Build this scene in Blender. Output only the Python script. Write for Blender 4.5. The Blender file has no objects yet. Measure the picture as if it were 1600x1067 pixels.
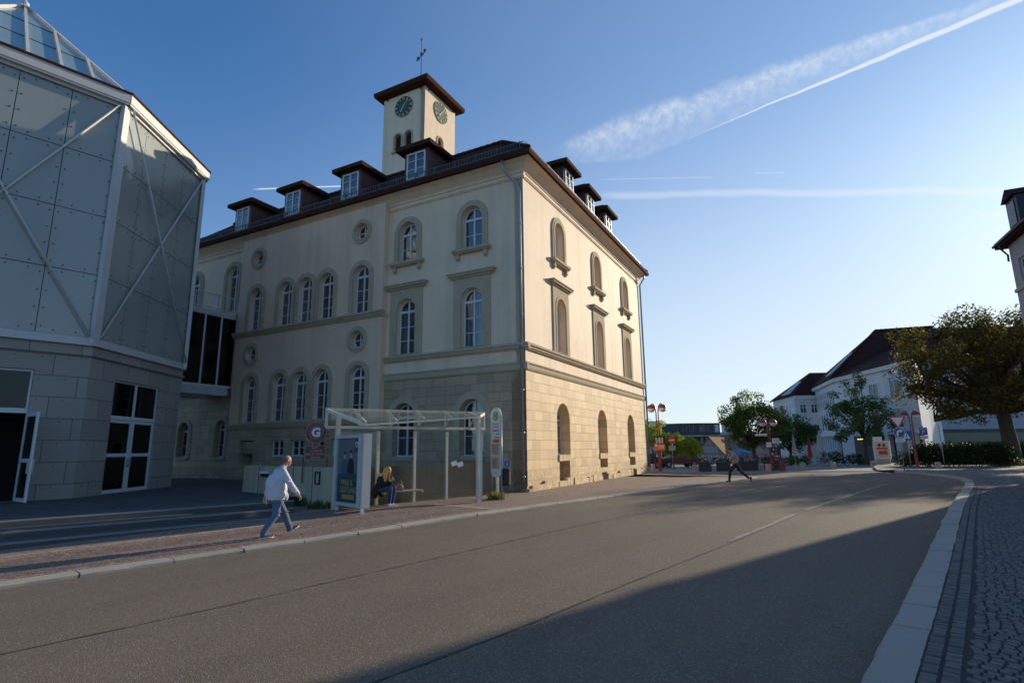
import bpy, bmesh, math, random
from mathutils import Matrix, Vector, noise as mnoise
S = bpy.context.scene
COL = S.collection
PI = math.pi
R = math.radians
rnd = random.Random(7)

# ------------------------------------------------------------------ mesh helpers
class MB:
    """collects geometry that becomes ONE mesh object"""
    def __init__(s):
        s.v, s.f, s.m = [], [], []
    def add(s, vs, fs, mi=0, M=None):
        o = len(s.v)
        if M is not None:
            vs = [M @ Vector(v) for v in vs]
        s.v += [tuple(v) for v in vs]
        s.f += [tuple(i + o for i in f) for f in fs]
        s.m += [mi] * len(fs)
    def box(s, x0, x1, y0, y1, z0, z1, mi=0, M=None):
        vs = [(x0,y0,z0),(x1,y0,z0),(x1,y1,z0),(x0,y1,z0),(x0,y0,z1),(x1,y0,z1),(x1,y1,z1),(x0,y1,z1)]
        s.add(vs, [(3,2,1,0),(4,5,6,7),(0,1,5,4),(1,2,6,5),(2,3,7,6),(3,0,4,7)], mi, M)
    def quad(s, a, b, c, d, mi=0):
        s.add([a,b,c,d], [(0,1,2,3)], mi)
    def poly(s, pts, mi=0):
        s.add(pts, [tuple(range(len(pts)))], mi)
    def prism(s, pts, z0, z1, mi=0, M=None):
        n = len(pts)
        vs = [(p[0],p[1],z0) for p in pts] + [(p[0],p[1],z1) for p in pts]
        fs = [tuple(range(n))[::-1], tuple(range(n,2*n))] + [(i,(i+1)%n,n+(i+1)%n,n+i) for i in range(n)]
        s.add(vs, fs, mi, M)
    def tube(s, p0, p1, r0, r1=None, n=8, mi=0, cap=True):
        r1 = r0 if r1 is None else r1
        p0, p1 = Vector(p0), Vector(p1)
        d = (p1-p0)
        if d.length < 1e-6: return
        d.normalize()
        a = d.orthogonal().normalized(); b = d.cross(a)
        vs = []
        for p, r in ((p0,r0),(p1,r1)):
            for i in range(n):
                t = 2*PI*i/n
                vs.append(p + a*(r*math.cos(t)) + b*(r*math.sin(t)))
        fs = [(i,(i+1)%n,n+(i+1)%n,n+i) for i in range(n)]
        if cap: fs += [tuple(range(n))[::-1], tuple(range(n,2*n))]
        s.add(vs, fs, mi)
    def path(s, pts, r, n=6, mi=0):
        rs = r if isinstance(r,(list,tuple)) else [r]*len(pts)
        pts = [Vector(p) for p in pts]
        vs = []; ref = None
        for i, p in enumerate(pts):
            d = (pts[min(i+1,len(pts)-1)]-pts[max(i-1,0)]).normalized()
            if ref is None or abs(ref.dot(d)) > .95: ref = d.orthogonal().normalized()
            a = (ref - d*ref.dot(d)).normalized(); b = d.cross(a); ref = a
            for k in range(n):
                t = 2*PI*k/n
                vs.append(p + a*(rs[i]*math.cos(t)) + b*(rs[i]*math.sin(t)))
        fs = []
        for i in range(len(pts)-1):
            for k in range(n):
                fs.append((i*n+k, i*n+(k+1)%n, (i+1)*n+(k+1)%n, (i+1)*n+k))
        fs += [tuple(range(n))[::-1], tuple(range((len(pts)-1)*n, len(pts)*n))]
        s.add(vs, fs, mi)
    def beam(s, p0, p1, w, h, mi=0, up=(0,0,1)):
        p0, p1 = Vector(p0), Vector(p1)
        d = (p1-p0).normalized(); u = Vector(up)
        if abs(d.dot(u)) > .98: u = Vector((1,0,0))
        sd = d.cross(u).normalized(); u = sd.cross(d)
        vs = [p + sd*(a*w/2) + u*(b*h/2) for p in (p0,p1) for a,b in ((-1,-1),(1,-1),(1,1),(-1,1))]
        s.add(vs, [(3,2,1,0),(4,5,6,7),(0,1,5,4),(1,2,6,5),(2,3,7,6),(3,0,4,7)], mi)
    def lathe(s, prof, n=16, M=None, mi=0):
        vs = []
        for r, z in prof:
            for i in range(n):
                t = 2*PI*i/n
                vs.append((r*math.cos(t), r*math.sin(t), z))
        fs = []
        for j in range(len(prof)-1):
            for i in range(n):
                fs.append((j*n+i, j*n+(i+1)%n, (j+1)*n+(i+1)%n, (j+1)*n+i))
        fs += [tuple(range(n))[::-1], tuple(range((len(prof)-1)*n, len(prof)*n))]
        s.add(vs, fs, mi, M)
    def ball(s, c, r, nu=12, nv=8, mi=0, M=None):
        if not isinstance(r,(list,tuple)): r = (r,r,r)
        prof = []
        vs = [(0,0,-1)]; fs = []
        for j in range(1,nv):
            ph = -PI/2 + PI*j/nv
            for i in range(nu):
                t = 2*PI*i/nu
                vs.append((math.cos(ph)*math.cos(t), math.cos(ph)*math.sin(t), math.sin(ph)))
        vs.append((0,0,1)); L = len(vs)-1
        for i in range(nu):
            fs.append((0, 1+(i+1)%nu, 1+i))
            fs.append((L, L-nu+i, L-nu+(i+1)%nu))
        for j in range(nv-2):
            for i in range(nu):
                a = 1+j*nu
                fs.append((a+i, a+(i+1)%nu, a+nu+(i+1)%nu, a+nu+i))
        vs = [Vector((v[0]*r[0], v[1]*r[1], v[2]*r[2])) for v in vs]
        if M is not None: vs = [M @ v for v in vs]
        s.add([v + Vector(c) for v in vs], fs, mi)
    def cap(s, p0, r0, p1, r1, n=12):      # tapered capsule
        s.ball(p0, r0, n, 8); s.ball(p1, r1, n, 8); s.tube(p0, p1, r0, r1, n)
    def mesh(s, name, mats, smooth=False, recalc=True):
        me = bpy.data.meshes.new(name)
        me.from_pydata(s.v, [], s.f)
        for m in (mats if isinstance(mats,(list,tuple)) else [mats]): me.materials.append(m)
        if any(s.m): me.polygons.foreach_set('material_index', s.m)
        if recalc:
            bm = bmesh.new(); bm.from_mesh(me); bmesh.ops.recalc_face_normals(bm, faces=bm.faces); bm.to_mesh(me); bm.free()
        if smooth: me.polygons.foreach_set('use_smooth', [True]*len(me.polygons))
        me.update()
        return me
    def build(s, name, mats, parent=None, smooth=False, M=None, recalc=True):
        return link(name, s.mesh(name, mats, smooth, recalc), parent, M)

def link(name, me, parent=None, M=None):
    o = bpy.data.objects.new(name, me); COL.objects.link(o)
    if parent is not None: o.parent = parent
    if M is not None: o.matrix_basis = M
    return o

def tag(o, label, cat, group=None):
    o['label'] = label; o['category'] = cat
    if group: o['group'] = group
    return o
def struct(o): o['kind'] = 'structure'; return o
def thing(name, label, cat, loc=(0,0,0), rz=0, group=None):
    o = bpy.data.objects.new(name, None); COL.objects.link(o); o.empty_display_size = .3
    o.location = loc; o.rotation_euler = (0,0,rz)
    return tag(o, label, cat, group)
def copy_tree(o, parent=None):
    c = o.copy(); COL.objects.link(c)
    if parent is not None: c.parent = parent
    for ch in list(o.children): copy_tree(ch, c)
    return c

_tmp = []
def eval_mesh(o):
    dg = bpy.context.evaluated_depsgraph_get(); dg.update()
    return bpy.data.meshes.new_from_object(o.evaluated_get(dg))
def plate(outline, holes, c0, c1):
    """2D outline with holes, extruded from c0 to c1 along local z -> (verts, faces)"""
    cu = bpy.data.curves.new('tmp', 'CURVE'); cu.dimensions = '2D'; cu.fill_mode = 'BOTH'
    cu.extrude = abs(c1-c0)/2
    for pts in [outline]+list(holes):
        sp = cu.splines.new('POLY'); sp.points.add(len(pts)-1)
        for p, q in zip(sp.points, pts): p.co = (q[0], q[1], 0, 1)
        sp.use_cyclic_u = True
    o = bpy.data.objects.new('tmp', cu); COL.objects.link(o)
    me = eval_mesh(o)
    mid = (c0+c1)/2
    vs = [(v.co.x, v.co.y, v.co.z+mid) for v in me.vertices]
    fs = [tuple(p.vertices) for p in me.polygons]
    bpy.data.objects.remove(o); bpy.data.curves.remove(cu); bpy.data.meshes.remove(me)
    return vs, fs
def text_geo(body, size, ext=.002, align='CENTER', bold=0.0):
    cu = bpy.data.curves.new('tmp', 'FONT'); cu.body = body; cu.size = size; cu.extrude = ext
    cu.align_x = align; cu.align_y = 'CENTER'; cu.offset = bold
    cu.resolution_u = 3
    o = bpy.data.objects.new('tmp', cu); COL.objects.link(o)
    me = eval_mesh(o)
    vs = [tuple(v.co) for v in me.vertices]; fs = [tuple(p.vertices) for p in me.polygons]
    bpy.data.objects.remove(o); bpy.data.curves.remove(cu); bpy.data.meshes.remove(me)
    return vs, fs
def remesh(mb, voxel, smooth=4):
    """merge overlapping volumes into one continuous skin"""
    me = mb.mesh('tmp', [], recalc=False)
    o = bpy.data.objects.new('tmp', me); COL.objects.link(o)
    r = o.modifiers.new('r', 'REMESH'); r.mode = 'VOXEL'; r.voxel_size = voxel
    if smooth:
        m = o.modifiers.new('s', 'SMOOTH'); m.iterations = smooth; m.factor = .5
    out = eval_mesh(o)
    bpy.data.objects.remove(o); bpy.data.meshes.remove(me)
    out.polygons.foreach_set('use_smooth', [True]*len(out.polygons))
    return out
def rect(x0, x1, y0, y1): return [(x0,y0),(x1,y0),(x1,y1),(x0,y1)]
def arch(cx, w, z0, z1, n=14):
    """round-headed opening: sill z0, apex z1"""
    r = w/2; zs = z1-r
    return [(cx-r,z0),(cx+r,z0)] + [(cx+r*math.cos(PI*i/n), zs+r*math.sin(PI*i/n)) for i in range(n+1)]
def circ(cx, cz, r, n=28, ry=None): return [(cx+r*math.cos(2*PI*i/n), cz+(ry or r)*math.sin(2*PI*i/n)) for i in range(n)]

# ------------------------------------------------------------------ materials
def newmat(name):
    m = bpy.data.materials.new(name); m.use_nodes = True
    nt = m.node_tree; b = nt.nodes['Principled BSDF']
    return m, nt, b
class NT:
    def __init__(s, nt): s.nt = nt
    def n(s, t, **k):
        x = s.nt.nodes.new(t)
        for a, v in k.items(): setattr(x, a, v)
        return x
    def l(s, a, b): s.nt.links.new(a, b)
    def math(s, op, a, b=None, c=None):
        x = s.n('ShaderNodeMath', operation=op)
        for i, v in enumerate((a,b,c)):
            if v is None: continue
            if isinstance(v,(int,float)): x.inputs[i].default_value = v
            else: s.l(v, x.inputs[i])
        return x.outputs[0]
    def mix(s, fac, a, b, blend='MIX'):
        x = s.n('ShaderNodeMix', data_type='RGBA', blend_type=blend)
        for sock, v in ((x.inputs[0],fac),(x.inputs[6],a),(x.inputs[7],b)):
            if isinstance(v,(int,float)): sock.default_value = v
            elif isinstance(v,(tuple,list)): sock.default_value = (*v[:3],1)
            else: s.l(v, sock)
        return x.outputs[2]
    def ramp(s, fac, stops):
        x = s.n('ShaderNodeValToRGB')
        e = x.color_ramp.elements
        while len(e) < len(stops): e.new(.5)
        for i,(p,c) in enumerate(stops):
            e[i].position = p; e[i].color = (*c,1) if len(c)==3 else c
        s.l(fac, x.inputs[0]); return x.outputs[0]
    def noise(s, scale, detail=4, vec=None, rough=.55, sc=None):
        x = s.n('ShaderNodeTexNoise'); x.inputs['Scale'].default_value = scale
        x.inputs['Detail'].default_value = detail; x.inputs['Roughness'].default_value = rough
        if vec is not None:
            if sc is not None:
                mp = s.n('ShaderNodeMapping'); mp.inputs['Scale'].default_value = sc; s.l(vec, mp.inputs[0]); vec = mp.outputs[0]
            s.l(vec, x.inputs['Vector'])
        return x.outputs['Fac']
    def pos(s): return s.n('ShaderNodeNewGeometry').outputs['Position']
    def obj(s): return s.n('ShaderNodeTexCoord').outputs['Object']
    def island(s): return s.n('ShaderNodeNewGeometry').outputs['Random Per Island']
    def bump(s, h, strength, dist, b):
        x = s.n('ShaderNodeBump'); x.inputs['Strength'].default_value = strength; x.inputs['Distance'].default_value = dist
        s.l(h, x.inputs['Height']); s.l(x.outputs[0], b.inputs['Normal']); return x
def mul(c, k): return tuple(min(1,x*k) for x in c)

def paint(name, col, rough=.5, var=.12, scale=3.0, metal=0, bump=0, spec=.5, fine=40):
    m, nt, b = newmat(name); g = NT(nt)
    p = g.pos()
    n1 = g.noise(scale, 5, p); n2 = g.noise(fine, 3, p)
    c = g.mix(n1, mul(col,1-var*1.6), mul(col,1+var*1.4))
    c = g.mix(g.math('MULTIPLY', n2, .35), c, mul(col, .72))
    g.l(c, b.inputs['Base Color'])
    rr = g.math('ADD', g.math('MULTIPLY', n1, .18), rough-.09); g.l(rr, b.inputs['Roughness'])
    b.inputs['Metallic'].default_value = metal; b.inputs['Specular IOR Level'].default_value = spec
    if bump: g.bump(n2, bump, .01, b)
    return m

def plaster(name, col, streak=.35):
    m, nt, b = newmat(name); g = NT(nt); p = g.pos()
    big = g.noise(.35, 6, p); st = g.noise(1.0, 5, p, sc=(1.6,1.6,.10)); fine = g.noise(18, 5, p); pat = g.noise(1.3, 3, p)
    c = g.mix(big, mul(col,.82), mul(col,1.13))
    k = g.ramp(st, [(.46,(0,0,0)),(.74,(1,1,1))])
    c = g.mix(g.math('MULTIPLY', k, streak), c, mul(col,.52))
    blot = g.noise(.9, 7, p, .65); c = g.mix(g.math('MULTIPLY', g.ramp(blot,[(.5,(0,0,0)),(.62,(1,1,1))]), .16), c, mul(col,.66))
    c = g.mix(g.math('MULTIPLY', g.ramp(pat,[(.55,(0,0,0)),(.66,(1,1,1))]), .12), c, mul((col[0]*.9,col[1]*.95,col[2]*1.05),1.15))
    g.l(c, b.inputs['Base Color']); b.inputs['Roughness'].default_value = .70; b.inputs['Specular IOR Level'].default_value = .32
    g.bump(fine, .25, .010, b)
    return m

def ashlar(name, col, bw=.82, bh=.42, rough_low=True, mortar=.012):
    m, nt, b = newmat(name); g = NT(nt); o = g.obj()
    br = g.n('ShaderNodeTexBrick'); br.inputs['Scale'].default_value = 1; br.inputs['Mortar Size'].default_value = mortar
    br.inputs['Brick Width'].default_value = bw; br.inputs['Row Height'].default_value = bh; br.inputs['Bias'].default_value = 0
    br.inputs['Mortar Smooth'].default_value = .4; br.offset_frequency = 2; br.offset = .43; br.squash = .8; br.squash_frequency = 3
    br.inputs['Color1'].default_value = (0,0,0,1); br.inputs['Color2'].default_value = (1,1,1,1); br.inputs['Mortar'].default_value = (.5,.5,.5,1)
    wob = g.noise(1.2, 3, o)
    vm = g.n('ShaderNodeVectorMath', operation='ADD'); g.l(o, vm.inputs[0])
    cmb = g.n('ShaderNodeCombineXYZ'); g.l(g.math('MULTIPLY', g.math('SUBTRACT', wob, .5), .06), cmb.inputs[1]); g.l(g.math('MULTIPLY', g.math('SUBTRACT', wob, .5), .08), cmb.inputs[0])
    g.l(cmb.outputs[0], vm.inputs[1]); g.l(vm.outputs[0], br.inputs['Vector'])
    big = g.noise(.6, 5, o); fine = g.noise(14, 6, o, .7); st = g.noise(1, 4, o, sc=(2.2,.15,1))
    c = g.mix(br.outputs['Color'], mul(col,.68), mul(col,1.18))
    c = g.mix(g.math('MULTIPLY', big, .6), c, (col[0]*1.12,col[1]*.98,col[2]*.78))
    c = g.mix(g.math('MULTIPLY', g.ramp(st,[(.5,(0,0,0)),(.75,(1,1,1))]), .4), c, mul(col,.5))
    c = g.mix(g.math('MULTIPLY', fine, .4), c, mul(col,.6))
    c = g.mix(g.math('MULTIPLY', br.outputs['Fac'], .5), c, mul(col,.58))
    if rough_low:
        sep = g.n('ShaderNodeSeparateXYZ'); g.l(o, sep.inputs[0])
        low = g.math('SUBTRACT', 1.3, sep.outputs[1])
        cl = g.n('ShaderNodeClamp'); g.l(low, cl.inputs[0])
        er = g.noise(5, 6, o, .75)
        k = g.math('MULTIPLY', cl.outputs[0], g.ramp(er,[(.42,(0,0,0)),(.6,(1,1,1))]))
        c = g.mix(g.math('MULTIPLY', k, .75), c, mul(col,.34))
    g.l(c, b.inputs['Base Color']); b.inputs['Roughness'].default_value = .66; b.inputs['Specular IOR Level'].default_value = .45
    h = g.math('SUBTRACT', g.math('MULTIPLY', fine, .5), br.outputs['Fac'])
    g.bump(h, .8, .03, b)
    return m

def tiles(name, col, row=.22, w=.2):
    m, nt, b = newmat(name); g = NT(nt); p = g.pos()
    sep = g.n('ShaderNodeSeparateXYZ'); g.l(p, sep.inputs[0])
    u = g.math('ADD', sep.outputs[0], g.math('MULTIPLY', sep.outputs[1], .62))
    zz = sep.outputs[2]
    cmb = g.n('ShaderNodeCombineXYZ'); g.l(u, cmb.inputs[0]); g.l(zz, cmb.inputs[1])
    br = g.n('ShaderNodeTexBrick'); br.inputs['Scale'].default_value = 1; br.inputs['Mortar Size'].default_value = .018
    br.inputs['Brick Width'].default_value = w; br.inputs['Row Height'].default_value = row*.7; br.inputs['Mortar Smooth'].default_value = .6
    br.inputs['Color1'].default_value = (0,0,0,1); br.inputs['Color2'].default_value = (1,1,1,1)
    g.l(cmb.outputs[0], br.inputs['Vector'])
    big = g.noise(.5, 5, p)
    c = g.mix(br.outputs['Color'], mul(col,.7), mul(col,1.3)); c = g.mix(g.math('MULTIPLY',big,.6), c, mul(col,.6))
    c = g.mix(g.math('MULTIPLY',br.outputs['Fac'],.7), c, mul(col,.3))
    g.l(c, b.inputs['Base Color']); b.inputs['Roughness'].default_value = 1; b.inputs['Specular IOR Level'].default_value = .08
    saw = g.math('FRACT', g.math('DIVIDE', zz, row*.7))
    g.bump(g.math('SUBTRACT', 1.0, saw), .7, .03, b)
    return m

def glassy(name, tint=(.02,.025,.03), transp=.6, rough=.02, ior=1.6, frost=.12, gain=1.25):
    """window glass: see-through with mirror reflections; the pane itself is real geometry"""
    m = bpy.data.materials.new(name); m.use_nodes = True; nt = m.node_tree; nt.nodes.clear(); g = NT(nt)
    out = g.n('ShaderNodeOutputMaterial'); fr = g.n('ShaderNodeFresnel'); fr.inputs[0].default_value = ior
    gl = g.n('ShaderNodeBsdfGlossy'); gl.inputs['Roughness'].default_value = rough
    wob = g.noise(.9, 2, g.pos()); bp = g.n('ShaderNodeBump'); bp.inputs['Strength'].default_value = .06; bp.inputs['Distance'].default_value = .05
    g.l(wob, bp.inputs['Height']); g.l(bp.outputs[0], gl.inputs['Normal'])
    tr = g.n('ShaderNodeBsdfTransparent'); tr.inputs[0].default_value = (transp, transp*1.03, transp*1.04, 1)
    df = g.n('ShaderNodeBsdfDiffuse'); df.inputs[0].default_value = (*tint,1)
    a = g.n('ShaderNodeMixShader'); a.inputs[0].default_value = frost; g.l(tr.outputs[0], a.inputs[1]); g.l(df.outputs[0], a.inputs[2])
    bb = g.n('ShaderNodeMixShader'); g.l(g.math('MULTIPLY', g.math('MULTIPLY', fr.outputs[0], gain), g.math('SUBTRACT', 1.0, g.n('ShaderNodeNewGeometry').outputs['Backfacing'])), bb.inputs[0]); g.l(a.outputs[0], bb.inputs[1]); g.l(gl.outputs[0], bb.inputs[2])
    g.l(bb.outputs[0], out.inputs[0])
    return m

def leafmat(name, cols, trans=.35, rough=.55):
    m = bpy.data.materials.new(name); m.use_nodes = True; nt = m.node_tree; nt.nodes.clear(); g = NT(nt)
    out = g.n('ShaderNodeOutputMaterial'); isl = g.island()
    n = len(cols); c = g.ramp(isl, [(i/(n-1), cols[i]) for i in range(n)])
    c = g.mix(g.math('MULTIPLY', g.noise(.9, 3, g.pos()), .7), c, mul(cols[0], .55))
    b = g.n('ShaderNodeBsdfPrincipled'); g.l(c, b.inputs['Base Color']); b.inputs['Roughness'].default_value = rough; b.inputs['Specular IOR Level'].default_value = .08
    t = g.n('ShaderNodeBsdfTranslucent'); g.l(g.mix(.5, c, (cols[-1][0]*1.2,cols[-1][1]*1.2,cols[-1][2]*.6)), t.inputs[0])
    mx = g.n('ShaderNodeMixShader'); mx.inputs[0].default_value = trans
    g.l(b.outputs[0], mx.inputs[1]); g.l(t.outputs[0], mx.inputs[2]); g.l(mx.outputs[0], out.inputs[0])
    return m

def asphalt():
    m, nt, b = newmat('asphalt'); g = NT(nt); p = g.pos()
    v = g.n('ShaderNodeTexVoronoi'); v.inputs['Scale'].default_value = 95; g.l(p, v.inputs['Vector'])
    big = g.noise(.16, 6, p); mid = g.noise(1.6, 6, p, .6); fine = g.noise(160, 3, p); along = g.noise(1, 5, p)
    # wear along the driving direction
    mp = g.n('ShaderNodeMapping'); mp.inputs['Rotation'].default_value = (0,0,R(40)); mp.inputs['Scale'].default_value = (1.1,.07,1); mp.vector_type = 'POINT'
    g.l(p, mp.inputs[0]); wear = g.noise(1.0, 4, mp.outputs[0])
    base = (.235,.180,.125)
    c = g.mix(g.math('ADD', g.math('MULTIPLY', big, .6), g.math('MULTIPLY', wear, .4)), mul(base,.60), mul(base,1.40))
    c = g.mix(g.math('MULTIPLY', mid, .4), c, mul(base,.7))
    sx = g.n('ShaderNodeSeparateXYZ'); g.l(p, sx.inputs[0])
    crs = g.math('ADD', g.math('MULTIPLY', sx.outputs[0], .766), g.math('MULTIPLY', sx.outputs[1], -.643))   # across the street
    band = g.math('SINE', g.math('ADD', g.math('MULTIPLY', crs, 3.5), g.math('MULTIPLY', g.noise(.12, 2, p), 2.5)))
    c = g.mix(g.math('MULTIPLY', g.math('MULTIPLY', g.ramp(band,[(.35,(0,0,0)),(.95,(1,1,1))]), g.noise(.25, 3, p)), .38), c, mul(base,.62))
    st = g.noise(.75, 5, p, .7); c = g.mix(g.math('MULTIPLY', g.ramp(st,[(.60,(0,0,0)),(.70,(1,1,1))]), .30), c, mul(base,.5))
    c = g.mix(g.math('MULTIPLY', g.ramp(fine,[(.35,(1,1,1)),(.55,(0,0,0))]), .55), c, mul(base,.35))
    sepv = g.n('ShaderNodeSeparateColor'); g.l(v.outputs['Color'], sepv.inputs[0])
    c = g.mix(g.math('MULTIPLY', g.ramp(sepv.outputs[0],[(.90,(0,0,0)),(.94,(1,1,1))]), .55), c, (.42,.40,.37))
    c = g.mix(g.math('MULTIPLY', g.ramp(sepv.outputs[1],[(.75,(0,0,0)),(.9,(1,1,1))]), .4), c, mul(base,.4))
    g.l(c, b.inputs['Base Color']); b.inputs['Roughness'].default_value = .9; b.inputs['Specular IOR Level'].default_value = .2
    h = g.math('ADD', g.math('MULTIPLY', v.outputs['Distance'], .8), g.math('MULTIPLY', fine, .5))
    g.bump(h, .55, .006, b)
    return m

def sett_mat(name, cols, rough=.8):
    m, nt, b = newmat(name); g = NT(nt); p = g.pos()
    isl = g.island(); n = len(cols)
    c = g.ramp(isl, [(i/(n-1), cols[i]) for i in range(n)])
    fine = g.noise(60, 5, p, .7); big = g.noise(.5, 4, p)
    c = g.mix(g.math('MULTIPLY', fine, .5), c, mul(cols[0], .5)); c = g.mix(g.math('MULTIPLY', big, .5), c, mul(cols[-1], .7))
    g.l(c, b.inputs['Base Color']); b.inputs['Roughness'].default_value = rough; b.inputs['Specular IOR Level'].default_value = .4
    g.bump(fine, .5, .006, b)
    return m

def cobble_shader(name, col, joint, cell=1.35, size=.105, arc=.28, ang=40.):
    """flat paving drawn as rows of setts laid in segmental arcs"""
    m, nt, b = newmat(name); g = NT(nt); p = g.pos()
    mp = g.n('ShaderNodeMapping'); mp.inputs['Rotation'].default_value = (0,0,R(ang)); g.l(p, mp.inputs[0])
    sep = g.n('ShaderNodeSeparateXYZ'); g.l(mp.outputs[0], sep.inputs[0])
    x = sep.outputs[0]; y = sep.outputs[1]
    pp = g.math('PINGPONG', x, cell/2)                     # 0..cell/2
    q = g.math('SUBTRACT', g.math('DIVIDE', pp, cell/2), 0)
    dy = g.math('MULTIPLY', g.math('SINE', g.math('MULTIPLY', q, PI/2)), arc)
    cmb = g.n('ShaderNodeCombineXYZ'); g.l(x, cmb.inputs[0]); g.l(g.math('ADD', y, dy), cmb.inputs[1])
    wob = g.noise(6, 2, p)
    vm = g.n('ShaderNodeVectorMath', operation='ADD'); g.l(cmb.outputs[0], vm.inputs[0])
    c2 = g.n('ShaderNodeCombineXYZ'); w = g.math('MULTIPLY', g.math('SUBTRACT', wob, .5), .05); g.l(w, c2.inputs[0]); g.l(w, c2.inputs[1]); g.l(c2.outputs[0], vm.inputs[1])
    br = g.n('ShaderNodeTexBrick'); br.inputs['Scale'].default_value = 1; br.inputs['Mortar Size'].default_value = .011
    br.inputs['Brick Width'].default_value = size; br.inputs['Row Height'].default_value = size; br.inputs['Mortar Smooth'].default_value = .5
    br.inputs['Color1'].default_value = (0,0,0,1); br.inputs['Color2'].default_value = (1,1,1,1)
    g.l(vm.outputs[0], br.inputs['Vector'])
    big = g.noise(.4, 5, p); fine = g.noise(45, 4, p)
    c = g.mix(br.outputs['Color'], mul(col,.65), mul(col,1.35)); c = g.mix(g.math('MULTIPLY',big,.5), c, mul(col,.7))
    c = g.mix(g.math('MULTIPLY',fine,.35), c, mul(col,.5))
    c = g.mix(g.math('MULTIPLY', br.outputs['Fac'], .85), c, joint)
    g.l(c, b.inputs['Base Color']); b.inputs['Roughness'].default_value = .85; b.inputs['Specular IOR Level'].default_value = .3
    g.bump(g.math('SUBTRACT', g.math('MULTIPLY', fine, .3), br.outputs['Fac']), .8, .015, b)
    return m

def slabs(name, col, bw=1.2, bh=.6, mortar=.012, ang=28., jdark=.45, rough=.85, local=False):
    m, nt, b = newmat(name); g = NT(nt); p = g.obj() if local else g.pos()
    mp = g.n('ShaderNodeMapping'); mp.inputs['Rotation'].default_value = (0,0,R(ang)); g.l(p, mp.inputs[0])
    br = g.n('ShaderNodeTexBrick'); br.inputs['Scale'].default_value = 1; br.inputs['Mortar Size'].default_value = mortar
    br.inputs['Brick Width'].default_value = bw; br.inputs['Row Height'].default_value = bh
    br.inputs['Color1'].default_value = (0,0,0,1); br.inputs['Color2'].default_value = (1,1,1,1); g.l(mp.outputs[0], br.inputs['Vector'])
    big = g.noise(.3, 6, p); fine = g.noise(30, 4, p)
    c = g.mix(br.outputs['Color'], mul(col,.85), mul(col,1.15)); c = g.mix(g.math('MULTIPLY',big,.6), c, mul(col,.65))
    c = g.mix(g.math('MULTIPLY',fine,.35), c, mul(col,.6)); c = g.mix(br.outputs['Fac'], c, mul(col,jdark))
    g.l(c, b.inputs['Base Color']); b.inputs['Roughness'].default_value = rough; b.inputs['Specular IOR Level'].default_value = .3
    g.bump(fine, .2, .005, b)
    return m

def cladding(name, col):
    """matt frosted glass cladding, slightly mottled, faint mirror"""
    m, nt, b = newmat(name); g = NT(nt); p = g.pos()
    big = g.noise(.28, 5, p); st = g.noise(1, 4, p, sc=(1.2,1.2,.12)); isl = g.island()
    c = g.mix(big, mul(col,.8), mul(col,1.2)); c = g.mix(g.math('MULTIPLY', g.ramp(st,[(.45,(0,0,0)),(.8,(1,1,1))]), .3), c, mul(col,.7))
    c = g.mix(g.math('MULTIPLY', isl, .25), c, mul(col,1.35))
    g.l(c, b.inputs['Base Color']); b.inputs['Roughness'].default_value = .22; b.inputs['Specular IOR Level'].default_value = .75
    b.inputs['Coat Weight'].default_value = .6; b.inputs['Coat Roughness'].default_value = .04
    return m

M = {}
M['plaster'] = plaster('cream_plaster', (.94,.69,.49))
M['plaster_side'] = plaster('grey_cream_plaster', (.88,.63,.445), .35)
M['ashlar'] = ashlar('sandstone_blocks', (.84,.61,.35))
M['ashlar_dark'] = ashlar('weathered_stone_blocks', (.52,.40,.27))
M['trim'] = paint('stone_trim', (.56,.45,.31), .9, .2, 2.5, bump=.3, spec=.2)
M['frame'] = paint('white_frame_paint', (.72,.73,.74), .45, .05, 4)
M['pane'] = glassy('window_glass', transp=.72, ior=1.6, frost=.10, gain=2.8)
M['pane_far'] = paint('far_window_glass', (.05,.06,.075), .12, .2, .5, spec=.8)
M['darkpane'] = glassy('dark_glass', (.01,.012,.015), .40, gain=.9)
M['curtain'] = paint('white_curtain', (.62,.63,.64), .9, .1, 2)
M['room'] = paint('dark_interior', (.022,.021,.02), .9)
M['black'] = paint('black_paint', (.012,.012,.013), .5, .2)
M['roof'] = tiles('roof_tiles', (.085,.040,.028))
M['roofdark'] = tiles('dark_roof_tiles', (.075,.032,.028), .25)
M['roofnorth'] = tiles('faded_orange_tiles', (.42,.24,.15), .3)
M['dormer'] = paint('oxblood_boards', (.13,.045,.042), .6, .25, 3)
M['gutter'] = paint('brown_gutter', (.075,.030,.020), .92, .25, 3, spec=.08)
M['zinc'] = paint('zinc_pipe', (.40,.40,.40), .42, .15, 3, metal=.5)
M['snow'] = paint('snow_guard_metal', (.12,.115,.11), .5, .2)
M['tower'] = plaster('tower_plaster', (.94,.70,.50), .25)
M['gold'] = paint('gilt', (.70,.58,.34), .35, .1, metal=.3)
M['green'] = paint('dial_green', (.045,.11,.085), .5, .2)
M['clad'] = cladding('frosted_cladding', (.31,.325,.295))
M['roofglass'] = cladding('roof_glass', (.27,.37,.35))
M['steel'] = paint('pale_grey_steel', (.60,.58,.56), .45, .1, 3, metal=.0)
M['joint'] = paint('dark_joint', (.025,.028,.03), .7)
M['rivet'] = paint('rivet_steel', (.04,.04,.042), .5)
M['panelstone'] = slabs('grey_stone_panels', (.42,.38,.33), 1.44, .735, .012, 0., .28, local=True)
M['asphalt'] = asphalt()
M['granite'] = sett_mat('granite_kerb', [(.42,.36,.29),(.50,.43,.35),(.45,.40,.33),(.56,.49,.40)], .85)
M['sett_grey'] = sett_mat('grey_setts', [(.11,.10,.09),(.17,.15,.135),(.21,.185,.16),(.14,.12,.115),(.24,.205,.175)])
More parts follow.
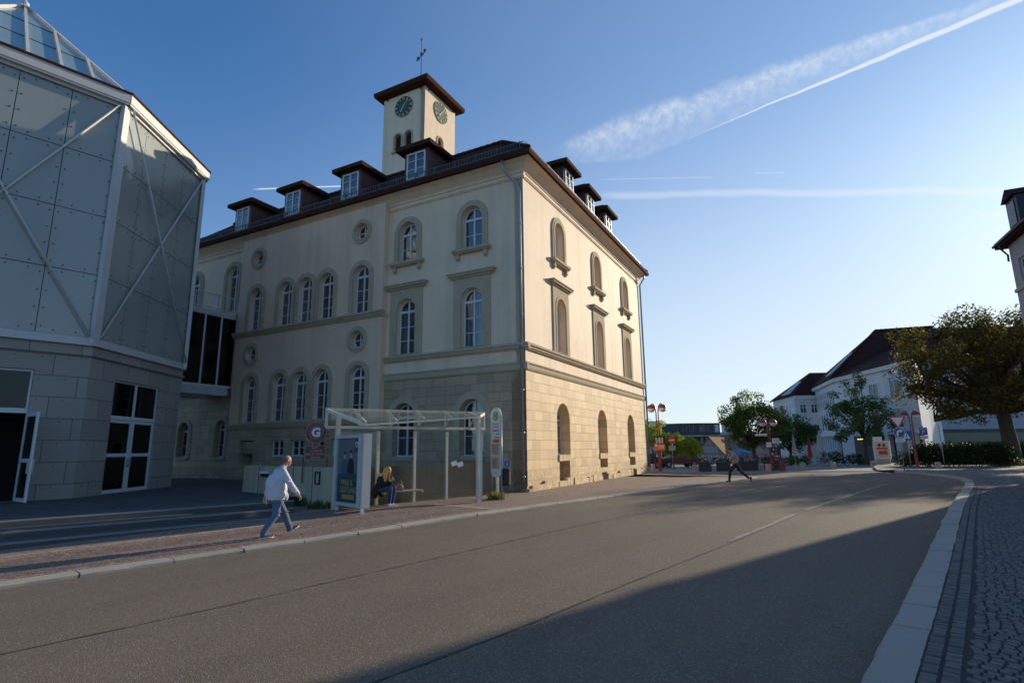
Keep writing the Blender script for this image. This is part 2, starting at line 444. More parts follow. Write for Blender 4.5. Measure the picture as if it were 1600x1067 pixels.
M['sett_red'] = sett_mat('red_brown_setts', [(.20,.125,.095),(.27,.165,.125),(.32,.21,.16),(.24,.155,.125),(.36,.26,.20)])
M['joint_dark'] = paint('dark_joint_sand', (.045,.043,.04), .95, .3, 5, bump=.4)
M['joint_sand'] = paint('pale_joint_sand', (.40,.33,.25), .95, .25, 5, bump=.4)
M['cobble'] = cobble_shader('red_cobbles', (.30,.205,.155), (.40,.33,.26))
M['cobble_grey'] = cobble_shader('grey_cobbles', (.24,.22,.20), (.08,.075,.07))
M['square'] = slabs('square_paving', (.23,.22,.21), .6, .3, .008)
M['plaza'] = slabs('plaza_paving', (.105,.10,.095), .5, .5, .008)
M['step'] = paint('granite_step', (.095,.093,.09), .8, .2, 1.5, bump=.4, fine=90)
M['nosing'] = paint('pale_step_edge', (.27,.26,.25), .8, .15, 2)
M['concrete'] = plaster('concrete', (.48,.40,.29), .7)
M['ground'] = paint('distant_ground', (.14,.14,.12), .95, .3, .05)
M['line'] = paint('worn_white_line', (.30,.275,.235), .8, .3, 1.2, fine=14)
M['seam'] = paint('tar_seam', (.085,.074,.06), .75, .3, 2)
M['shelter'] = paint('cream_shelter_frame', (.76,.70,.56), .45, .1, 2.5, fine=12)
M['case'] = paint('case_enamel', (.56,.55,.51), .45, .08)
M['wallshade'] = plaster('shaded_stained_concrete', (.17,.145,.11), .7)  # wall behind the shelter: stained concrete, with its shade put into the darker colour
M['rendershade'] = plaster('shaded_render', (.40,.36,.345), .3)  # corner house walls: the shade they stand in is mixed into the colour
M['white'] = paint('white_enamel', (.78,.78,.76), .4, .05)
M['clear'] = glassy('clear_glass', (.20,.21,.19), .94, .02, 1.45, .025)
M['shroof'] = glassy('dusty_roof_glass', (.46,.46,.36), .80, .15, 1.5, .24)
M['wood'] = paint('bench_wood', (.42,.36,.27), .6, .2, 6)
M['red'] = paint('red_lamp_paint', (.24,.035,.03), .4, .15)
M['redsign'] = paint('sign_red', (.55,.03,.03), .4, .05)
M['bluesign'] = paint('sign_blue', (.03,.09,.38), .4, .08)
M['orange'] = paint('orange_sign', (.80,.16,.03), .5, .1)
M['yellow'] = paint('sign_yellow', (.75,.68,.05), .45, .05)
M['signgreen'] = paint('sign_green', (.03,.17,.06), .45, .05)
M['milk'] = paint('milky_lamp_glass', (.72,.72,.68), .25, .05)
M['pole'] = paint('galvanised_pole', (.33,.34,.34), .45, .15, 3, metal=.4)
M['brown'] = paint('brown_sign', (.17,.045,.03), .5, .25, 6)
M['pinkpost'] = paint('flaking_pink', (.48,.31,.27), .6, .3, 9)
M['bollard'] = paint('sandstone_bollard', (.44,.36,.28), .85, .2, 3)
M['bark'] = paint('bark', (.075,.058,.045), .95, .35, 6, bump=.9, fine=25)
M['wplaster'] = plaster('white_plaster', (.74,.73,.71), .15)
M['bluewhite'] = plaster('shaded_white_plaster', (.42,.42,.43), .2)
M['darkclad'] = paint('anthracite_cladding', (.045,.050,.058), .5, .2, .15)
M['beige'] = plaster('beige_plaster', (.36,.30,.25), .2)
M['skin'] = paint('skin', (.52,.29,.20), .55, .12, 8)
M['hairgrey'] = paint('cropped_grey_hair', (.16,.12,.10), .8, .2, 20)
M['hairdark'] = paint('dark_hair', (.03,.022,.018), .7, .2, 20)
M['hairblond'] = paint('blond_hair', (.58,.36,.13), .6, .3, 25)
M['shirt'] = paint('pale_blue_jacket', (.60,.60,.68), .8, .12, 5, bump=.3)
M['jeans'] = paint('blue_jeans', (.10,.14,.23), .85, .25, 6, bump=.3)
M['darkjeans'] = paint('dark_blue_jeans', (.03,.055,.16), .85, .25, 6)
M['blackcoat'] = paint('black_coat', (.012,.012,.014), .85, .2, 6)
M['fur'] = paint('cream_fur', (.62,.54,.40), .95, .25, 30, bump=1)
M['shoe'] = paint('navy_shoe', (.035,.05,.09), .7, .15)
M['sole'] = paint('white_sole', (.7,.68,.64), .7, .1)
M['tan'] = paint('tan_shirt', (.42,.33,.25), .85, .15, 5)
M['darktrousers'] = paint('black_trousers', (.02,.022,.026), .8, .2)
M['bag'] = paint('patterned_bag', (.40,.20,.16), .7, .5, 14)
M['bluecloth'] = paint('blue_parasol_cloth', (.05,.17,.45), .7, .15)
M['cloth'] = paint('white_parasol_cloth', (.58,.57,.55), .8, .12, 2)
M['leaf_lime'] = leafmat('lime_leaves', [(.16,.24,.03),(.27,.37,.05),(.38,.48,.08),(.46,.55,.10)], .55)
M['leaf_dark'] = leafmat('dark_leaves', [(.055,.09,.025),(.09,.14,.035),(.14,.21,.05),(.22,.30,.07)], .5)
M['leaf_mid'] = leafmat('mid_leaves', [(.07,.115,.035),(.11,.175,.05),(.17,.25,.07)], .5)
M['leaf_gold'] = leafmat('bronze_leaves', [(.055,.027,.015),(.06,.040,.015),(.07,.058,.016),(.095,.092,.02),(.22,.20,.035)], .40)
M['leaf_hedge'] = leafmat('hedge_leaves', [(.02,.04,.012),(.03,.052,.016),(.042,.072,.018)], .12)
M['weed'] = leafmat('weed_leaves', [(.10,.15,.03),(.22,.26,.05),(.34,.34,.08)], .35)
M['planter'] = paint('dark_planter', (.05,.05,.05), .7, .2)
M['flower'] = paint('flowers', (.65,.60,.58), .7, .2, 12)
M['flowerred'] = paint('red_flowers', (.45,.06,.07), .7, .3, 12)
M['poster_blue'] = paint('poster_blue', (.022,.11,.15), .35, .25, 2)
M['poster_sky'] = paint('poster_pale_grey', (.24,.235,.25), .35, .15, 1.5)
M['poster_cream'] = paint('poster_cream', (.62,.52,.38), .4, .3, 4)
M['poster_orange'] = paint('poster_orange', (.85,.38,.06), .4, .1)
M['letter_gold'] = paint('poster_gold_letters', (.62,.47,.12), .4, .1)
M['greyvan'] = paint('dark_car_paint', (.03,.03,.035), .25, .1, spec=.7)

# ------------------------------------------------------------------ camera, light, sky
F_PX, PITCH, ROLL, CAM_H = 860.75, .1932625, -.01177, 1.72
cam = bpy.data.cameras.new('camera'); camo = bpy.data.objects.new('camera', cam); COL.objects.link(camo)
cam.sensor_width = 36; cam.lens = 36*F_PX/1600; cam.clip_start = .05; cam.clip_end = 6000
cp, sp, cr, sr = math.cos(PITCH), math.sin(PITCH), math.cos(ROLL), math.sin(ROLL)
fwd = Vector((0,cp,sp)); up0 = Vector((0,-sp,cp)); r0 = Vector((1,0,0))
rt = cr*r0+sr*up0; up = -sr*r0+cr*up0
mw = Matrix.Identity(4)
for i in range(3): mw[i][0] = rt[i]; mw[i][1] = up[i]; mw[i][2] = -fwd[i]
mw[2][3] = CAM_H
camo.matrix_world = mw; S.camera = camo
SUN_AZ, SUN_EL = R(50.3), R(16.5)
ld = bpy.data.lights.new('sun', 'SUN'); ld.energy = 5.0; ld.angle = R(.53); ld.color = (1,.88,.67)
sun = bpy.data.objects.new('sun', ld); COL.objects.link(sun)
sdir = Vector((math.sin(SUN_AZ)*math.cos(SUN_EL), math.cos(SUN_AZ)*math.cos(SUN_EL), math.sin(SUN_EL)))
sun.rotation_euler = sdir.to_track_quat('Z','Y').to_euler(); sun.location = sdir*80
w = bpy.data.worlds.new('World'); S.world = w; w.use_nodes = True
g = NT(w.node_tree); bg = w.node_tree.nodes['Background']
sky = g.n('ShaderNodeTexSky'); sky.sky_type = 'NISHITA'; sky.sun_disc = False
sky.sun_elevation = SUN_EL; sky.sun_rotation = SUN_AZ; sky.altitude = 250; sky.air_density = 1.0; sky.dust_density = .5; sky.ozone_density = 6.0
dirv = g.n('ShaderNodeTexCoord').outputs['Generated']
def dot(v):
    x = g.n('ShaderNodeVectorMath', operation='DOT_PRODUCT'); g.l(dirv, x.inputs[0]); x.inputs[1].default_value = v; return x.outputs['Value']
def pulse(x, c, wd, soft):
    """1 inside |x-c|<wd, fading over soft"""
    d = g.math('ABSOLUTE', g.math('SUBTRACT', x, c))
    mr = g.n('ShaderNodeMapRange'); mr.interpolation_type = 'SMOOTHSTEP'; mr.inputs['From Min'].default_value = wd+soft; mr.inputs['From Max'].default_value = wd
    g.l(d, mr.inputs['Value']); return mr.outputs[0]
def step(x, a, b):
    mr = g.n('ShaderNodeMapRange'); mr.interpolation_type = 'SMOOTHSTEP'; mr.inputs['From Min'].default_value = a; mr.inputs['From Max'].default_value = b
    g.l(x, mr.inputs['Value']); return mr.outputs[0]
def trail(p0, p1):
    """plane of a great circle through two directions: (across, along) coordinates"""
    a = Vector(p0).normalized(); b = Vector(p1).normalized()
    nrm = a.cross(b).normalized(); 
    if nrm.z < 0: nrm = -nrm
    t = (b - a*a.dot(b)).normalized()
    return g.math('ARCTAN2', dot(nrm), dot(a)), g.math('ARCTAN2', dot(t), dot(a)), math.acos(max(-1,min(1,a.dot(b))))
# broad, old contrail with a sharp bright lower edge, then four thin ones
ac, al, L = trail((.21921,.85302,.47362), (.6251,.57723,.52542))
ac = g.math('ADD', ac, g.math('MULTIPLY', g.math('SUBTRACT', g.noise(14, 3, dirv), .5), .006))
wisp = g.noise(75, 5, dirv, .7); wisp2 = g.noise(22, 4, dirv, .6)
upper = g.math('SUBTRACT', .079, g.math('MULTIPLY', g.math('MAXIMUM', al, 0.0), .118))
upper = g.math('ADD', upper, g.math('MULTIPLY', g.math('SUBTRACT', wisp2, .5), .030))
lower = g.math('MULTIPLY', g.math('MAXIMUM', g.math('MULTIPLY', al, -1.0), 0.0), .36)
rel = g.math('DIVIDE', g.math('SUBTRACT', ac, lower), g.math('SUBTRACT', upper, lower))
body = g.math('MULTIPLY', step(rel, -.02, .12), step(rel, 1.12, .80))
body = g.math('MULTIPLY', body, g.math('ADD', .30, g.math('MULTIPLY', step(rel, .2, .85), .55)))
body = g.math('MULTIPLY', body, g.math('ADD', .42, g.math('MULTIPLY', step(wisp, .33, .70), .72)))
body = g.math('MULTIPLY', body, g.math('MULTIPLY', step(al, -.135, -.06), step(al, .56, .36)))
wid = g.math('MULTIPLY', g.math('ADD', .0012, g.math('MULTIPLY', step(al, .1, .62), .0060)), g.math('ADD', .6, g.math('MULTIPLY', wisp2, .8)))
core = g.math('SUBTRACT', 1.0, g.math('DIVIDE', g.math('ABSOLUTE', g.math('SUBTRACT', ac, .0035)), wid))
core = g.math('MULTIPLY', g.math('MAXIMUM', core, 0.0), step(al, .02, .28)); core = g.math('MINIMUM', g.math('MULTIPLY', core, 1.7), 1.0)
tot = g.math('MAXIMUM', g.math('MULTIPLY', body, .47), g.math('MULTIPLY', core, .64))
def thin(p0, p1, wd, soft, amp, f0, f1, wave=0.0):
    a, b, L = trail(p0, p1)
    if wave: a = g.math('ADD', a, g.math('MULTIPLY', g.math('SUBTRACT', g.noise(7, 2, dirv), .5), wave))
    k = g.math('MULTIPLY', pulse(a, 0.0, wd, soft), g.math('MULTIPLY', step(b, f0, f0+.12*L+.0001), step(b, L*f1+.03*L, L*f1)))
    return g.math('MULTIPLY', k, amp)
for a in (((.17983,.88594,.42752),(.65305,.68138,.33052),.0010,.0080,.26,-.05,1.2,.016), ((.14669,.87879,.45411),(.32942,.83794,.43514),.0003,.0012,.16,.0,1.0,0),
          ((.3878,.81564,.42936),(.43002,.7987,.42089),.0003,.0012,.22,.0,1.0,0), ((.63919,.70586,.30527),(.66145,.68789,.29882),.0008,.0012,.4,.0,1.0,0),
          ((-.41272,.81306,.4106),(-.28104,.85511,.43567),.0005,.0012,.55,.0,1.0,0)):
    tot = g.math('MAXIMUM', tot, thin(*a))
tint = g.mix(1.0, sky.outputs[0], (1.02,1.30,1.42), 'MULTIPLY')
den = g.n('ShaderNodeVectorMath', operation='MULTIPLY_ADD'); g.l(tint, den.inputs[0]); den.inputs[1].default_value = (.030,)*3; den.inputs[2].default_value = (1,1,1)
soft = g.n('ShaderNodeVectorMath', operation='DIVIDE'); g.l(tint, soft.inputs[0]); g.l(den.outputs[0], soft.inputs[1])     # the glow round the sun rolls off softly
sepd = g.n('ShaderNodeSeparateXYZ'); g.l(dirv, sepd.inputs[0])
haze = g.math('MULTIPLY', step(sepd.outputs[2], .62, .05), g.math('ADD', .14, g.math('MULTIPLY', step(dot((math.sin(SUN_AZ),math.cos(SUN_AZ),0)), .0, 1.0), .46)))
haze = g.math('ADD', haze, g.math('MULTIPLY', step(dot(tuple(sdir)), .22, 1.0), .15))
hz = g.mix(haze, soft.outputs[0], (6.1,6.35,6.35))
g.l(g.mix(tot, hz, (6.9,7.1,7.3)), bg.inputs['Color'])
bg.inputs['Strength'].default_value = .14
S.view_settings.view_transform = 'Standard'; S.view_settings.look = 'None'; S.view_settings.exposure = 0
S.cycles.max_bounces = 8; S.cycles.transparent_max_bounces = 24; S.cycles.use_denoising = True

# ------------------------------------------------------------------ the ground
DS = Vector((.643,.766,0)); DN = Vector((.766,-.643,0))          # along / across the street
def zl(s): return -.02*(11-s) if s < 11 else 0.0                 # the left pavement falls gently towards the camera's left
def sn(s, n, z=0): p = DS*s+DN*n; return (p.x, p.y, z)
LK = [(-30,-12.9),(1.83,-11.54),(2.68,-11.47),(3.66,-11.38),(4.85,-11.27),(5.94,-11.15),(6.99,-11.07),(8.27,-10.98),(10.34,-10.92),(12.5,-10.88),(15.08,-10.82),(18.92,-10.77),(22.87,-10.68),(26.82,-10.55),(33.5,-10.22),(34.5,-10.17)]
RK = [(-30,-.9),(1,-.9),(5.1,-.89),(8.25,-.88),(12.3,-.9),(18.6,-.93),(24.4,-.88),(29,-.83),(31.8,-.86),(33.5,-.98),(35.2,-1.22),(36.7,-1.6),(38.2,-2.1),(40.1,-3.0),(41.6,-3.85),(42.9,-4.6)]
def interp(tab, s):
    for (a,x),(b,y) in zip(tab, tab[1:]):
        if s <= b: return x+(y-x)*max(0,(s-a))/(b-a)
    return tab[-1][1]
def fz(Y):
    for (a,x),(b,y) in zip(T:=[(0,0),(42,0),(56,-.22),(66,-.5),(75,-.85),(88,-1.2),(110,-1.4),(160,-2.46),(400,-2.6),(5000,-2.6)], T[1:]):
        if Y <= b: return x+(y-x)*max(0,(Y-a))/(b-a)
    return -2.6
mb = MB()          # road: a strip between the two kerbs
ss = [-30,-15,-5,0,2,4,6,8,10,12,14,17,20,23,26,29,31,32.5,34]
K = 8
for i, s in enumerate(ss):
    l, r = interp(LK,s), interp(RK,s)
    for k in range(K+1):
        n = l+(r-l)*k/K; t = k/K
        mb.v.append(sn(s, n, (zl(s)-.06)*(1-t) + .06*t*(1-t)))
for i in range(len(ss)-1):
    for k in range(K):
        a = i*(K+1)+k; mb.f.append((a,a+1,a+K+2,a+K+1)); mb.m.append(0)
struct(mb.build('road', M['asphalt'], recalc=False, smooth=True))
mb = MB()          # road beyond, where the streets cross
A = sn(34,interp(LK,34),-.06)
pts = [A]+[sn(s, interp(LK,34)+(interp(RK,34)-interp(LK,34))*k/8, -.06*(1-k/8)+.06*k/8*(1-k/8)) for k,s in [(k,34) for k in range(1,9)]] + [sn(s, interp(RK,s)) for s in (35.2,36.7,38.2,40.1,41.6,42.9)] + [(24.2,37.6,0),(18.5,38.6,-.02),(12.9,37.8,-.05),(13.2,35.5,-.06)]
mb.poly([tuple(p) for p in pts]); struct(mb.build('cross_road', M['asphalt'], recalc=False))
mb = MB()          # everything far away
ys = [-300,-60,0,30,42,56,66,85,110,160,400,1500,5000]
xs = [-5000,-600,-120,-40,0,20,40,60,90,160,600,5000]
for y in ys:
    for x in xs: mb.v.append((x,y,fz(y)-.45 if y < 42 else fz(y)-.06))
for j in range(len(ys)-1):
    for i in range(len(xs)-1):
        a = j*len(xs)+i; mb.f.append((a,a+1,a+len(xs)+1,a+len(xs))); mb.m.append(0)
struct(mb.build('ground', M['ground'], recalc=False))
mb = MB()          # pedestrian square behind the crossing
ed = [(-4,38.4),(4,37.4),(9.3,38.9),(12.9,37.8),(18.5,38.6),(24.2,37.6),(30,42)]
far = [(-4,47),(4,47),(10,47),(16,47),(22,47),(28,47),(34,47)]
rows = [ed, far, [(x*1.25,57) for x,_ in far], [(x*1.5,67) for x,_ in far], [(x*2.1,85) for x,_ in far]]
for r in rows:
    for x,y in r: mb.v.append((x,y,fz(y)+(0.0)))
for j in range(len(rows)-1):
    for i in range(6):
        a = j*7+i; mb.f.append((a,a+1,a+8,a+7)); mb.m.append(0)
struct(mb.build('square', M['square'], recalc=False))
mb = MB(); mb.path([(x,y,fz(y)-.01) for x,y in ed[1:6]], .07, 4); struct(mb.build('square_edge', M['granite']))
# left pavement
mb = MB()
sl = [-30,-15,-5,0,2,4,6,8,10,11,13,15,18,21,25,29,32,34]
for s in sl:
    l = interp(LK,s)-.3
    for n in (l, l-2, l-5, -30): mb.v.append(sn(s, n, zl(s)))
for i in range(len(sl)-1):
    for k in range(3):
        a = i*4+k; mb.f.append((a,a+4,a+5,a+1)); mb.m.append(0)
a0 = sn(34,interp(LK,34)-.3,0)
mb.poly([a0, (13.2,35.4,0), (10.6,36.9,0), (9.3,38.9,0), (4,37.4,0), (-4,38.4,0), sn(34,-30,0), sn(34,interp(LK,34)-5,0), sn(34,interp(LK,34)-2,0)])
struct(mb.build('pavement', M['cobble'], recalc=False))
# right pavement
mb = MB()
sr_ = [-30,-10,0,5,10,14,18,24,29,31.8,33.5,35.2,36.7,38.2,40.1,41.6,42.9]
for s in sr_:
    r = interp(RK,s)+.3
    for n in (r, r+3, r+9, r+40): mb.v.append(sn(s, n, .10))
for i in range(len(sr_)-1):
    for k in range(3):
        a = i*4+k; mb.f.append((a,a+1,a+5,a+4)); mb.m.append(0)
mb.poly([sn(42.9,-4.3,.10), sn(42.9,35,.10), (90,60,.10), (40,60,.1), (28,44,.1), (24.2,37.7,.10)])
struct(mb.build('pavement', M['cobble_grey'], recalc=False))
# kerb stones, each with a joint
def kerb(tab, s0, s1, zf, w0, step_, top, name):
    mb = MB(); s = s0; rn = random.Random(3)
    while s < s1:
        e = min(s1, s+step_*(.92+.16*rn.random())); g_ = .012
        pa, pb = s+g_, e-g_
        na, nb = interp(tab,pa), interp(tab,pb)
        dz = rn.uniform(-.006,.006); dn = rn.uniform(-.008,.008)
        NS = 7; o = len(mb.v); sg = 1 if w0 > 0 else -1
        for k in range(NS):
            u = pa+(pb-pa)*k/(NS-1); n = interp(tab,u); z = zf(u)+top+dz
            j = [rn.uniform(-.005,.005) for _ in range(5)]; ch = .022+abs(rn.gauss(0,.006))
            mb.v += [sn(u,n+dn,z-.32), sn(u,n+dn+j[0],z-ch+j[1]*.4), sn(u,n+dn+sg*ch*.9+j[2],z+j[3]*.3), sn(u,n+w0+dn+j[4]*.6,z), sn(u,n+w0+dn,z-.32)]
        for k in range(NS-1):
            for i in range(4): mb.f.append((o+5*k+i,o+5*k+i+1,o+5*k+6+i,o+5*k+5+i)); mb.m.append(0)
        e_ = o+5*(NS-1); mb.f += [(o,o+1,o+2,o+3,o+4),(e_,e_+1,e_+2,e_+3,e_+4)]; mb.m += [0,0]
        s = e
    return struct(mb.build(name, M['granite']))
kerb(LK, -6, 34, zl, -.30, 1.25, .005, 'kerb')
kerb(RK, -4, 42.9, lambda s: 0.0, .30, .95, .118, 'kerb')
mb = MB(); mb.path([Vector(sn(34,interp(LK,34)-.05,-.035)), Vector((13.2,35.5,-.035)), Vector((10.6,37.0,-.035))], .045, 4); struct(mb.build('kerb', M['granite']))
# real setts where the camera stands close: rows in segmental arcs
def setts(name, mat, joint, s0, s1, n_of, nmax, zf, sz, cell, arcd, border, flip=1, rg=1.0):
    mb = MB(); rn = random.Random(11)
    def one(s, n, a, ls, ln, z):
        ca, sa = math.cos(a), math.sin(a); tilt = [rg*rn.uniform(-.004,.004) for _ in range(4)]; z += rg*rn.uniform(-.004,.003)
        hs, hn = ls/2, ln/2; c = .006
        lo, hi = [], []
        for i,(x,y) in enumerate(((-1,-1),(1,-1),(1,1),(-1,1))):
            jx, jy = rn.uniform(-.004,.004), rn.uniform(-.004,.004)
            for lst, k, zz in ((lo,1.0,z-.022),(hi,1.0,z)):
                q = c if lst is hi else 0
                xs_, ys_ = x*(hs-q)+jx, y*(hn-q)+jy
                lst.append(sn(s+xs_-ys_*math.tan(a), n+ys_, zz+(tilt[i] if lst is hi else 0)))
        o = len(mb.v); mb.v += lo+hi
        mb.f += [(o+4,o+5,o+6,o+7)]+[(o+i,o+(i+1)%4,o+4+(i+1)%4,o+4+i) for i in range(4)]; mb.m += [0]*5
    for b in range(border):                       # straight border rows along the kerb
        s = s0
        while s < s1:
            ls = sz*(.8+.45*rn.random()); n = n_of(s)+flip*(.07+b*.125)
            one(s+ls/2, n, 0, ls-.014, .105, zf(s)); s += ls
    nb = border*.125+.012
    j = 0; s = s0
    while s < s1+.2:
        n = nb+rn.random()*sz*.5
        while n < nmax:
            ln = sz*(.82+.38*rn.random()); nc = n+ln/2
            ph = (nc % cell)/cell; bow = arcd*math.sin(PI*ph); sl = arcd*PI/cell*math.cos(PI*ph)
            sc = s-bow+rn.uniform(-.006,.006)
            if s0 <= sc <= s1: one(sc, n_of(sc)+flip*nc, flip*math.atan(sl), sz-.009, ln-.009, zf(sc))
            n += ln
        s += sz*.96
    return mb.build(name, mat, recalc=False)
o = setts('cobblestones', M['sett_grey'], None, 2.2, 28, lambda s: interp(RK,s)+.30, 4.4, lambda s: .122, .092, 1.55, .22, 2); o['kind'] = 'structure'
mb = MB(); mb.quad(sn(2,-.62,.1125), sn(2,4.4,.1125), sn(28.2,4.4,.113), sn(28.2,-.60,.113)); struct(mb.build('joint_bed', M['joint_dark']))
o = setts('cobblestones', M['sett_red'], None, 0.8, 12.5, lambda s: interp(LK,s)-.30, 2.6, lambda s: zl(s)+.010, .105, 1.35, .32, 1, -1, .35); o['kind'] = 'structure'
mb = MB()
for a,b in ((.6,3),(3,6),(6,9),(9,11),(11,12.7)):
    mb.quad(sn(a,interp(LK,a)-.29,zl(a)+.0055), sn(b,interp(LK,b)-.29,zl(b)+.0055), sn(b,interp(LK,b)-3.1,zl(b)+.0055), sn(a,interp(LK,a)-3.1,zl(a)+.0055))
struct(mb.build('joint_bed', M['joint_sand']))
# road paint and tar seams (4 mm above the asphalt)
def roadz(x, y):
    p = Vector((x,y,0)); s = p.dot(DS); n = p.dot(DN); l, r = interp(LK,s), interp(RK,s); t = max(0,min(1,(n-l)/(r-l)))
    return (zl(s)-.06)*(1-t)+.06*t*(1-t)
def strip(name, pts, wd, mat, rag=0, lift=.005):
    mb = MB(); rn = random.Random(5); out = []
    for a, b in zip(pts, pts[1:]):
        a, b = Vector((*a,0)), Vector((*b,0)); L = (b-a).length; k = max(1,int(L/.15))
        for i in range(k): out.append(a+(b-a)*i/k)
    out.append(Vector((*pts[-1],0)))
    for i, p in enumerate(out):
        d = (out[min(i+1,len(out)-1)]-out[max(0,i-1)]).normalized(); q = Vector((-d.y,d.x,0))
        w_ = wd/2*(1+rag*rn.uniform(-1,1)); c = q*(rag*wd*.5*rn.uniform(-1,1))
        for sg in (-1,1):
            v = p+c+q*(w_*sg); mb.v.append((v.x,v.y,roadz(v.x,v.y)+lift))
    for i in range(len(out)-1): mb.f.append((2*i,2*i+1,2*i+3,2*i+2)); mb.m.append(0)
    return struct(mb.build(name, mat, recalc=False))
strip('road_marking', [(16.87,25.75),(12.6,21.0),(7.95,15.7)], .10, M['line'], .25)
strip('road_marking', [(7.2,14.8),(5.3,12.4),(4.0,10.8)], .06, M['line'], .45)
strip('road_marking', [(10.33,24.36),(7.13,20.06)], .09, M['line'], .4)
strip('road_marking', [(5.99,18.98),(3.16,15.59)], .06, M['line'], .5)
strip('tar_seam', [(7.9,15.5),(5.6,12.6),(3.5,10.07),(1.71,8.0),(-.03,5.9),(-1.6,4.2)], .026, M['seam'], .6, .008)
strip('tar_seam', [(-6.6,4.0),(-4.92,5.7),(-3.65,7.11),(-2.33,8.7),(.4,12.0),(3.0,15.1)], .03, M['seam'], .6)
def patch(pts, mat, lift=.004):
    mb = MB(); mb.v = [(x,y,roadz(x,y)+lift) for x,y in pts]; mb.f = [tuple(range(len(pts)))]; mb.m = [0]
    return struct(mb.build('asphalt_patch', mat, recalc=False))
# plaza in front of the glass hall and its three steps
SD = Vector((-4.21,-4.04,0)).normalized()       # along the steps, towards the left
def steps(name, P, Q, z, ext0, ext1, mat, wd, noz):
    P = Vector((*P,0)); Q = Vector((*Q,0)); d = (Q-P).normalized(); n = Vector((d.y,-d.x,0))
    if n.dot(Vector((-1,1,0))) < 0: n = -n
    a, b = P-d*ext0, Q+d*ext1
    mb = MB(); mb.prism([(a.x,a.y),(b.x,b.y),((b+n*wd).x,(b+n*wd).y),((a+n*wd).x,(a+n*wd).y)], -.8, z)
    struct(mb.build(name, mat))
    e = MB(); f = n*.002; h = n*.11
    e.quad((a-f).to_tuple()[:2]+(z+.004,), (b-f).to_tuple()[:2]+(z+.004,), (b+h).to_tuple()[:2]+(z+.004,), (a+h).to_tuple()[:2]+(z+.004,))
    e.quad((a-f).to_tuple()[:2]+(z+.004,), (b-f).to_tuple()[:2]+(z+.004,), (b-f).to_tuple()[:2]+(z-.03,), (a-f).to_tuple()[:2]+(z-.03,))
    struct(e.build('step_edge', noz))
steps('step', (-11.67,13.03), (-7.46,17.07), .25, 12, .9, M['step'], 1.2, M['nosing'])
steps('step', (-11.0,12.32), (-7.12,16.32), .10, 12, .9, M['step'], .9, M['nosing'])
steps('step', (-10.5,11.8), (-6.8,15.63), -.05, 12, .6, M['step'], .9, M['nosing'])
mb = MB()
mb.prism([(-20.6,5.9),(-7.6,18.4),(-7.3,19.4),(-10.4,22.2),(-4,27),(-30,44),(-60,40),(-60,6)], -.6, .246)
struct(mb.build('plaza', M['plaza']))

# ------------------------------------------------------------------ the old building
U = thing('old_building', 'large cream old building with sandstone ground floor, brown tiled roof and clock tower', 'building', (.58,23.47,0), R(90)-.489166)
# local axes: x = away from the street side (along the sunlit front), y = to the left along the shaded front
def FL(u, z, off=0):          # frame on the shaded front: a = right, b = up, c = outwards
    return Matrix(((0,0,-1,-off),(-1,0,0,u),(0,1,0,z),(0,0,0,1)))
def FR(v, z, off=0):          # frame on the sunlit front
    return Matrix(((1,0,0,v),(0,0,-1,-off),(0,1,0,z),(0,0,0,1)))
def wall(name, mat, M4, outline, holes, t=.45):
    vs, fs = plate(outline, holes, -t, 0); mb = MB(); mb.add(vs, fs); return mb.build(name, mat, U, M=M4)
CO = .35
# openings, listed as (centre, kind)
PAV = [2.73, 6.57]; PAV2 = [20.3, 24.15]
RV = [4.0, 9.75, 15.5]
def mir(pts): return [(-x,y) for x,y in pts]
hu = [arch(-u, 1.14, 11.08, 13.18) for u in PAV]; hm = [arch(-u, 1.16, 6.32, 9.12) for u in PAV]
wall('plaster_wall', M['plaster'], FL(0,0), [(-7.85,5.12),(-.012,5.12),(-.012,14.45),(-7.85,14.45)], hu+hm)
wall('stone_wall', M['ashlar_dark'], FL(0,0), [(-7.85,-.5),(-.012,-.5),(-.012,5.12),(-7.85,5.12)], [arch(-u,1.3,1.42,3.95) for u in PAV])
SU = [9.3, 17.5]; TU = [11.8,13.4,15.0]
hc = [arch(-u,1.1,8.68,11.24) for u in SU]+[arch(-u,1.05,8.68,11.24) for u in TU]+[arch(-u,1.08,3.34,5.95) for u in (9.3,17.4)]+[arch(-u,1.03,3.34,5.97) for u in TU]
hc += [circ(-u,z,.44) for u,z in ((9.42,13.15),(17.55,13.1),(9.43,7.32),(17.58,7.27))]
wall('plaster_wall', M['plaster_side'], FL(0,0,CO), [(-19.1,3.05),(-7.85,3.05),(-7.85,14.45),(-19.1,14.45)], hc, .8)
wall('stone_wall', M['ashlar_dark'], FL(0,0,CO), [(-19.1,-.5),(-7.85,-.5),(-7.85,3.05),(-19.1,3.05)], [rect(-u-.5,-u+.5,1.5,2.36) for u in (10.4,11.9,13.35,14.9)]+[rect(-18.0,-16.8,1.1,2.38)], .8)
h2 = [arch(-u,1.14,10.3,13.18) for u in PAV2]+[arch(-u,1.14,6.32,9.12) for u in PAV2]
wall('plaster_wall', M['plaster'], FL(0,0), [(-26.9,5.12),(-19.1,5.12),(-19.1,14.45),(-26.9,14.45)], h2)
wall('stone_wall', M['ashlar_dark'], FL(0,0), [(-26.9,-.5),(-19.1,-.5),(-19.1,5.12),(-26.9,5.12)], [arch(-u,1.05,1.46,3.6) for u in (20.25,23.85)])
DR = 19.35
hr = [arch(v,1.14,11.08,13.18) for v in RV]+[arch(v,1.16,6.32,9.12) for v in RV]
wall('plaster_wall', M['plaster'], FR(0,0), [(0,5.12),(DR,5.12),(DR,14.45),(0,14.45)], hr)
gr = []
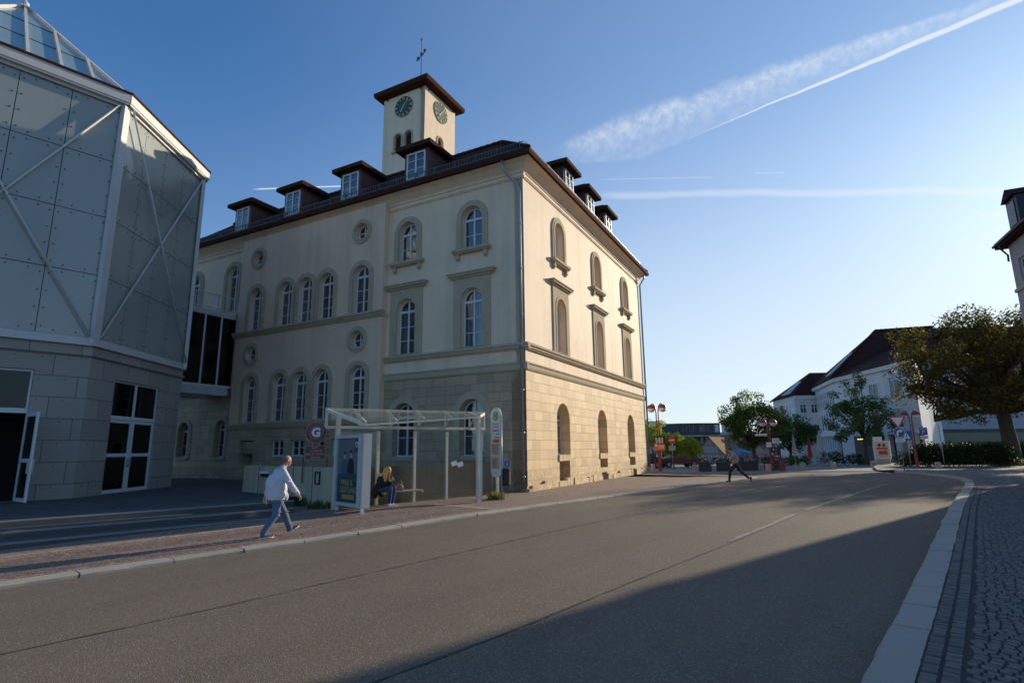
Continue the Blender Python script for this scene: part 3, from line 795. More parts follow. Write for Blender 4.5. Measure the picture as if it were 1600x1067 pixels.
for i, v in enumerate(RV):
    gr.append(arch(v,1.58,1.44,3.9)); gr.append(rect(v-.64,v+.66,[.19,.66,.62][i],1.14))
gr += [rect(9.3,10.2,-.02,.40), rect(15.1,15.95,.02,.40)]
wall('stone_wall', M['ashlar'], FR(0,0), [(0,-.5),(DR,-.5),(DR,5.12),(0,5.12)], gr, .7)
mb = MB(); mb.box(.3,DR-.02,26.45,26.9,-.5,14.45); mb.box(DR-.45,DR,.5,26.9,-.5,14.45); mb.build('rear_wall', M['plaster_side'], U)
mb = MB(); mb.box(1.0,DR-.6,1.0,26.3,-.4,-.1); mb.box(2.2,2.35,.9,26.3,-.1,14.3); mb.box(2.36,DR-.6,2.2,2.35,-.1,14.3); mb.box(.5,DR-.6,.5,26.3,14.2,14.4)
for z in (5.4,10.2): mb.box(.85,2.2,.85,26.3,z,z+.2); mb.box(2.2,DR-.6,.85,2.2,z,z+.2)
mb.build('room_lining', M['room'], U)
# niche backs on the sunlit front
for i, v in enumerate(RV): mb = MB(); mb.box(v-.7,v+.7,.40,.44,.1,1.16); mb.build('niche_back', M['ashlar'], U)
for a_ in (9.25,15.0): mb = MB(); mb.box(a_,a_+1.0,.3,.34,-.05,.42); mb.build('niche_back', M['ashlar'], U)
# --- window kinds: mesh data is shared between repeats
def win_mesh(w_, h, bars, fr=.075, round_=True, kind='arch'):
    """frame with mullion, transom and glazing bars -> (frame mesh, pane mesh)"""
    if kind == 'circ': out = circ(0,0,w_/2); hole_full = circ(0,0,w_/2-fr)
    elif round_: out = arch(0,w_,0,h); hole_full = arch(0,w_-2*fr,fr,h-fr)
    else: out = rect(-w_/2,w_/2,0,h); hole_full = rect(-w_/2+fr,w_/2-fr,fr,h-fr)
    vs, fs = plate(out, [hole_full], -.035, .035); mb = MB(); mb.add(vs, fs)
    if kind == 'circ':
        mb.box(-.03,.03,-w_/2+fr*.8,w_/2-fr*.8,-.03,.03); mb.box(-w_/2+fr*.8,w_/2-fr*.8,-.02,.02,-.025,.025)
    else:
        tr = h-w_/2-.02 if round_ else None
        mb.box(-.045,.045,fr*.9,h-fr*.9,-.03,.045)
        if tr: mb.box(-w_/2+fr*.9,w_/2-fr*.9,tr-.06,tr+.06,-.03,.055)
        for t in bars: mb.box(-w_/2+fr*.9,w_/2-fr*.9,t-.016,t+.016,-.02,.028)
        mb.box(-w_/2,w_/2,-.04,fr*.5,-.04,.075)
    f = mb.mesh('window', M['frame'])
    pvs, pfs = plate(hole_full, [], -.006, .006); mp = MB(); mp.add(pvs, pfs); p = mp.mesh('pane', M['pane'])
    return f, p
def surround_mesh(w_, h, ring, c0, c1, rect_out=None, mat='trim'):
    out = arch(0,w_+2*ring,0,h+ring) if rect_out is None else rect_out
    vs, fs = plate(out, [[(x, y) for x,y in arch(0,w_,-.001 if False else 0.02,h)]], c0, c1); mb = MB(); mb.add(vs, fs)
    v2, f2 = plate(arch(0,w_+.30,0,h+.15), [arch(0,w_+.02,.03,h+.01)], c1-.004, c1+.022); mb.add(v2, f2)
    return mb.mesh('surround', M[mat])
def sill_mesh(w_, brackets=True, d=.25, t=.14):
    mb = MB(); mb.box(-w_/2,w_/2,-t,0,-.1,d); mb.box(-w_/2+.05,w_/2-.05,-t-.07,-t,-.1,d*.75)
    if brackets:
        for sx in (-1,1):
            x = sx*(w_/2-.26); mb.box(x-.09,x+.09,-t-.32,-t-.06,-.05,.14); mb.box(x-.06,x+.06,-t-.40,-t-.31,-.05,.08)
    return mb.mesh('sill', M['trim'])
def lintel_mesh(w_):
    mb = MB(); mb.box(-w_/2,w_/2,.10,.16,-.05,.28); mb.box(-w_/2+.07,w_/2-.07,0,.10,-.05,.23); mb.box(-w_/2+.15,w_/2-.15,-.09,.01,-.05,.13)
    return mb.mesh('lintel', M['trim'])
def curtain_mesh(w_, z0, z1, sides=True):
    mb = MB(); n = 22
    for x0, x1 in (((-w_/2,-w_*.13),(w_*.13,w_/2)) if sides else ((-w_/2,w_/2),)):
        o = len(mb.v)
        for i in range(n+1):
            x = x0+(x1-x0)*i/n; c = .03*math.sin(i*1.9)
            mb.v += [(x,z0,c),(x,z1,c)]
        for i in range(n): mb.f.append((o+2*i,o+2*i+2,o+2*i+3,o+2*i+1)); mb.m.append(0)
    return mb.mesh('curtain', M['curtain'], recalc=False)
W_up = win_mesh(1.12, 2.08, [.72]); W_mid = win_mesh(1.14, 2.78, [.72,1.42]); W_c = win_mesh(1.06, 2.56, [.66,1.28]); W_g = win_mesh(1.24, 2.5, [.9])
W_door = win_mesh(1.12, 2.86, [.9,1.6]); W_rnd = win_mesh(.88, 0, [], .06, kind='circ'); W_base = win_mesh(1.0, .86, [.43], round_=False); W_gr = win_mesh(1.5, 2.42, [.8,1.4])
S_up = surround_mesh(1.14, 2.10, .30, 0, .07); S_c = surround_mesh(1.08, 2.56, .28, 0, .06); S_low = surround_mesh(1.05, 2.62, .26, 0, .06)
S_mid = surround_mesh(1.16, 2.80, .30, 0, .06, [(-1.0,-.05),(1.0,-.05),(1.0,3.42),(-1.0,3.42)])
S_g = surround_mesh(1.30, 2.53, .34, 0, .05)
mb = MB(); vs, fs = plate(circ(0,0,.68), [circ(0,0,.46)], 0, .06); mb.add(vs, fs); vs, fs = plate(circ(0,0,.56), [circ(0,0,.46)], .056, .085); mb.add(vs, fs); S_rnd = mb.mesh('surround', M['trim'])
SILL = sill_mesh(2.06); LINT = lintel_mesh(2.62); SILLC = sill_mesh(1.2, False, .12, .10)
CURT = [curtain_mesh(1.02,.1,2.45), curtain_mesh(1.02,.1,1.5,False), curtain_mesh(1.0,1.15,2.0,False), curtain_mesh(1.04,.1,2.3,False)]
def window(meshes, fr, rec, sur=None, sill=None, lint=None, curt=None, sur_z=0):
    """one window: frame > pane, surround, sill, lintel, curtain"""
    f = link('window', meshes[0], U, fr @ Matrix.Translation((0,0,-rec)))
    link('pane', meshes[1], f, Matrix.Translation((0,0,.0)))
    if sur: link('surround', sur, f, Matrix.Translation((0,sur_z,rec+.002)))
    if sill: link('sill', sill, f, Matrix.Translation((0,-.01,rec+.002)))
    if lint: link('lintel', lint, f, Matrix.Translation((0,3.42,rec+.004)))
    if curt is not None: link('curtain', CURT[curt], f, Matrix.Translation((0,0,-.16)))
    return f
for i,u in enumerate(PAV):
    window(W_up, FL(u,11.09), .24, S_up, SILL, None, 1 if i else None); window(W_mid, FL(u,6.33), .24, S_mid, None, LINT, 0)
    window(W_g, FL(u,1.43), .34, S_g, SILLC)
for v in RV:
    window(W_up, FR(v,11.09), .34, S_up, SILL); window(W_mid, FR(v,6.33), .34, S_mid, None, LINT, 0)
    f = window(W_gr, FR(v,1.45), .50); mb = MB(); mb.box(-.72,.62,-.29,.0,-.1,.56); mb.build('sill', M['ashlar'], f)
for i,u in enumerate(SU): window(W_c, FL(u,8.68,CO), .26, S_c, None, None, [0,3][i]); 
for i,u in enumerate((9.3,17.4)): window(W_c, FL(u,3.35,CO), .26, S_low, None, None, None)
for i,u in enumerate(TU):
    window(W_c, FL(u,8.68,CO), .26, S_c, None, None, [None,3,0][i]); window(W_c, FL(u,3.35,CO), .26, S_low, None, None, [None,2,None][i])
for u,z in ((9.42,13.15),(17.55,13.1),(9.43,7.32),(17.58,7.27)): window(W_rnd, FL(u,z,CO), .28, S_rnd)
for u in PAV2: window(W_door, FL(u,10.3), .24, S_up if False else surround_mesh(1.14,2.88,.30,0,.07), None, None, 1); window(W_mid, FL(u,6.33), .24, S_mid, None, LINT)
for u in (20.25,23.85): window(win_mesh(1.02,2.12,[.7]), FL(u,1.47), .3, surround_mesh(1.05,2.14,.26,0,.05), SILLC)
for u in (10.4,11.9,13.35,14.9): window(W_base, FL(u,1.5,CO), .2)
mb = MB(); mb.box(-.6,.6,0,1.28,-.6,-.55); mb.box(-.55,.5,.55,1.2,-.5,-.12); mb.build('vent_niche', M['ashlar_dark'], U, M=FL(17.4,1.1,CO))
# --- string courses, cornice
def course(name, prof, mat='trim'):
    """profile (z, projection) run round pavilion, centre and sunlit front"""
    for (M4, a0, a1) in prof['runs']:
        mb = MB()
        for z0, z1, c in prof['p']: mb.box(a0, a1, z0, z1, -.08, c)
        mb.build(name, M[mat], U, M=M4)
P1 = [(5.99,6.05,.10),(6.05,6.16,.15),(6.16,6.26,.21)]
P2 = [(5.10,5.16,.05),(5.16,5.36,.07),(5.36,5.43,.11)]
course('string_course', {'p':P1,'runs':[(FL(0,0),-7.83,.21),(FR(0,0),.083,DR+.21),(FL(0,0),-26.9,-19.1)]})
course('string_course', {'p':P2,'runs':[(FL(0,0),-7.83,.11),(FR(0,0),.083,DR+.11),(FL(0,0),-26.9,-19.1)]}, 'trim')
course('string_course', {'p':[(8.36,8.45,.08),(8.45,8.56,.14),(8.56,8.66,.22)],'runs':[(FL(0,0,CO),-19.25,-7.72)]})
course('string_course', {'p':[(3.03,3.10,.07),(3.10,3.22,.12),(3.22,3.31,.18)],'runs':[(FL(0,0,CO),-19.25,-7.72)]})
course('cornice', {'p':[(14.0,14.06,.05),(14.06,14.16,.09),(14.16,14.25,.06),(14.25,14.30,.11)],'runs':[(FL(0,0),-7.83,.09),(FR(0,0),.083,DR+.09),(FL(0,0),-26.9,-19.1)]}, 'plaster')
mb = MB(); mb.box(-.15,.04,-.05,-.02+.0,-.4,.22); mb.box(-.16,.2,-.16,.2,-.4,.12); mb.build('corner_plinth', M['ashlar_dark'], U)
# rough plinth along the sunlit front
rn = random.Random(2)
for p0, p1 in ((.22,9.25),(10.25,15.05),(16.0,DR+.12)):
    mb = MB(); x = p0
    while x < p1:
        e = min(p1, x+rn.uniform(.5,1.3)); e = p1 if p1-e < .3 else e
        mb.box(x-.004,e+.004,-rn.uniform(.06,.13),.1,-.4,rn.uniform(.22,.42)); x = e
    mb.build('plinth', M['ashlar'], U)
# --- eaves, gutter, roof
E = .68; UL = 26.9
def ring(off, z): return [(-off,-off,z),(DR+off,-off,z),(DR+off,UL+off,z),(-off,UL+off,z)]
def band(mb, r0, r1, mi=0):
    o = len(mb.v); mb.v += r0+r1
    for i in range(4): mb.f.append((o+i,o+(i+1)%4,o+4+(i+1)%4,o+4+i)); mb.m.append(mi)
mb = MB(); band(mb, ring(.03,14.28), ring(.12,14.42)); band(mb, ring(.12,14.42), ring(.34,14.62)); band(mb, ring(.34,14.62), ring(.60,14.74)); mb.build('soffit', M['plaster'], U, recalc=False)
mb = MB(); band(mb, ring(.58,14.72), ring(.70,14.74)); band(mb, ring(.70,14.74), ring(.73,14.86)); band(mb, ring(.73,14.86), ring(.72,14.97)); band(mb, ring(.72,14.97), ring(.60,14.98)); band(mb, ring(.60,14.98), ring(.60,14.80)); mb.build('gutter', M['gutter'], U, recalc=False)
mb = MB(); band(mb, ring(.66,14.99), ring(-2.45,17.74)); band(mb, ring(-2.45,17.74), ring(-9.5,19.1)); mb.build('roof', M['roof'], U, recalc=False)
mb = MB()
for a,b in (((-.62,-.62,15.06),(2.45,2.45,17.8)),((DR+.62,-.62,15.06),(DR-2.45,2.45,17.8)),((2.45,2.45,17.78),(2.45,UL-2.45,17.78)),((2.45,2.45,17.78),(DR-2.45,2.45,17.78))):
    a, b = Vector(a), Vector(b); k = max(2,int((b-a).length/.38))
    for i in range(k): mb.tube(a+(b-a)*i/k, a+(b-a)*(i+.97)/k, .12, .10, 8)
mb.build('ridge_tiles', M['roof'], U, smooth=False)
for nm, ax in (('L',1),('R',0)):
    mb = MB(); zz = (15.33,15.62); ins = -.28
    L_ = UL if ax else DR
    P_ = (lambda t,z,o=.0: (ins-o, t, z)) if ax else (lambda t,z,o=.0: (t, ins-o, z))
    for z in zz: mb.beam(P_(-.2,z), P_(L_,z), .025, .035)
    t = -.2
    while t < L_: mb.beam(P_(t,15.16), P_(t,15.66), .02, .02); t += .17
    t = 0
    while t < L_: mb.beam(P_(t,15.1), P_(t,15.68), .03, .05); mb.beam(P_(t,15.62), P_(t,15.5,-.45), .03, .03); t += 1.2
    mb.build('snow_guard', M['snow'], U)
# --- dormers
def dormer(M4, w_, z0, z1, depth):
    """frame: a right, b up, c out; window plane at c=0"""
    d = MB(); hw = w_/2
    d.box(-hw-.16,-hw,z0-.3,z1+.12,-depth,-.02); d.box(hw,hw+.16,z0-.3,z1+.12,-depth,-.02); d.box(-hw,hw,z1,z1+.12,-depth,-.02); d.box(-hw,hw,z0-.3,z0,-depth,-.02)
    for k in range(1,7):
        for sx in (-1,1): d.box(sx*(hw+.16)-.012,sx*(hw+.16)+.012,z0-.3,z1+.1,-.32*k-.02,-.32*k+.02)
    o = d.build('dormer', M['dormer'], U, M=M4)
    r_ = MB(); e = .36; zt = z1+.12
    a = hw+.16+e
    lo = [(-a,zt,e),(a,zt,e),(a,zt,-depth-.3),(-a,zt,-depth-.3)]; hi = [(x,y+.22,c) for x,y,c in lo]; k = .62
    tp = [(-a+k,zt+.62,e-k),(a-k,zt+.62,e-k),(a-k,zt+.62,-depth-.3),(-a+k,zt+.62,-depth-.3)]
    n_ = len(r_.v); r_.v += lo+hi+tp
    for j in (0,4):
        for i in range(4): r_.f.append((n_+j+i,n_+j+(i+1)%4,n_+j+4+(i+1)%4,n_+j+4+i)); r_.m.append(0)
    r_.f += [(n_+3,n_+2,n_+1,n_),(n_+8,n_+9,n_+10,n_+11)]; r_.m += [0,0]
    r_.build('dormer_roof', M['roof'], o)
    f = win_mesh_rect(w_, z1-z0); fo = link('window', f[0], o, Matrix.Translation((0,z0,.0))); 
    pl = MB(); pl.box(-w_/2+.03,w_/2-.03,z0+.03,z1-.03,-.012,-.004); pl.build('pane', M['pane'], o)
    lin = MB(); lin.box(-hw,hw,z0-.2,z1,-depth+.1,-depth+.15); lin.box(-hw,-hw+.02,z0,z1,-depth,-.1); lin.build('lining', M['room'], o)
    if w_ > 0:
        c_ = MB(); c_.box(-hw+.05,hw-.05,z0+.05,z0+(z1-z0)*.5,-.14,-.13); c_.build('curtain', M['curtain'], o)
_wr = {}
def win_mesh_rect(w_, h):
    if (w_,h) not in _wr: _wr[(w_,h)] = win_mesh(w_, h, [h*.36,h*.68], .09, round_=False)
    return _wr[(w_,h)]
for u in (6.17,10.75,15.35,19.93): dormer(FL(u,0,.02), 1.2, 15.52, 17.0, 3.2)
for v in (6.1,9.6,13.05): dormer(FR(v,0,-.12), 1.15, 15.75, 17.1, 3.2)
# --- downpipes
mb = MB(); mb.path([(-.62,.75,14.75),(-.62,.75,14.45),(-.5,.62,14.2),(-.16,.2,13.6),(-.12,.12,13.3),(-.12,.12,.35)], .065, 8)
for z in (.6,2.4,4.2,7.5,9.6,11.7): mb.tube((-.12,.12,z-.04),(-.12,.12,z+.04),.085,.085,8)
mb.box(-.2,-.04,.04,.2,6.0,6.3); mb.build('downpipe', M['zinc'], U, smooth=True)
mb = MB(); mb.path([(DR+.1,-.5,14.75),(DR+.1,-.45,14.4),(DR+.1,-.12,13.9),(DR+.1,-.1,.2)], .065, 8); mb.build('downpipe', M['zinc'], U, smooth=True)
mb = MB()
mb.box(-.9,.3,0,1.0,.002,.012); mb.build('patched_plaster', M['concrete'], U, M=FL(1.2,.55))
mb = MB(); mb.box(-.15,.15,-.15,.15,.014,.03); o = mb.build('notice_plate', M['white'], U, M=FL(.95,1.12))
mb = MB(); mb.box(-.135,.135,-.135,.135,.03,.034); o2 = mb.build('plate_face', paint('violet_plate', (.16,.16,.50), .4, .1), o)
mb = MB(); vs, fs = text_geo('d', .24, .001); mb.add(vs, fs); mb.build('plate_symbol', M['white'], o, M=Matrix.Translation((0,0,.036)))
# --- clock tower
TV0, TV1, TU0, TU1, TZ = 7.7, 11.55, 11.65, 15.5, 27.9
tw = MB(); vs, fs = plate([(-TU1,14.5),(-TU0-.012,14.5),(-TU0-.012,TZ),(-TU1,TZ)], [arch(-u,.64,23.2,24.55) for u in (13.1,14.05)], -.4, 0); tw.add(vs, fs, 0, FL(0,0,-TV0))
vs, fs = plate([(TV0+.0,14.5),(TV1,14.5),(TV1,TZ),(TV0+.0,TZ)], [arch(9.62,.64,23.2,24.55)], -.4, 0); tw.add(vs, fs, 0, FR(0,0,-TU0))
tw.box(TV1-.4,TV1,TU0+.41,TU1,14.5,TZ); tw.box(TV0+.41,TV1-.41,TU1-.4,TU1,14.5,TZ)
T = tw.build('clock_tower', M['tower'], U)
mb = MB(); mb.box(TV0+.6,TV1-.5,TU0+.6,TU1-.5,22,26); mb.build('belfry_lining', M['room'], T)
def louvre(M4):
    mb = MB(); vs, fs = plate(arch(0,.64+.24,0,1.35+.12), [arch(0,.62,.02,1.34)], 0, .045); mb.add(vs, fs); mb.box(-.5,.5,-.12,0,-.05,.16); mb.build('arch_trim', M['trim'], T, M=M4)
    mb = MB()
    for k in range(12): mb.beam((-.33,.05+.105*k,-.2),(.33,.05+.105*k,-.2),.02,.1,up=(0,.7,.7))
    mb.build('louvre', M['joint'], T, M=M4)
for u in (13.1,14.05): louvre(FL(u,23.2,-TV0))
louvre(FR(9.62,23.2,-TU0))
tc = ((TV0+TV1)/2, (TU0+TU1)/2)
def sq(h, z): return [(tc[0]-h,tc[1]-h,z),(tc[0]+h,tc[1]-h,z),(tc[0]+h,tc[1]+h,z),(tc[0]-h,tc[1]+h,z)]
mb = MB(); hw = (TV1-TV0)/2
for a,b in ((sq(hw-.05,27.72),sq(hw+.52,27.86)),(sq(hw+.52,27.86),sq(hw+.56,28.02)),(sq(hw+.56,28.02),sq(hw+.56,28.22)),(sq(hw+.56,28.22),sq(.05,29.5))): band(mb, a, b)
mb.build('tower_roof', M['gutter'], T, recalc=False)
mb = MB(); 
for sx,sy in ((-1,-1),(1,-1),(-1,1)):
    for k in (.5,): mb.beam((tc[0]+sx*hw*.8,tc[1]+sy*hw,27.6),(tc[0]+sx*hw*.8,tc[1]+sy*(hw+.3),27.75),.05,.1); mb.beam((tc[0]+sx*hw,tc[1]+sy*hw*.8,27.6),(tc[0]+sx*(hw+.3),tc[1]+sy*hw*.8,27.75),.05,.1)
mb.build('eaves_bracket', M['black'], T)
mb = MB(); P = Vector((tc[0],tc[1],29.4)); mb.tube(P, P+Vector((0,0,4.3)), .04, .025, 8); mb.ball(P+Vector((0,0,.5)),.13); mb.ball(P+Vector((0,0,4.3)),.09)
mb.tube(P+Vector((0,0,4.3)), P+Vector((0,0,4.55)), .03, .005, 6)
q = P+Vector((0,0,2.9)); a = Vector((.45,-.9,0)).normalized(); b = Vector((0,0,1))
for s0_,s1_,h0,h1 in ((-.36,-.1,-.6,-.15),(-.1,.15,-.2,.2),(.15,.36,.1,.55)):
    mb.add([q+a*s0_+b*(h0),q+a*s1_+b*(h1-.15),q+a*s1_+b*(h1),q+a*s0_+b*(h0+.5)],[(0,1,2,3)])
mb.beam(q+a*-.42+b*-.5, q+a*.42+b*.5, .03,.03)
mb.build('weathervane', M['snow'], T)
def clock(M4, hour, minute):
    mb = MB(); vs, fs = plate(circ(0,0,.83,40), [], 0, .05); mb.add(vs, fs); o = mb.build('clock_dial', M['black'], T, M=M4)
    mb = MB(); vs, fs = plate(circ(0,0,.50,40), [], .05, .058); mb.add(vs, fs); mb.build('dial_centre', M['green'], T, M=M4)
    mb = MB()
    for k in range(12):
        a = PI/2-k*PI/6; RM = Matrix.Rotation(a-PI/2,4,'Z')
        for dx in ((-.045,.045) if k % 3 else (-.07,0,.07)): mb.box(dx-.022,dx+.022,.55,.76,.052,.066,0,RM)
    vs, fs = plate(circ(0,0,.83,40), [circ(0,0,.80,40)], .05,.064); mb.add(vs, fs)
    mb.build('numerals', M['gold'], T, M=M4)
    mb = MB()
    for ang,l,wd,c in ((minute/60*2*PI,.72,.035,.085),((hour+minute/60)/12*2*PI,.5,.05,.075)):
        RM = Matrix.Rotation(-ang,4,'Z'); mb.box(-wd,wd,-.12,l*.8,c,c+.012,0,RM); mb.add([(-wd*2,l*.7,c+.006),(wd*2,l*.7,c+.006),(0,l,c+.006)],[(0,1,2)],0,RM)
    mb.build('clock_hands', M['gold'], T, M=M4)
clock(FL(13.58,26.65,-TV0), 7, 7); clock(FR(9.62,26.62,-TU0), 7, 7)

# ------------------------------------------------------------------ the glass hall (octagonal)
HK = Vector((-15.22,19.63,0)); aB = R(-2.813); SIDE = 6.055
H_ = thing('glass_hall', 'modern octagonal hall, frosted glass cladding above grey stone base, pyramid glass roof', 'building', (0,0,0))
PZ = .25
def face_frame(i):
    """i=0: right-hand face; i=-1: left-hand face; a runs right, c outwards"""
    P = HK.copy(); az = aB
    if i >= 0:
        for k in range(i): P += Vector((math.sin(az),math.cos(az),0))*SIDE; az -= R(45)
    else:
        for k in range(-i): az += R(45); P -= Vector((math.sin(az),math.cos(az),0))*SIDE
    d = Vector((math.sin(az),math.cos(az),0)); c = Vector((d.y,-d.x,0))
    return Matrix(((d.x,0,c.x,P.x),(d.y,0,c.y,P.y),(0,1,0,0),(0,0,0,1)))
def rivets(mb, pts, c, r=.028):
    for x, z in pts:
        mb.add([(x+r*math.cos(k*PI/3), z+r*math.sin(k*PI/3), c) for k in range(6)]+[(x+r*math.cos(k*PI/3), z+r*math.sin(k*PI/3), c-.03) for k in range(6)], [(0,1,2,3,4,5)]+[(k,(k+1)%6,6+(k+1)%6,6+k) for k in range(6)])
ROWZ = [5.93,8.22,10.50,12.78,15.06]; COLA = [.30,1.46,2.92,4.40,5.74]
B0, B1 = 5.30, 15.72
for i in range(-2, 6):
    M4 = face_frame(i); det = i in (-1,0,-2)
    holes = []
    if i == 0: holes = [rect(1.46,4.42,PZ,4.53)]
    if i == -1: holes = [rect(SIDE-4.6,SIDE-1.5,PZ,4.57)]
    vs, fs = plate(rect(0,SIDE,-.3,5.28), holes, -.3, 0); mb = MB(); mb.add(vs, fs); mb.build('stone_base', M['panelstone'], H_, M=M4)
    mb = MB(); mb.box(-.03,SIDE+.03,5.20,5.28,-.1,.10); mb.box(-.02,SIDE+.02,5.285,5.55,-.2,.015); mb.build('stone_cap', M['panelstone'], H_, M=M4)
    mb = MB(); mb.box(-.06,SIDE+.06,5.56,5.62,-.1,.14); mb.box(-.05,SIDE+.05,5.62,5.86,-.1,.035); 
    if det:
        x = .15
        while x < SIDE: rivets(mb, [(x,5.74)], .06, .02); x += .18
    mb.build('steel_sill', M['steel'], H_, M=M4)
    mb = MB()
    xs_ = [.08]+COLA[1:4]+[SIDE-.08]; zs_ = [5.86]+ROWZ[1:4]+[15.10]
    for a in range(4):
        for b in range(4): mb.box(xs_[a]+.012,xs_[a+1]-.012,zs_[b]+.014,zs_[b+1]-.014,-.03,0)
    mb.build('glass_cladding', M['clad'], H_, M=M4)
    mb = MB(); mb.box(.02,SIDE-.02,5.8,15.3,-.09,-.035); mb.build('joint_backing', M['joint'], H_, M=M4)
    if det:
        mb = MB(); pt = []
        for a in range(5):
            for b in range(4):
                for f in (.1,.37,.63,.9):
                    z = zs_[b]+(zs_[b+1]-zs_[b])*f
                    for sx in (-.12,.12):
                        x = xs_[a]+sx
                        if xs_[0] < x < xs_[-1]: pt.append((x,z))
        for b in range(5):
            for a in range(4):
                for f in (.3,.7):
                    for sz in (-.13,.13):
                        z = zs_[b]+sz
                        if zs_[0] < z < zs_[-1]: pt.append((xs_[a]+(xs_[a+1]-xs_[a])*f,z))
        rivets(mb, pt, .012); ob_ = mb.build('cladding_bolts', M['rivet'], H_, M=M4); ob_['kind'] = 'stuff'
        mb = MB(); pt = []
        for b in range(8):
            for k in range(9): pt.append((.36+k*.72+(0 if b%2 else .02), .62+b*.735))
        pt = [p for p in pt if not any(h[0][0]-.1 < p[0] < h[1][0]+.1 and p[1] < h[2][1]+.1 for h in holes) and p[1] < 5.1 and p[0] < SIDE-.1]
        rivets(mb, pt, .006, .022); ob_ = mb.build('stone_anchors', M['rivet'], H_, M=M4); ob_['kind'] = 'stuff'
        for p0, p1 in (((.16,5.9,.13),(SIDE-.16,15.2,.13)),((SIDE-.16,5.9,.20),(.16,15.2,.20))):
            mb = MB(); mb.tube(p0, p1, .038, .038, 10); mb.build('brace', M['steel'], H_, M=M4, smooth=True)
    mb = MB(); mb.box(-.10,SIDE+.10,15.10,15.22,-.1,.10); mb.box(-.11,SIDE+.11,15.22,15.30,-.1,.24); mb.box(-.12,SIDE+.12,15.30,15.66,-.1,.27); mb.build('fascia', M['steel'], H_, M=M4)
    mb = MB(); mb.box(-.13,SIDE+.13,15.662,15.74,-.25,.32); mb.build('eaves_trim', M['gutter'], H_, M=M4)
    mb = MB(); mb.beam((0,5.62,.03),(0,15.66,.03),.34,.16,up=(0,0,1)); mb.build('corner_post', M['steel'], H_, M=M4)
ctr = HK + Vector((math.sin(aB),math.cos(aB),0))*SIDE/2 + Vector((-math.cos(aB),math.sin(aB),0))*SIDE*1.2071
AP = Vector((ctr.x,ctr.y,22.35))
corners = []
P = HK.copy(); az = aB
for k in range(8):
    corners.append(P+Vector((0,0,15.70))); P = P+Vector((math.sin(az),math.cos(az),0))*SIDE; az -= R(45)
for k in range(8):
    a, b = corners[k], corners[(k+1)%8]; mb = MB(); mb.add([a,b,AP],[(0,1,2)]); mb.build('glass_roof', M['roofglass'], H_)
mb = MB()
for k in range(8): mb.beam(corners[k]+Vector((0,0,.05)), AP+Vector((0,0,.06)), .13, .14)
mb.build('hip_rib', M['steel'], H_)
mb = MB(); mz = MB()
for k in range(8):
    a, b = corners[k], corners[(k+1)%8]; d = (b-a).normalized(); mid = (a+b)/2
    n_ = (b-a).cross(AP-a).normalized(); n_ = n_ if n_.z > 0 else -n_
    for f in (.18,.34,.5,.66,.82):
        p = a+(b-a)*f; hgt = 1-abs(f-.5)*2; q = p+(AP-mid)*hgt
        mb.beam(p+n_*.06, q+n_*.06, .10, .14, up=n_)
    for f in (.33,.64): mz.beam(a+(AP-a)*f+n_*.012, b+(AP-b)*f+n_*.012, .03, .02, up=n_)
mb.build('roof_rib', M['steel'], H_); mz.build('roof_joint', M['joint'], H_)
mb = MB(); mb.tube(AP, AP+Vector((0,0,.7)), .05, .02, 8); mb.ball(AP+Vector((0,0,.12)), .16); mb.build('finial', M['steel'], H_)
def glazed(name, parent, M4, x0, x1, z0, z1, mid=(), fr=.07, dep=.06, mat='frame', pane='darkpane'):
    hol = []; xs_ = [x0+fr]+[m for m in ()]+[x1-fr]
    zs_ = [z0]+list(mid)+[z1]
    for a, b in zip(zs_, zs_[1:]): hol.append(rect(x0+fr,x1-fr,a+(fr if a == z0 else fr/2),b-(fr if b == z1 else fr/2)))
    vs, fs = plate(rect(x0,x1,z0,z1), hol, -dep/2, dep/2); mb = MB(); mb.add(vs, fs); o = mb.build(name, M[mat], parent, M=M4)
    mb = MB(); mb.box(x0+fr*.8,x1-fr*.8,z0+fr*.8,z1-fr*.8,-.006,.006); mb.build('pane', M[pane], o)
    return o
FB = face_frame(0); FBr = FB @ Matrix.Translation((0,0,-.12))
for x0,x1 in ((1.47,2.93),(2.95,4.41)):
    o = glazed('door', H_, FBr, x0, x1, PZ+.01, 3.04, (1.68,), .13)
    hx = x1-.07 if x0 < 2 else x0+.07
    mb = MB(); mb.box(hx-.02,hx+.02,1.2,1.55,.03,.09); mb.build('handle', M['zinc'], o)
    glazed('fanlight', H_, FBr, x0, x1, 3.12, 4.52, (), .06)
mb = MB(); mb.box(1.40,4.48,3.045,3.115,-.1,.06); mb.build('transom', M['frame'], H_, M=FBr)
FA = face_frame(-1); FAr = FA @ Matrix.Translation((0,0,-.12))
for x0,x1 in ((SIDE-4.59,SIDE-3.06),(SIDE-3.04,SIDE-1.51)): glazed('fanlight', H_, FAr, x0, x1, 3.2, 4.56, (), .06)
mb = MB(); mb.box(SIDE-4.6,SIDE-1.5,3.10,3.19,-.1,.06); mb.build('transom', M['frame'], H_, M=FAr)
ML = FA @ Matrix.Translation((SIDE-1.52,0,0)) @ Matrix.Rotation(R(-84),4,'Y') @ Matrix.Rotation(PI,4,'Y')
o = glazed('open_door', H_, ML, -1.28, 0, PZ+.02, 3.08, (1.55,), .12)
mb = MB(); mb.box(-1.2,-1.1,2.0,2.7,.035,.04); mb.box(-.95,-.45,.8,1.35,.01,.014); mb.build('sticker', M['white'], o)
mb = MB(); mb.box(-1.24,-1.2,1.15,1.6,-.09,.09); mb.build('handle', M['zinc'], o)
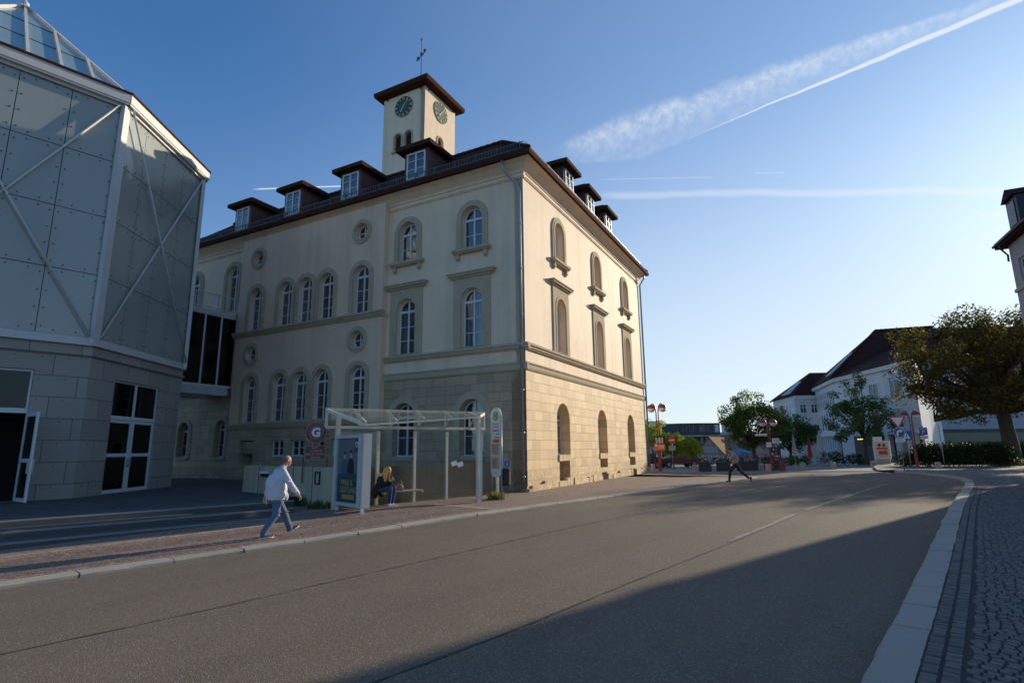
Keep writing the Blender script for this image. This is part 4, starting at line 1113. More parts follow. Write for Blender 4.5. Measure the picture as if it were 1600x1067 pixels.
# floor and dark core of the hall
mb = MB(); mb.prism([(c.x+(ctr.x-c.x)*.05,c.y+(ctr.y-c.y)*.05) for c in corners], .0, .253); mb.prism([(c.x+(ctr.x-c.x)*.35,c.y+(ctr.y-c.y)*.35) for c in corners], .26, 15.2); mb.prism([(c.x+(ctr.x-c.x)*.06,c.y+(ctr.y-c.y)*.06) for c in corners], 4.7, 5.1); mb.build('hall_lining', M['room'], H_)

# ------------------------------------------------------------------ glazed footbridge between the two buildings
FBX, FBY = 19.45, 22.6
B_ = thing('footbridge', 'white steel footbridge with dark glass walls linking the glass hall to the old building', 'footbridge', (.58,23.47,0), R(90)-.489166)
mb = MB(); mb.box(-4.3,-.36,FBX,FBY,5.02,5.42); mb.box(-4.3,-.36,FBX-.03,FBY+.03,4.98,5.08); mb.build('floor_beam', M['steel'], B_)
mb = MB(); mb.box(-4.3,-.02,FBX-.05,FBY+.05,9.55,9.86); mb.build('roof_slab', M['steel'], B_)
mb = MB()
for x in (-4.2,-3.15,-2.1,-1.1,-.12): mb.box(x-.045,x+.045,FBX-.02,FBX+.09,5.425,9.545)
mb.box(-4.3,-.05,FBX-.01,FBX+.08,5.425,5.56); mb.build('mullions', M['frame'], B_)
mb = MB(); mb.box(-4.3,-.05,FBX+.03,FBX+.045,5.56,9.54); mb.build('glass_wall', M['darkpane'], B_)
mb = MB(); mb.box(-4.3,-.05,FBY-.1,FBY-.02,5.43,9.54); mb.box(-4.3,-.4,FBX+.2,FBY-.2,5.425,5.45); mb.build('far_wall', M['room'], B_)
mb = MB()
for z in (10.82,10.0): mb.beam((-4.3,FBX+.02,z),(-.05,FBX+.02,z),.04,.05)
for k in range(30): mb.tube((-4.25+k*.145,FBX+.02,9.87),(-4.25+k*.145,FBX+.02,10.82),.011,.011,6)
for x in (-4.2,-2.8,-1.4,-.1): mb.beam((x,FBX+.02,9.87),(x,FBX+.02,10.86),.05,.05)
mb.build('railing', M['steel'], B_)

# ------------------------------------------------------------------ bus shelter
SAZ = R(46.7); SO = Vector((-4.32,16.26,-.03))
MS = Matrix.Rotation(R(90)-SAZ,4,'Z')            # local x along the street, y away from the kerb
SH = thing('bus_shelter', 'cream steel bus shelter with sloping glass roof on the pavement before the old building', 'bus shelter', SO, R(90)-SAZ)
def post(x, y, z0, z1, wd=.09, name='post', mat='shelter', parent=None):
    mb = MB(); mb.box(x-wd/2,x+wd/2,y-wd/2,y+wd/2,z0,z1); return mb.build(name, M[mat], parent or SH)
RY = 1.8
post(0.0,1.72,0,2.90,.12); post(4.31,0,.0,2.86,.11)
for x in (1.49,2.92,4.30,5.75): post(x,RY+.02,.0,2.40,.09)
mb = MB(); mb.tube((4.42,-.02,.03),(4.42,-.02,2.3),.03,.03,8); mb.build('downpipe', M['white'], SH, smooth=True)
RT = [((-.36,RY,3.04),(0,-.02,2.51))]
rear = [(-.36,3.04),(.52,3.055),(1.72,3.075),(2.92,3.10),(4.1,3.12),(5.25,3.14),(6.1,3.16)]
front = [(-.02,2.51),(0.02,2.515),(1.05,2.60),(2.05,2.68),(3.12,2.765),(4.2,2.85)]
mb = MB(); mb.beam((-.40,RY,3.04),(6.12,RY,3.16),.07,.08); mb.build('roof_rail', M['shelter'], SH)
mb = MB(); mb.beam((-.02,-.02,2.50),(4.32,-.02,2.86),.06,.06); mb.build('roof_rail', M['shelter'], SH)
mb = MB(); mb.beam((-.36,RY,2.50),(6.12,RY,2.55),.07,.09); mb.build('bottom_rail', M['shelter'], SH)
mb = MB(); mb.beam((-.36,RY,3.02),(-.36,RY,2.50),.07,.07); mb.build('end_upright', M['shelter'], SH); mb = MB(); mb.beam((6.08,RY,3.14),(6.08,RY,2.52),.06,.06); mb.build('end_upright', M['shelter'], SH)
for (xr,zr),(xf,zf_) in zip(rear[1:6], front[1:]):
    mb = MB(); mb.beam((xr,RY,zr-.0),(xf,-.02,zf_+.03),.055,.09); mb.build('rafter', M['shelter'], SH)
mb = MB(); mb.beam((-.36,RY,3.02),(-.02,-.02,2.51),.06,.10); mb.build('end_rafter', M['shelter'], SH); mb = MB(); mb.beam((6.08,RY,3.13),(4.25,-.02,2.84),.06,.10); mb.build('end_rafter', M['shelter'], SH)
mb = MB()
for k in range(5):
    x = .75+k*1.15; mb.beam((x,RY,2.53),(x,RY,3.05+.02*k),.05,.05)
    if k < 5: mb.beam((x,RY,2.55),(front[min(k+1,5)][0],.1,front[min(k+1,5)][1]),.045,.05)
mb.build('truss', M['shelter'], SH)
mb = MB(); mb.quad((-.34,RY+.08,3.09),(6.1,RY+.08,3.21),(4.28,-.08,2.90),(-.05,-.08,2.555)); mb.build('roof_glass', M['shroof'], SH, recalc=False)
for x0,x1 in ((.06,1.44),(1.54,2.87),(2.97,4.25),(4.35,5.70)):
    mb = MB(); mb.box(x0,x1,RY,RY+.012,.22,2.36); mb.build('glass_panel', M['clear'], SH)
mb = MB(); mb.box(5.74,5.75,.7,RY-.1,.2,2.36); mb.build('glass_panel', M['clear'], SH)
mb = MB(); mb.box(5.70,5.79,.62,.70,.0,2.4); mb.build('post', M['shelter'], SH)
for p_ in ((4.62,.2,.1),(4.9,-.15,.06)):
    mb = MB(); x, r_, s_ = p_; 
    o_ = len(mb.v)
    mb.add([(x-.16,RY-.012,1.22+s_),(x+.12,RY-.012,1.28+s_),(x+.16,RY-.012,1.12+s_),(x-.08,RY-.012,1.06+s_)],[(0,1,2,3)]); mb.build('torn_sticker', M['white'], SH, recalc=False)
mb = MB()
for k in range(3): mb.box(1.40,2.95,1.30+k*.13,1.41+k*.13,.43,.465)
mb.build('bench', M['wood'], SH)
mb = MB()
for x in (1.49,2.92): mb.beam((x,1.28,.41),(x,1.80,.41),.05,.05)
mb.build('bench_bracket', M['shelter'], SH)
# poster case closing the shelter's left end
AD = thing('advertising_case', 'upright advertising case with blue and gold poster at the left end of the bus shelter', 'advertising case', SO, R(90)-SAZ)
# frame: a right (from the rear to the kerb), b up, c out (to the left end)
MA = Matrix(((0,0,-1,-.02),(-1,0,0,1.66),(0,1,0,0),(0,0,0,1)))
vs, fs = plate(rect(0,1.60,.17,2.24), [rect(.10,1.44,.27,2.14)], -.10, .06); mb = MB(); mb.add(vs, fs); mb.box(.0,1.60,.17,2.24,-.22,-.102); mb.box(1.601,1.70,.15,2.25,-.24,.02); cs = mb.build('case', M['case'], AD, M=MA)
mb = MB(); mb.box(1.62,1.70,-.02,.17,-.06,.02); mb.box(.06,.14,-.02,.17,-.06,.02); mb.build('leg', M['white'], AD, M=MA)
mb = MB(); mb.box(.09,1.45,.26,2.15,-.02,-.012); po = mb.build('poster', M['poster_sky'], AD, M=MA)
mb = MB(); mb.box(.10,1.40,.27,1.02,-.011,-.008); mb.box(.13,1.3,.98,1.10,-.0075,-.004); mb.build('poster_band', M['poster_blue'], po)
mb = MB(); mb.box(1.08,1.36,1.72,2.10,-.011,-.008); mb.build('poster_badge', M['poster_blue'], po)
mb = MB(); vs, fs = plate(circ(1.22,1.95,.10), [circ(1.22,1.93,.045)], -.007, -.004); mb.add(vs, fs); mb.build('badge_ring', M['white'], po)
mb = MB(); mb.box(.42,1.18,.36,.49,-.0075,-.003); mb.build('poster_bar', M['poster_orange'], po)
for t_, x, z in (('PREIS &', .70, .83), ('LEISTUNG', .80, .62)):
    mb = MB(); vs, fs = text_geo(t_, .235, .002, bold=.004); mb.add([(v[0]*.95,v[1],v[2]) for v in vs], fs); mb.build('lettering', M['letter_gold'], po, M=Matrix.Translation((x,z,-.002)))
for cx, col, hh in ((.52,'jeans',1.62),(.90,'black',1.66)):
    mb = MB(); vs, fs = plate([(cx-.20,1.08),(cx+.20,1.08),(cx+.21,1.3),(cx+.15,1.48),(cx+.05,1.54),(cx-.05,1.54),(cx-.15,1.48),(cx-.22,1.28)], [], -.011, -.007); mb.add(vs, fs); mb.build('printed_figure', M['poster_fig'] if 'poster_fig' in M else M[col], po)
    mb = MB(); vs, fs = plate(circ(cx,hh,.075,18,.10), [], -.010, -.006); mb.add(vs, fs); mb.build('printed_face', M['poster_cream'], po)
    mb = MB(); vs, fs = plate([(cx-.08,hh),(cx-.08,hh+.08),(cx-.03,hh+.13),(cx+.04,hh+.13),(cx+.085,hh+.07),(cx+.08,hh),(cx+.05,hh+.05),(cx-.05,hh+.05)], [], -.0055, -.003); mb.add(vs, fs); mb.build('printed_hair', M['black'], po)
mb = MB(); mb.box(.09,1.45,.26,2.15,.03,.036); mb.build('cover_glass', M['clear'], AD, M=MA)

# ------------------------------------------------------------------ bus stop sign with litter bin
SP = Vector((-.44,19.84,0))
ST = thing('bus_stop_sign', 'tall white bus stop board with green and yellow emblem, right of the shelter', 'bus stop sign', SP, R(90)-SAZ)
MT = Matrix(((0,0,-1,0),(-1,0,0,0),(0,1,0,0),(0,0,0,1)))     # a towards the kerb, c to the left end
for x in (-.50,.03): mb = MB(); mb.tube((x,0,0),(x,2.9,0),.032,.032,10); mb.build('pole', M['pole'], ST, M=MT, smooth=True)
out = arch(-.235,.56,1.0,3.2,18); lo_ = [(-.235+.28*math.cos(PI+PI*i/14), .98+.22*math.sin(PI+PI*i/14)) for i in range(1,14)]
vs, fs = plate(out[1:][0:]+[out[0]]+lo_, [], -.03, .03); mb = MB(); mb.add(vs, fs); bo = mb.build('board', M['white'], ST, M=MT)
for r_, c_, m_ in ((.155,.034,'signgreen'),(.125,.038,'yellow')):
    mb = MB(); vs, fs = plate(circ(-.235,2.90,r_), [], .03, c_); mb.add(vs, fs); mb.build('emblem', M[m_], bo)
mb = MB(); vs, fs = text_geo('H', .22, .002, bold=.006); mb.add(vs, fs); mb.build('emblem_letter', M['signgreen'], bo, M=Matrix.Translation((-.235,2.90,.041)))
for t_, z in (('Uhlandstr.',2.62),('Rathaus',2.53)):
    mb = MB(); vs, fs = text_geo(t_, .085, .001); mb.add(vs, fs); mb.build('stop_name', M['black'], bo, M=Matrix.Translation((-.235,z,.033)))
mb = MB(); mb.box(-.40,-.06,2.36,2.42,.031,.034); mb.box(-.22,-.05,2.24,2.28,.031,.034); mb.box(-.28,-.05,2.12,2.16,.031,.034); mb.build('line_numbers', M['pole'], bo)
mb = MB(); mb.box(-.38,-.04,1.96,2.08,.031,.036); mb.build('red_line_strip', M['orange'], bo)
for z0 in (1.53,1.17-.12):
    mb = MB(); mb.box(-.46,-.03,z0,z0+.40 if z0>1.5 else 1.50,.031,.034); mb.build('timetable', M['poster_cream'], bo)
    mb = MB(); 
    for k in range(7): mb.box(-.43,-.06 - .05*(k%3),z0+.04+k*.05,z0+.055+k*.05,.035,.037)
    mb.build('timetable_text', M['brown'], bo)
mb = MB(); vs, fs = text_geo('VVS', .08, .001); mb.add(vs, fs); mb.build('operator_text', M['black'], bo, M=Matrix.Translation((-.235,.90,.033)))
BN = thing('litter_bin', 'small black litter bin clamped to the kerb-side pole of the bus stop sign', 'litter bin', SP, R(90)-SAZ)
mb = MB(); prof = [(.0,.48),(.12,.48),(.145,.52),(.15,.98),(.155,1.0),(.13,1.0),(.12,.6),(.0,.58)]
mb.lathe([(r_,z) for r_,z in prof], 18, Matrix.Translation((.20,-.05,0))); mb.build('bin_body', M['black'], BN, smooth=False)
mb = MB(); mb.lathe([(.155,1.0),(.16,1.03),(.10,1.08),(0.0,1.09)], 18, Matrix.Translation((.20,-.05,0))); mb.build('bin_lid', M['black'], BN)
mb = MB(); mb.box(.0,.1,-.07,-.03,.62,.66); mb.box(.0,.1,-.07,-.03,.86,.90); mb.build('clamp', M['signgreen'], BN)

# ------------------------------------------------------------------ concrete wall, its lamp, frame and the pub sign
mb = MB()
A_, B2, C_ = Vector((-10.45,21.9,0)), Vector((-5.66,17.84,0)), Vector((-.75,22.45,0))
def wallseg(mb, p, q, th, z0, z1):
    d = (q-p).normalized(); n_ = Vector((-d.y,d.x,0))
    mb.prism([(p.x,p.y),(q.x,q.y),((q+n_*th).x,(q+n_*th).y),((p+n_*th).x,(p+n_*th).y)], z0, z1)
CW = thing('concrete_wall', 'low weathered concrete wall behind the bus shelter, bending round to the steps', 'wall', (0,0,0))
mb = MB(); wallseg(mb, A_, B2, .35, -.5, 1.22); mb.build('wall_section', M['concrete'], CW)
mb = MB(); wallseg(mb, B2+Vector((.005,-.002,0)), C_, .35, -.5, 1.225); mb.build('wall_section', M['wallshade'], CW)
mb = MB(); d_ = (B2-A_).normalized(); n_ = Vector((d_.y,-d_.x,0))
for k in range(1,5): p = A_+(B2-A_)*k/5; mb.beam(p+n_*.004+Vector((0,0,-.3)), p+n_*.004+Vector((0,0,1.2)), .02, .02)
mb.build('wall_joint', M['joint'], CW)
az_w = math.atan2(d_.y,d_.x)
def on_wall(t, z, c=0): p = A_+d_*t+n_*c; return Matrix(((d_.x,0,n_.x,p.x),(d_.y,0,n_.y,p.y),(0,1,0,z),(0,0,0,1)))
o = MB(); o.box(-.28,.28,-.035,.035,0,.06); o.box(-.2,.3,-.16,-.035,0,.03)
wl_ = thing('wall_light', 'slim white bar light fixed to the concrete wall near its left end', 'wall light', on_wall(1.75,1.0).translation)
M0 = Matrix.Translation(-wl_.location)
mb = MB(); mb.box(-.30,.30,-.04,.04,.01,.09); mb.build('light_bar', M['white'], wl_, M=M0@on_wall(1.75,1.0))
mb = MB(); mb.box(-.26,.26,-.16,-.042,.004,.05); mb.build('bracket', M['black'], wl_, M=M0@on_wall(1.75,1.0))
nb_ = thing('notice_frame', 'small black empty frame on the sunlit end of the concrete wall', 'notice frame', on_wall(5.35,.88).translation)
M0 = Matrix.Translation(-nb_.location)
vs, fs = plate(rect(-.15,.15,-.20,.20), [rect(-.11,.11,-.16,.16)], .004, .04); mb = MB(); mb.add(vs, fs); mb.build('frame', M['black'], nb_, M=M0@on_wall(5.35,.88))
mb = MB(); mb.box(-.115,.115,-.165,.165,.005,.012); mb.build('backing', M['concrete'], nb_, M=M0@on_wall(5.35,.88))
PS = thing('pub_sign', 'round brown sign with big white letter over a smaller board, above the concrete wall', 'sign', (-6.70,19.0,0), R(4))
MP = Matrix(((1,0,0,0),(0,0,-1,0),(0,1,0,0),(0,0,0,1)))
for x in (-.39,.40):
    mb = MB(); mb.tube((x,.7,0),(x,2.55,0),.022,.022,8)
    for k in range(7): mb.tube((x,1.55+k*.145,0),(x,1.55+k*.145+rnd.uniform(.03,.1),0),.0245,.0245,8,1)
    mb.build('post', [M['brown'],M['pinkpost']], PS, M=MP)
mb = MB(); vs, fs = plate(circ(0,2.35,.37,36), [], -.025, .025); mb.add(vs, fs); dk = mb.build('round_board', M['brown'], PS, M=MP)
vs, fs = plate(circ(0,2.35,.365,36), [circ(0,2.35,.345,36)], .02, .034); mb = MB(); mb.add(vs, fs); vs, fs = plate(circ(0,2.35,.215,36), [circ(0,2.35,.20,36)], .02, .034); mb.add(vs, fs); mb.build('ring', M['pinkpost'], dk)
mb = MB(); vs, fs = text_geo('G', .40, .004, bold=.022); mb.add(vs, fs); mb.build('big_letter', M['white'], dk, M=Matrix.Translation((0,2.35,.035)))
def arc_text(t_, r_, a0, a1, size, flip=False):
    mb = MB(); n = len(t_)
    for i, ch in enumerate(t_):
        if ch == ' ': continue
        a = a0+(a1-a0)*i/(n-1); vs, fs = text_geo(ch, size, .002)
        RM = Matrix.Translation((r_*math.cos(a),2.35+r_*math.sin(a),.028)) @ Matrix.Rotation(a-PI/2+(PI if flip else 0),4,'Z')
        mb.add(vs, fs, 0, RM)
    mb.build('ring_lettering', M['pinkpost'], dk)
arc_text('Biergarten Lounge', .27, R(165), R(15), .085); arc_text('Gaststube', .285, R(225), R(315), .085, True)
mb = MB(); mb.box(-.34,.34,1.46,1.93,-.022,.022); bd = mb.build('lower_board', M['brown'], PS, M=MP)
vs, fs = plate(rect(-.34,.34,1.46,1.93), [rect(-.325,.325,1.475,1.915)], .02, .03); mb = MB(); mb.add(vs, fs); mb.build('board_rim', M['pinkpost'], bd)
for t_, x, z in (('Aust',-.02,1.86),('Lounge &',.02,1.755),('Bier & Garten',-.0,1.645),('Galerie',.02,1.54)):
    mb = MB(); vs, fs = text_geo(t_, .105, .002, bold=.002); mb.add(vs, fs); mb.build('board_lettering', M['pinkpost'], bd, M=Matrix.Translation((x,z,.024)))
mb = MB(); mb.box(-.08,.08,1.93,1.99,-.02,.02); mb.build('board_hanger', M['brown'], PS, M=MP)

# ------------------------------------------------------------------ weeds
def tuft(name, label, loc, n, h, spread, mat='weed', grp=None):
    mb = MB(); rn = random.Random(n*7+len(label))
    for k in range(n):
        a = rn.uniform(0,2*PI); r_ = spread*math.sqrt(rn.random()); b = Vector((r_*math.cos(a)*1.4,r_*math.sin(a),0))
        hh = h*rn.uniform(.35,1); t = Vector((rn.uniform(-.5,.5)*hh,rn.uniform(-.5,.5)*hh,hh)); w_ = rn.uniform(.008,.02)
        s_ = Vector((math.cos(a+1.3),math.sin(a+1.3),0))*w_
        m = b+t*.55+Vector((0,0,.06*hh))
        mb.add([b-s_,b+s_,m+s_*1.2,b+t,m-s_*1.2],[(0,1,2,3,4)])
    o = mb.build(name, M[mat], None, recalc=False); o.location = loc; tag(o, label, 'weed', grp); return o
random.seed(4)
tuft('weed', 'yellow-green weeds round the foot of the bus stop sign', (-.62,20.15,0), 150, .32, .26)
tuft('weed', 'green tuft growing at the wall beside the walking man', (-7.05,18.9,.02), 70, .34, .22, 'leaf_mid')
tuft('weed', 'low weeds at the sunny wall end left of the advertising case', (-6.1,17.95,-.02), 110, .30, .3, 'leaf_mid')

# ------------------------------------------------------------------ people
def fingers(mb, w_, fdir, up_, side, curl=1.0, k=1.0):
    """palm with four bent fingers of unequal length and a thumb; w_ = wrist, fdir = pointing, up_ = back of hand, side = thumb side"""
    f, u, s_ = Vector(fdir).normalized(), Vector(up_).normalized(), Vector(side).normalized(); w_ = Vector(w_)
    for q in (-.028,-.010,.010,.028): mb.cap(w_+f*.01+s_*q*.7, .017*k, w_+f*.085+s_*q, .0135*k, 8)
    for q, l in ((.030,.072),(.010,.082),(-.010,.077),(-.029,.060)):
        b = w_+f*.088+s_*q; m = b+(f*math.cos(.5*curl)-u*math.sin(.5*curl))*l*.5; e = m+(f*math.cos(1.35*curl)-u*math.sin(1.35*curl))*l*.45
        mb.cap(b,.0105*k,m,.0095*k,8); mb.cap(m,.0095*k,e,.008*k,8)
    b = w_+f*.035+s_*.036; m = b+(f*.6+s_*.6-u*.3).normalized()*.04; e = m+(f*.9-u*.4).normalized()*.032
    mb.cap(b,.0135*k,m,.011*k,8); mb.cap(m,.011*k,e,.009*k,8)
def head_geo(mb, c, pitch, k=1.0, nose=.02):
    """skull, jaw, nose, ears, brow; x forward"""
    RM = Matrix.Translation(c) @ Matrix.Rotation(pitch,4,'Y')
    def b(p, r): mb.ball(tuple(RM @ Vector(p)), tuple(x*k for x in r) if isinstance(r,tuple) else r*k, 16, 12, M=RM.to_3x3().to_4x4())
    b((-.012*k,0,.022*k),(.098,.077,.098)); b((.030*k,0,-.042*k),(.062,.056,.072)); b((.050*k,0,-.085*k),(.036,.036,.028))
    b((.072*k,0,.012*k),(.024,.05,.018)); b((.096*k,0,-.020*k),(.018,.014,.026)); b((.108*k,0,-.032*k),(.013,.016,.011))
    b((.080*k,0,-.062*k),(.018,.027,.008)); b((.078*k,0,-.075*k),(.017,.024,.007))
    for s_ in (-1,1): b((-.005*k,s_*.080*k,-.012*k),(.024,.010,.034)); b((.064*k,s_*.034*k,-.040*k),(.026,.022,.026))
    return RM
def eyes(parent, RM, k=1.0):
    mb = MB()
    for s_ in (-1,1): mb.ball(tuple(RM @ Vector((.088*k,s_*.030*k,-.002*k))), .0105*k, 8, 6)
    mb.build('eyes', M['black'], parent, smooth=True)
def body(label, loc, az, mb, voxel, mat='skin'):
    o = link('person', remesh(mb, voxel, 3)); o.data.materials.append(M[mat]); o.location = loc; o.rotation_euler = (0,0,R(90)-az)
    return tag(o, label, 'person')
def garment(name, parent, mb, voxel, mat, smooth=4):
    me = remesh(mb, voxel, smooth); me.materials.append(M[mat]); return link(name, me, parent)
def shoe(parent, heel, toe, k=1.0, mat='shoe', sole='sole'):
    h, t = Vector(heel), Vector(toe); d = (t-h).normalized(); u = d.cross(Vector((0,1,0))); u = u if u.z > 0 else -u
    mb = MB(); mb.cap(h+d*.045+u*.045,.040,h+d*.17+u*.030,.036,10); mb.cap(h+d*.17+u*.030,.036,t-d*.035+u*.026,.027,10); mb.cap(h+d*.045+u*.05,.042,h+d*.06+u*.085,.040,10)
    garment('shoe', parent, mb, .010, mat)
    s_ = MB(); n = 14
    s_v = []
    L = (t-h).length; sd = Vector((0,1,0))
    for zz in (0,.024):
        for i in range(n):
            a = 2*PI*i/n; x = L/2+L/2*math.cos(a); wd = .042+.008*math.cos(a*1)
            s_v.append(h+d*x+sd*(wd*math.sin(a))+u*zz)
    s_.add(s_v, [tuple(range(n)),tuple(range(n,2*n))]+[(i,(i+1)%n,n+(i+1)%n,n+i) for i in range(n)]); s_.build('sole', M[sole], parent)
# -- the walking man
mb = MB()
MHD = Vector((.235,0,1.612))
RMh = head_geo(mb, MHD, R(12))
mb.cap((.165,0,1.46),.062,(.215,0,1.55),.056); mb.cap((.06,0,.98),.13,(.12,0,1.30),.14)
for s_ in (-1,1): mb.cap((.04,s_*.085,.93),.09,(.04,s_*.09,.80),.08); mb.cap((.10,s_*.02,1.38),.09,(.11,s_*.16,1.40),.055)
mb.cap((.11,-.17,1.40),.055,(.27,-.25,1.09),.045); mb.cap((.27,-.25,1.09),.042,(.45,-.22,.885),.029); fingers(mb, (.455,-.22,.875), (.62,.1,-.72), (.7,-.1,.65), (.1,.95,.1), 1.25)
mb.cap((.11,.17,1.40),.055,(-.01,.26,1.10),.045); mb.cap((-.01,.26,1.10),.042,(-.10,.25,.84),.029); fingers(mb, (-.10,.25,.835), (-.2,0,-.97), (-.9,.2,.2), (.7,-.6,0), .7)
mb.cap((.04,-.09,.85),.08,(.03,-.10,.46),.055); mb.cap((.03,-.1,.46),.05,(-.205,-.095,.10),.038); mb.cap((.05,.09,.85),.08,(.275,.10,.47),.055); mb.cap((.275,.10,.47),.05,(.425,.09,.12),.038)
MAN = body('balding man in pale blue-grey jacket and jeans walking along the pavement', (-5.28,12.55,-.085), R(48), mb, .0065)
eyes(MAN, RMh)
mb = MB(); RM3 = RMh.to_3x3().to_4x4()
mb.ball(tuple(RMh @ Vector((-.035,0,.012))), (.088,.081,.080), 16, 12, M=RM3)
garment('hair', MAN, mb, .008, 'hairgrey', 2)
mb = MB(); mb.tube(RMh @ Vector((.095,-.055,.0)), RMh @ Vector((-.0,-.083,.0)), .0035, n=6); mb.tube(RMh @ Vector((.095,.055,.0)), RMh @ Vector((-.0,.083,.0)), .0035, n=6)
for s_ in (-1,1):
    c_ = RMh @ Vector((.101,s_*.033,-.002)); mb.path([c_+Vector((0,.022*math.cos(a*PI/5),.017*math.sin(a*PI/5))) for a in range(11)], .003, 5)
mb.build('glasses', M['black'], MAN)
mb = MB()   # jacket
mb.cap((.10,-.13,1.38),.085,(.10,.13,1.38),.085); mb.ball((.09,0,1.25),(.165,.215,.20),18,12); mb.ball((.045,0,1.03),(.205,.225,.26),18,12); mb.ball((.045,0,.88),(.215,.235,.13),18,12)
mb.tube((.04,0,.78),(.045,0,.98),.20,.20,20); mb.ball((-.03,0,1.12),(.16,.20,.22),18,12)
mb.cap((.10,-.17,1.385),.080,(.26,-.255,1.09),.068); mb.cap((.26,-.255,1.09),.068,(.435,-.225,.905),.047)
mb.cap((.10,.17,1.385),.080,(-.01,.265,1.10),.068); mb.cap((-.01,.265,1.10),.068,(-.085,.255,.90),.047)
for k in range(6): mb.ball((.10+.03*math.sin(k*2.2)-.08*(k%2), -.20+.01*k, .86+.07*k), (.05,.05,.022), 10, 6)
for k in range(4): mb.ball((.18+.055*k,-.262+.008*k,1.17-.075*k), (.066,.064,.018), 10, 6)
mb.cap((.145,-.05,1.475),.045,(.145,.05,1.475),.045); mb.ball((.22,-.10,.84),(.06,.05,.10),10,8)
garment('jacket', MAN, mb, .011, 'shirt', 3)
mb = MB(); mb.cap((.195,-.02,1.42),.03,(.235,-.03,.98),.035); mb.cap((.235,-.03,.98),.035,(.22,-.05,.80),.03); garment('jacket_lining', MAN, mb, .012, 'white', 2)
mb = MB()   # trousers
mb.ball((.04,0,.90),(.135,.165,.14),16,10)
mb.cap((.045,-.085,.88),.103,(.035,-.10,.48),.078); mb.cap((.035,-.10,.48),.078,(-.195,-.095,.13),.068); mb.cap((-.195,-.095,.13),.068,(-.205,-.095,.09),.066)
mb.cap((.05,.085,.88),.103,(.275,.10,.48),.078); mb.cap((.275,.10,.48),.078,(.415,.09,.15),.066)
for z,x,y in ((.52,.07,-.10),(.44,.045,-.10),(.20,-.15,-.095),(.16,-.17,-.095),(.50,.31,.1),(.21,.40,.09)): mb.ball((x,y,z),(.083,.08,.018),12,6)
garment('trousers', MAN, mb, .010, 'jeans', 3)
shoe(MAN, (-.275,-.095,.002), (.025,-.10,.002)); shoe(MAN, (.375,.09,.035), (.64,.09,.155))
# -- the hurrying man on the kerb
mb = MB(); JH = Vector((.235,0,1.565)); RMj = head_geo(mb, JH, R(22))
mb.cap((.13,0,1.42),.058,(.20,0,1.51),.054); mb.cap((.05,0,.93),.12,(.09,0,1.28),.13)
mb.cap((.08,.16,1.37),.055,(.27,.22,1.08),.042); mb.cap((.27,.22,1.08),.040,(.345,.10,1.33),.029); fingers(mb, (.345,.10,1.335), (-.1,-.3,.95), (.9,.2,.1), (0,-.9,-.2), .9)
mb.cap((.08,-.16,1.37),.055,(-.12,-.24,1.12),.042); mb.cap((-.12,-.24,1.12),.040,(.10,-.24,.98),.029); fingers(mb, (.11,-.24,.975), (.9,.1,-.3), (.3,0,.9), (0,.9,0), 1.2)
mb.cap((.05,.08,.86),.085,(.32,.09,.50),.055); mb.cap((.32,.09,.50),.05,(.38,.09,.10),.036); mb.cap((.03,-.08,.86),.085,(-.24,-.09,.47),.055); mb.cap((-.24,-.09,.47),.05,(-.545,-.09,.17),.036)
JOG = body('man in tan shirt and black trousers striding off the kerb, hand at his face', (11.42,28.96,-.03), R(-68), mb, .009)
eyes(JOG, RMj)
mb = MB(); mb.ball(tuple(RMj @ Vector((-.022,0,.045))), (.096,.083,.086), 16, 12, M=RMj.to_3x3().to_4x4()); garment('hair', JOG, mb, .011, 'hairdark', 2)
mb = MB(); mb.cap((.08,-.12,1.36),.08,(.08,.12,1.36),.08); mb.ball((.06,0,1.20),(.155,.20,.20),16,10); mb.ball((.06,0,1.0),(.145,.185,.17),16,10)
mb.cap((.08,.16,1.37),.075,(.20,.205,1.19),.062); mb.cap((.08,-.16,1.37),.075,(-.06,-.22,1.20),.062); garment('shirt', JOG, mb, .013, 'tan', 3)
mb = MB(); mb.ball((.04,0,.88),(.13,.16,.12),16,10); mb.cap((.05,.08,.86),.10,(.32,.09,.50),.074); mb.cap((.32,.09,.50),.074,(.38,.09,.12),.058); mb.cap((.03,-.08,.86),.10,(-.24,-.09,.47),.074); mb.cap((-.24,-.09,.47),.074,(-.53,-.09,.19),.056); garment('trousers', JOG, mb, .012, 'darktrousers', 3)
shoe(JOG, (.31,.09,.0), (.58,.09,.0), mat='black', sole='black'); shoe(JOG, (-.585,-.09,.24), (-.60,-.09,-.02), mat='black', sole='black')
# -- the seated woman
mb = MB(); WH = Vector((.245,0,1.125)); RMw = head_geo(mb, WH, R(38), .95)
mb.cap((.10,0,.95),.05,(.19,0,1.05),.048); mb.cap((.0,0,.60),.12,(.07,0,.86),.12)
for s_ in (-1,1):
    mb.cap((.06,s_*.14,.92),.05,(.14,s_*.22,.68),.04); mb.cap((.14,s_*.22,.68),.038,(.36,s_*.055,.79),.027)
    fingers(mb, (.365,s_*.052,.795), (.75,-s_*.35,.55), (.3,s_*.9,0), (-.2,0,.95), .9, .9)
    mb.cap((.0,s_*.09,.54),.09,(.43,s_*.10,.56),.065); mb.cap((.43,s_*.10,.56),.055,(.40,s_*.09,.12),.038)
WO = body('blonde woman in a black fur-hooded coat sitting bent over her phone on the shelter bench', SO + MS @ Vector((1.45,1.48,0)), R(112), mb, .008)
eyes(WO, RMw, .95)
mb = MB(); mb.ball(tuple(RMw @ Vector((-.02,0,.035))), (.100,.092,.095), 16, 12, M=RMw.to_3x3().to_4x4())
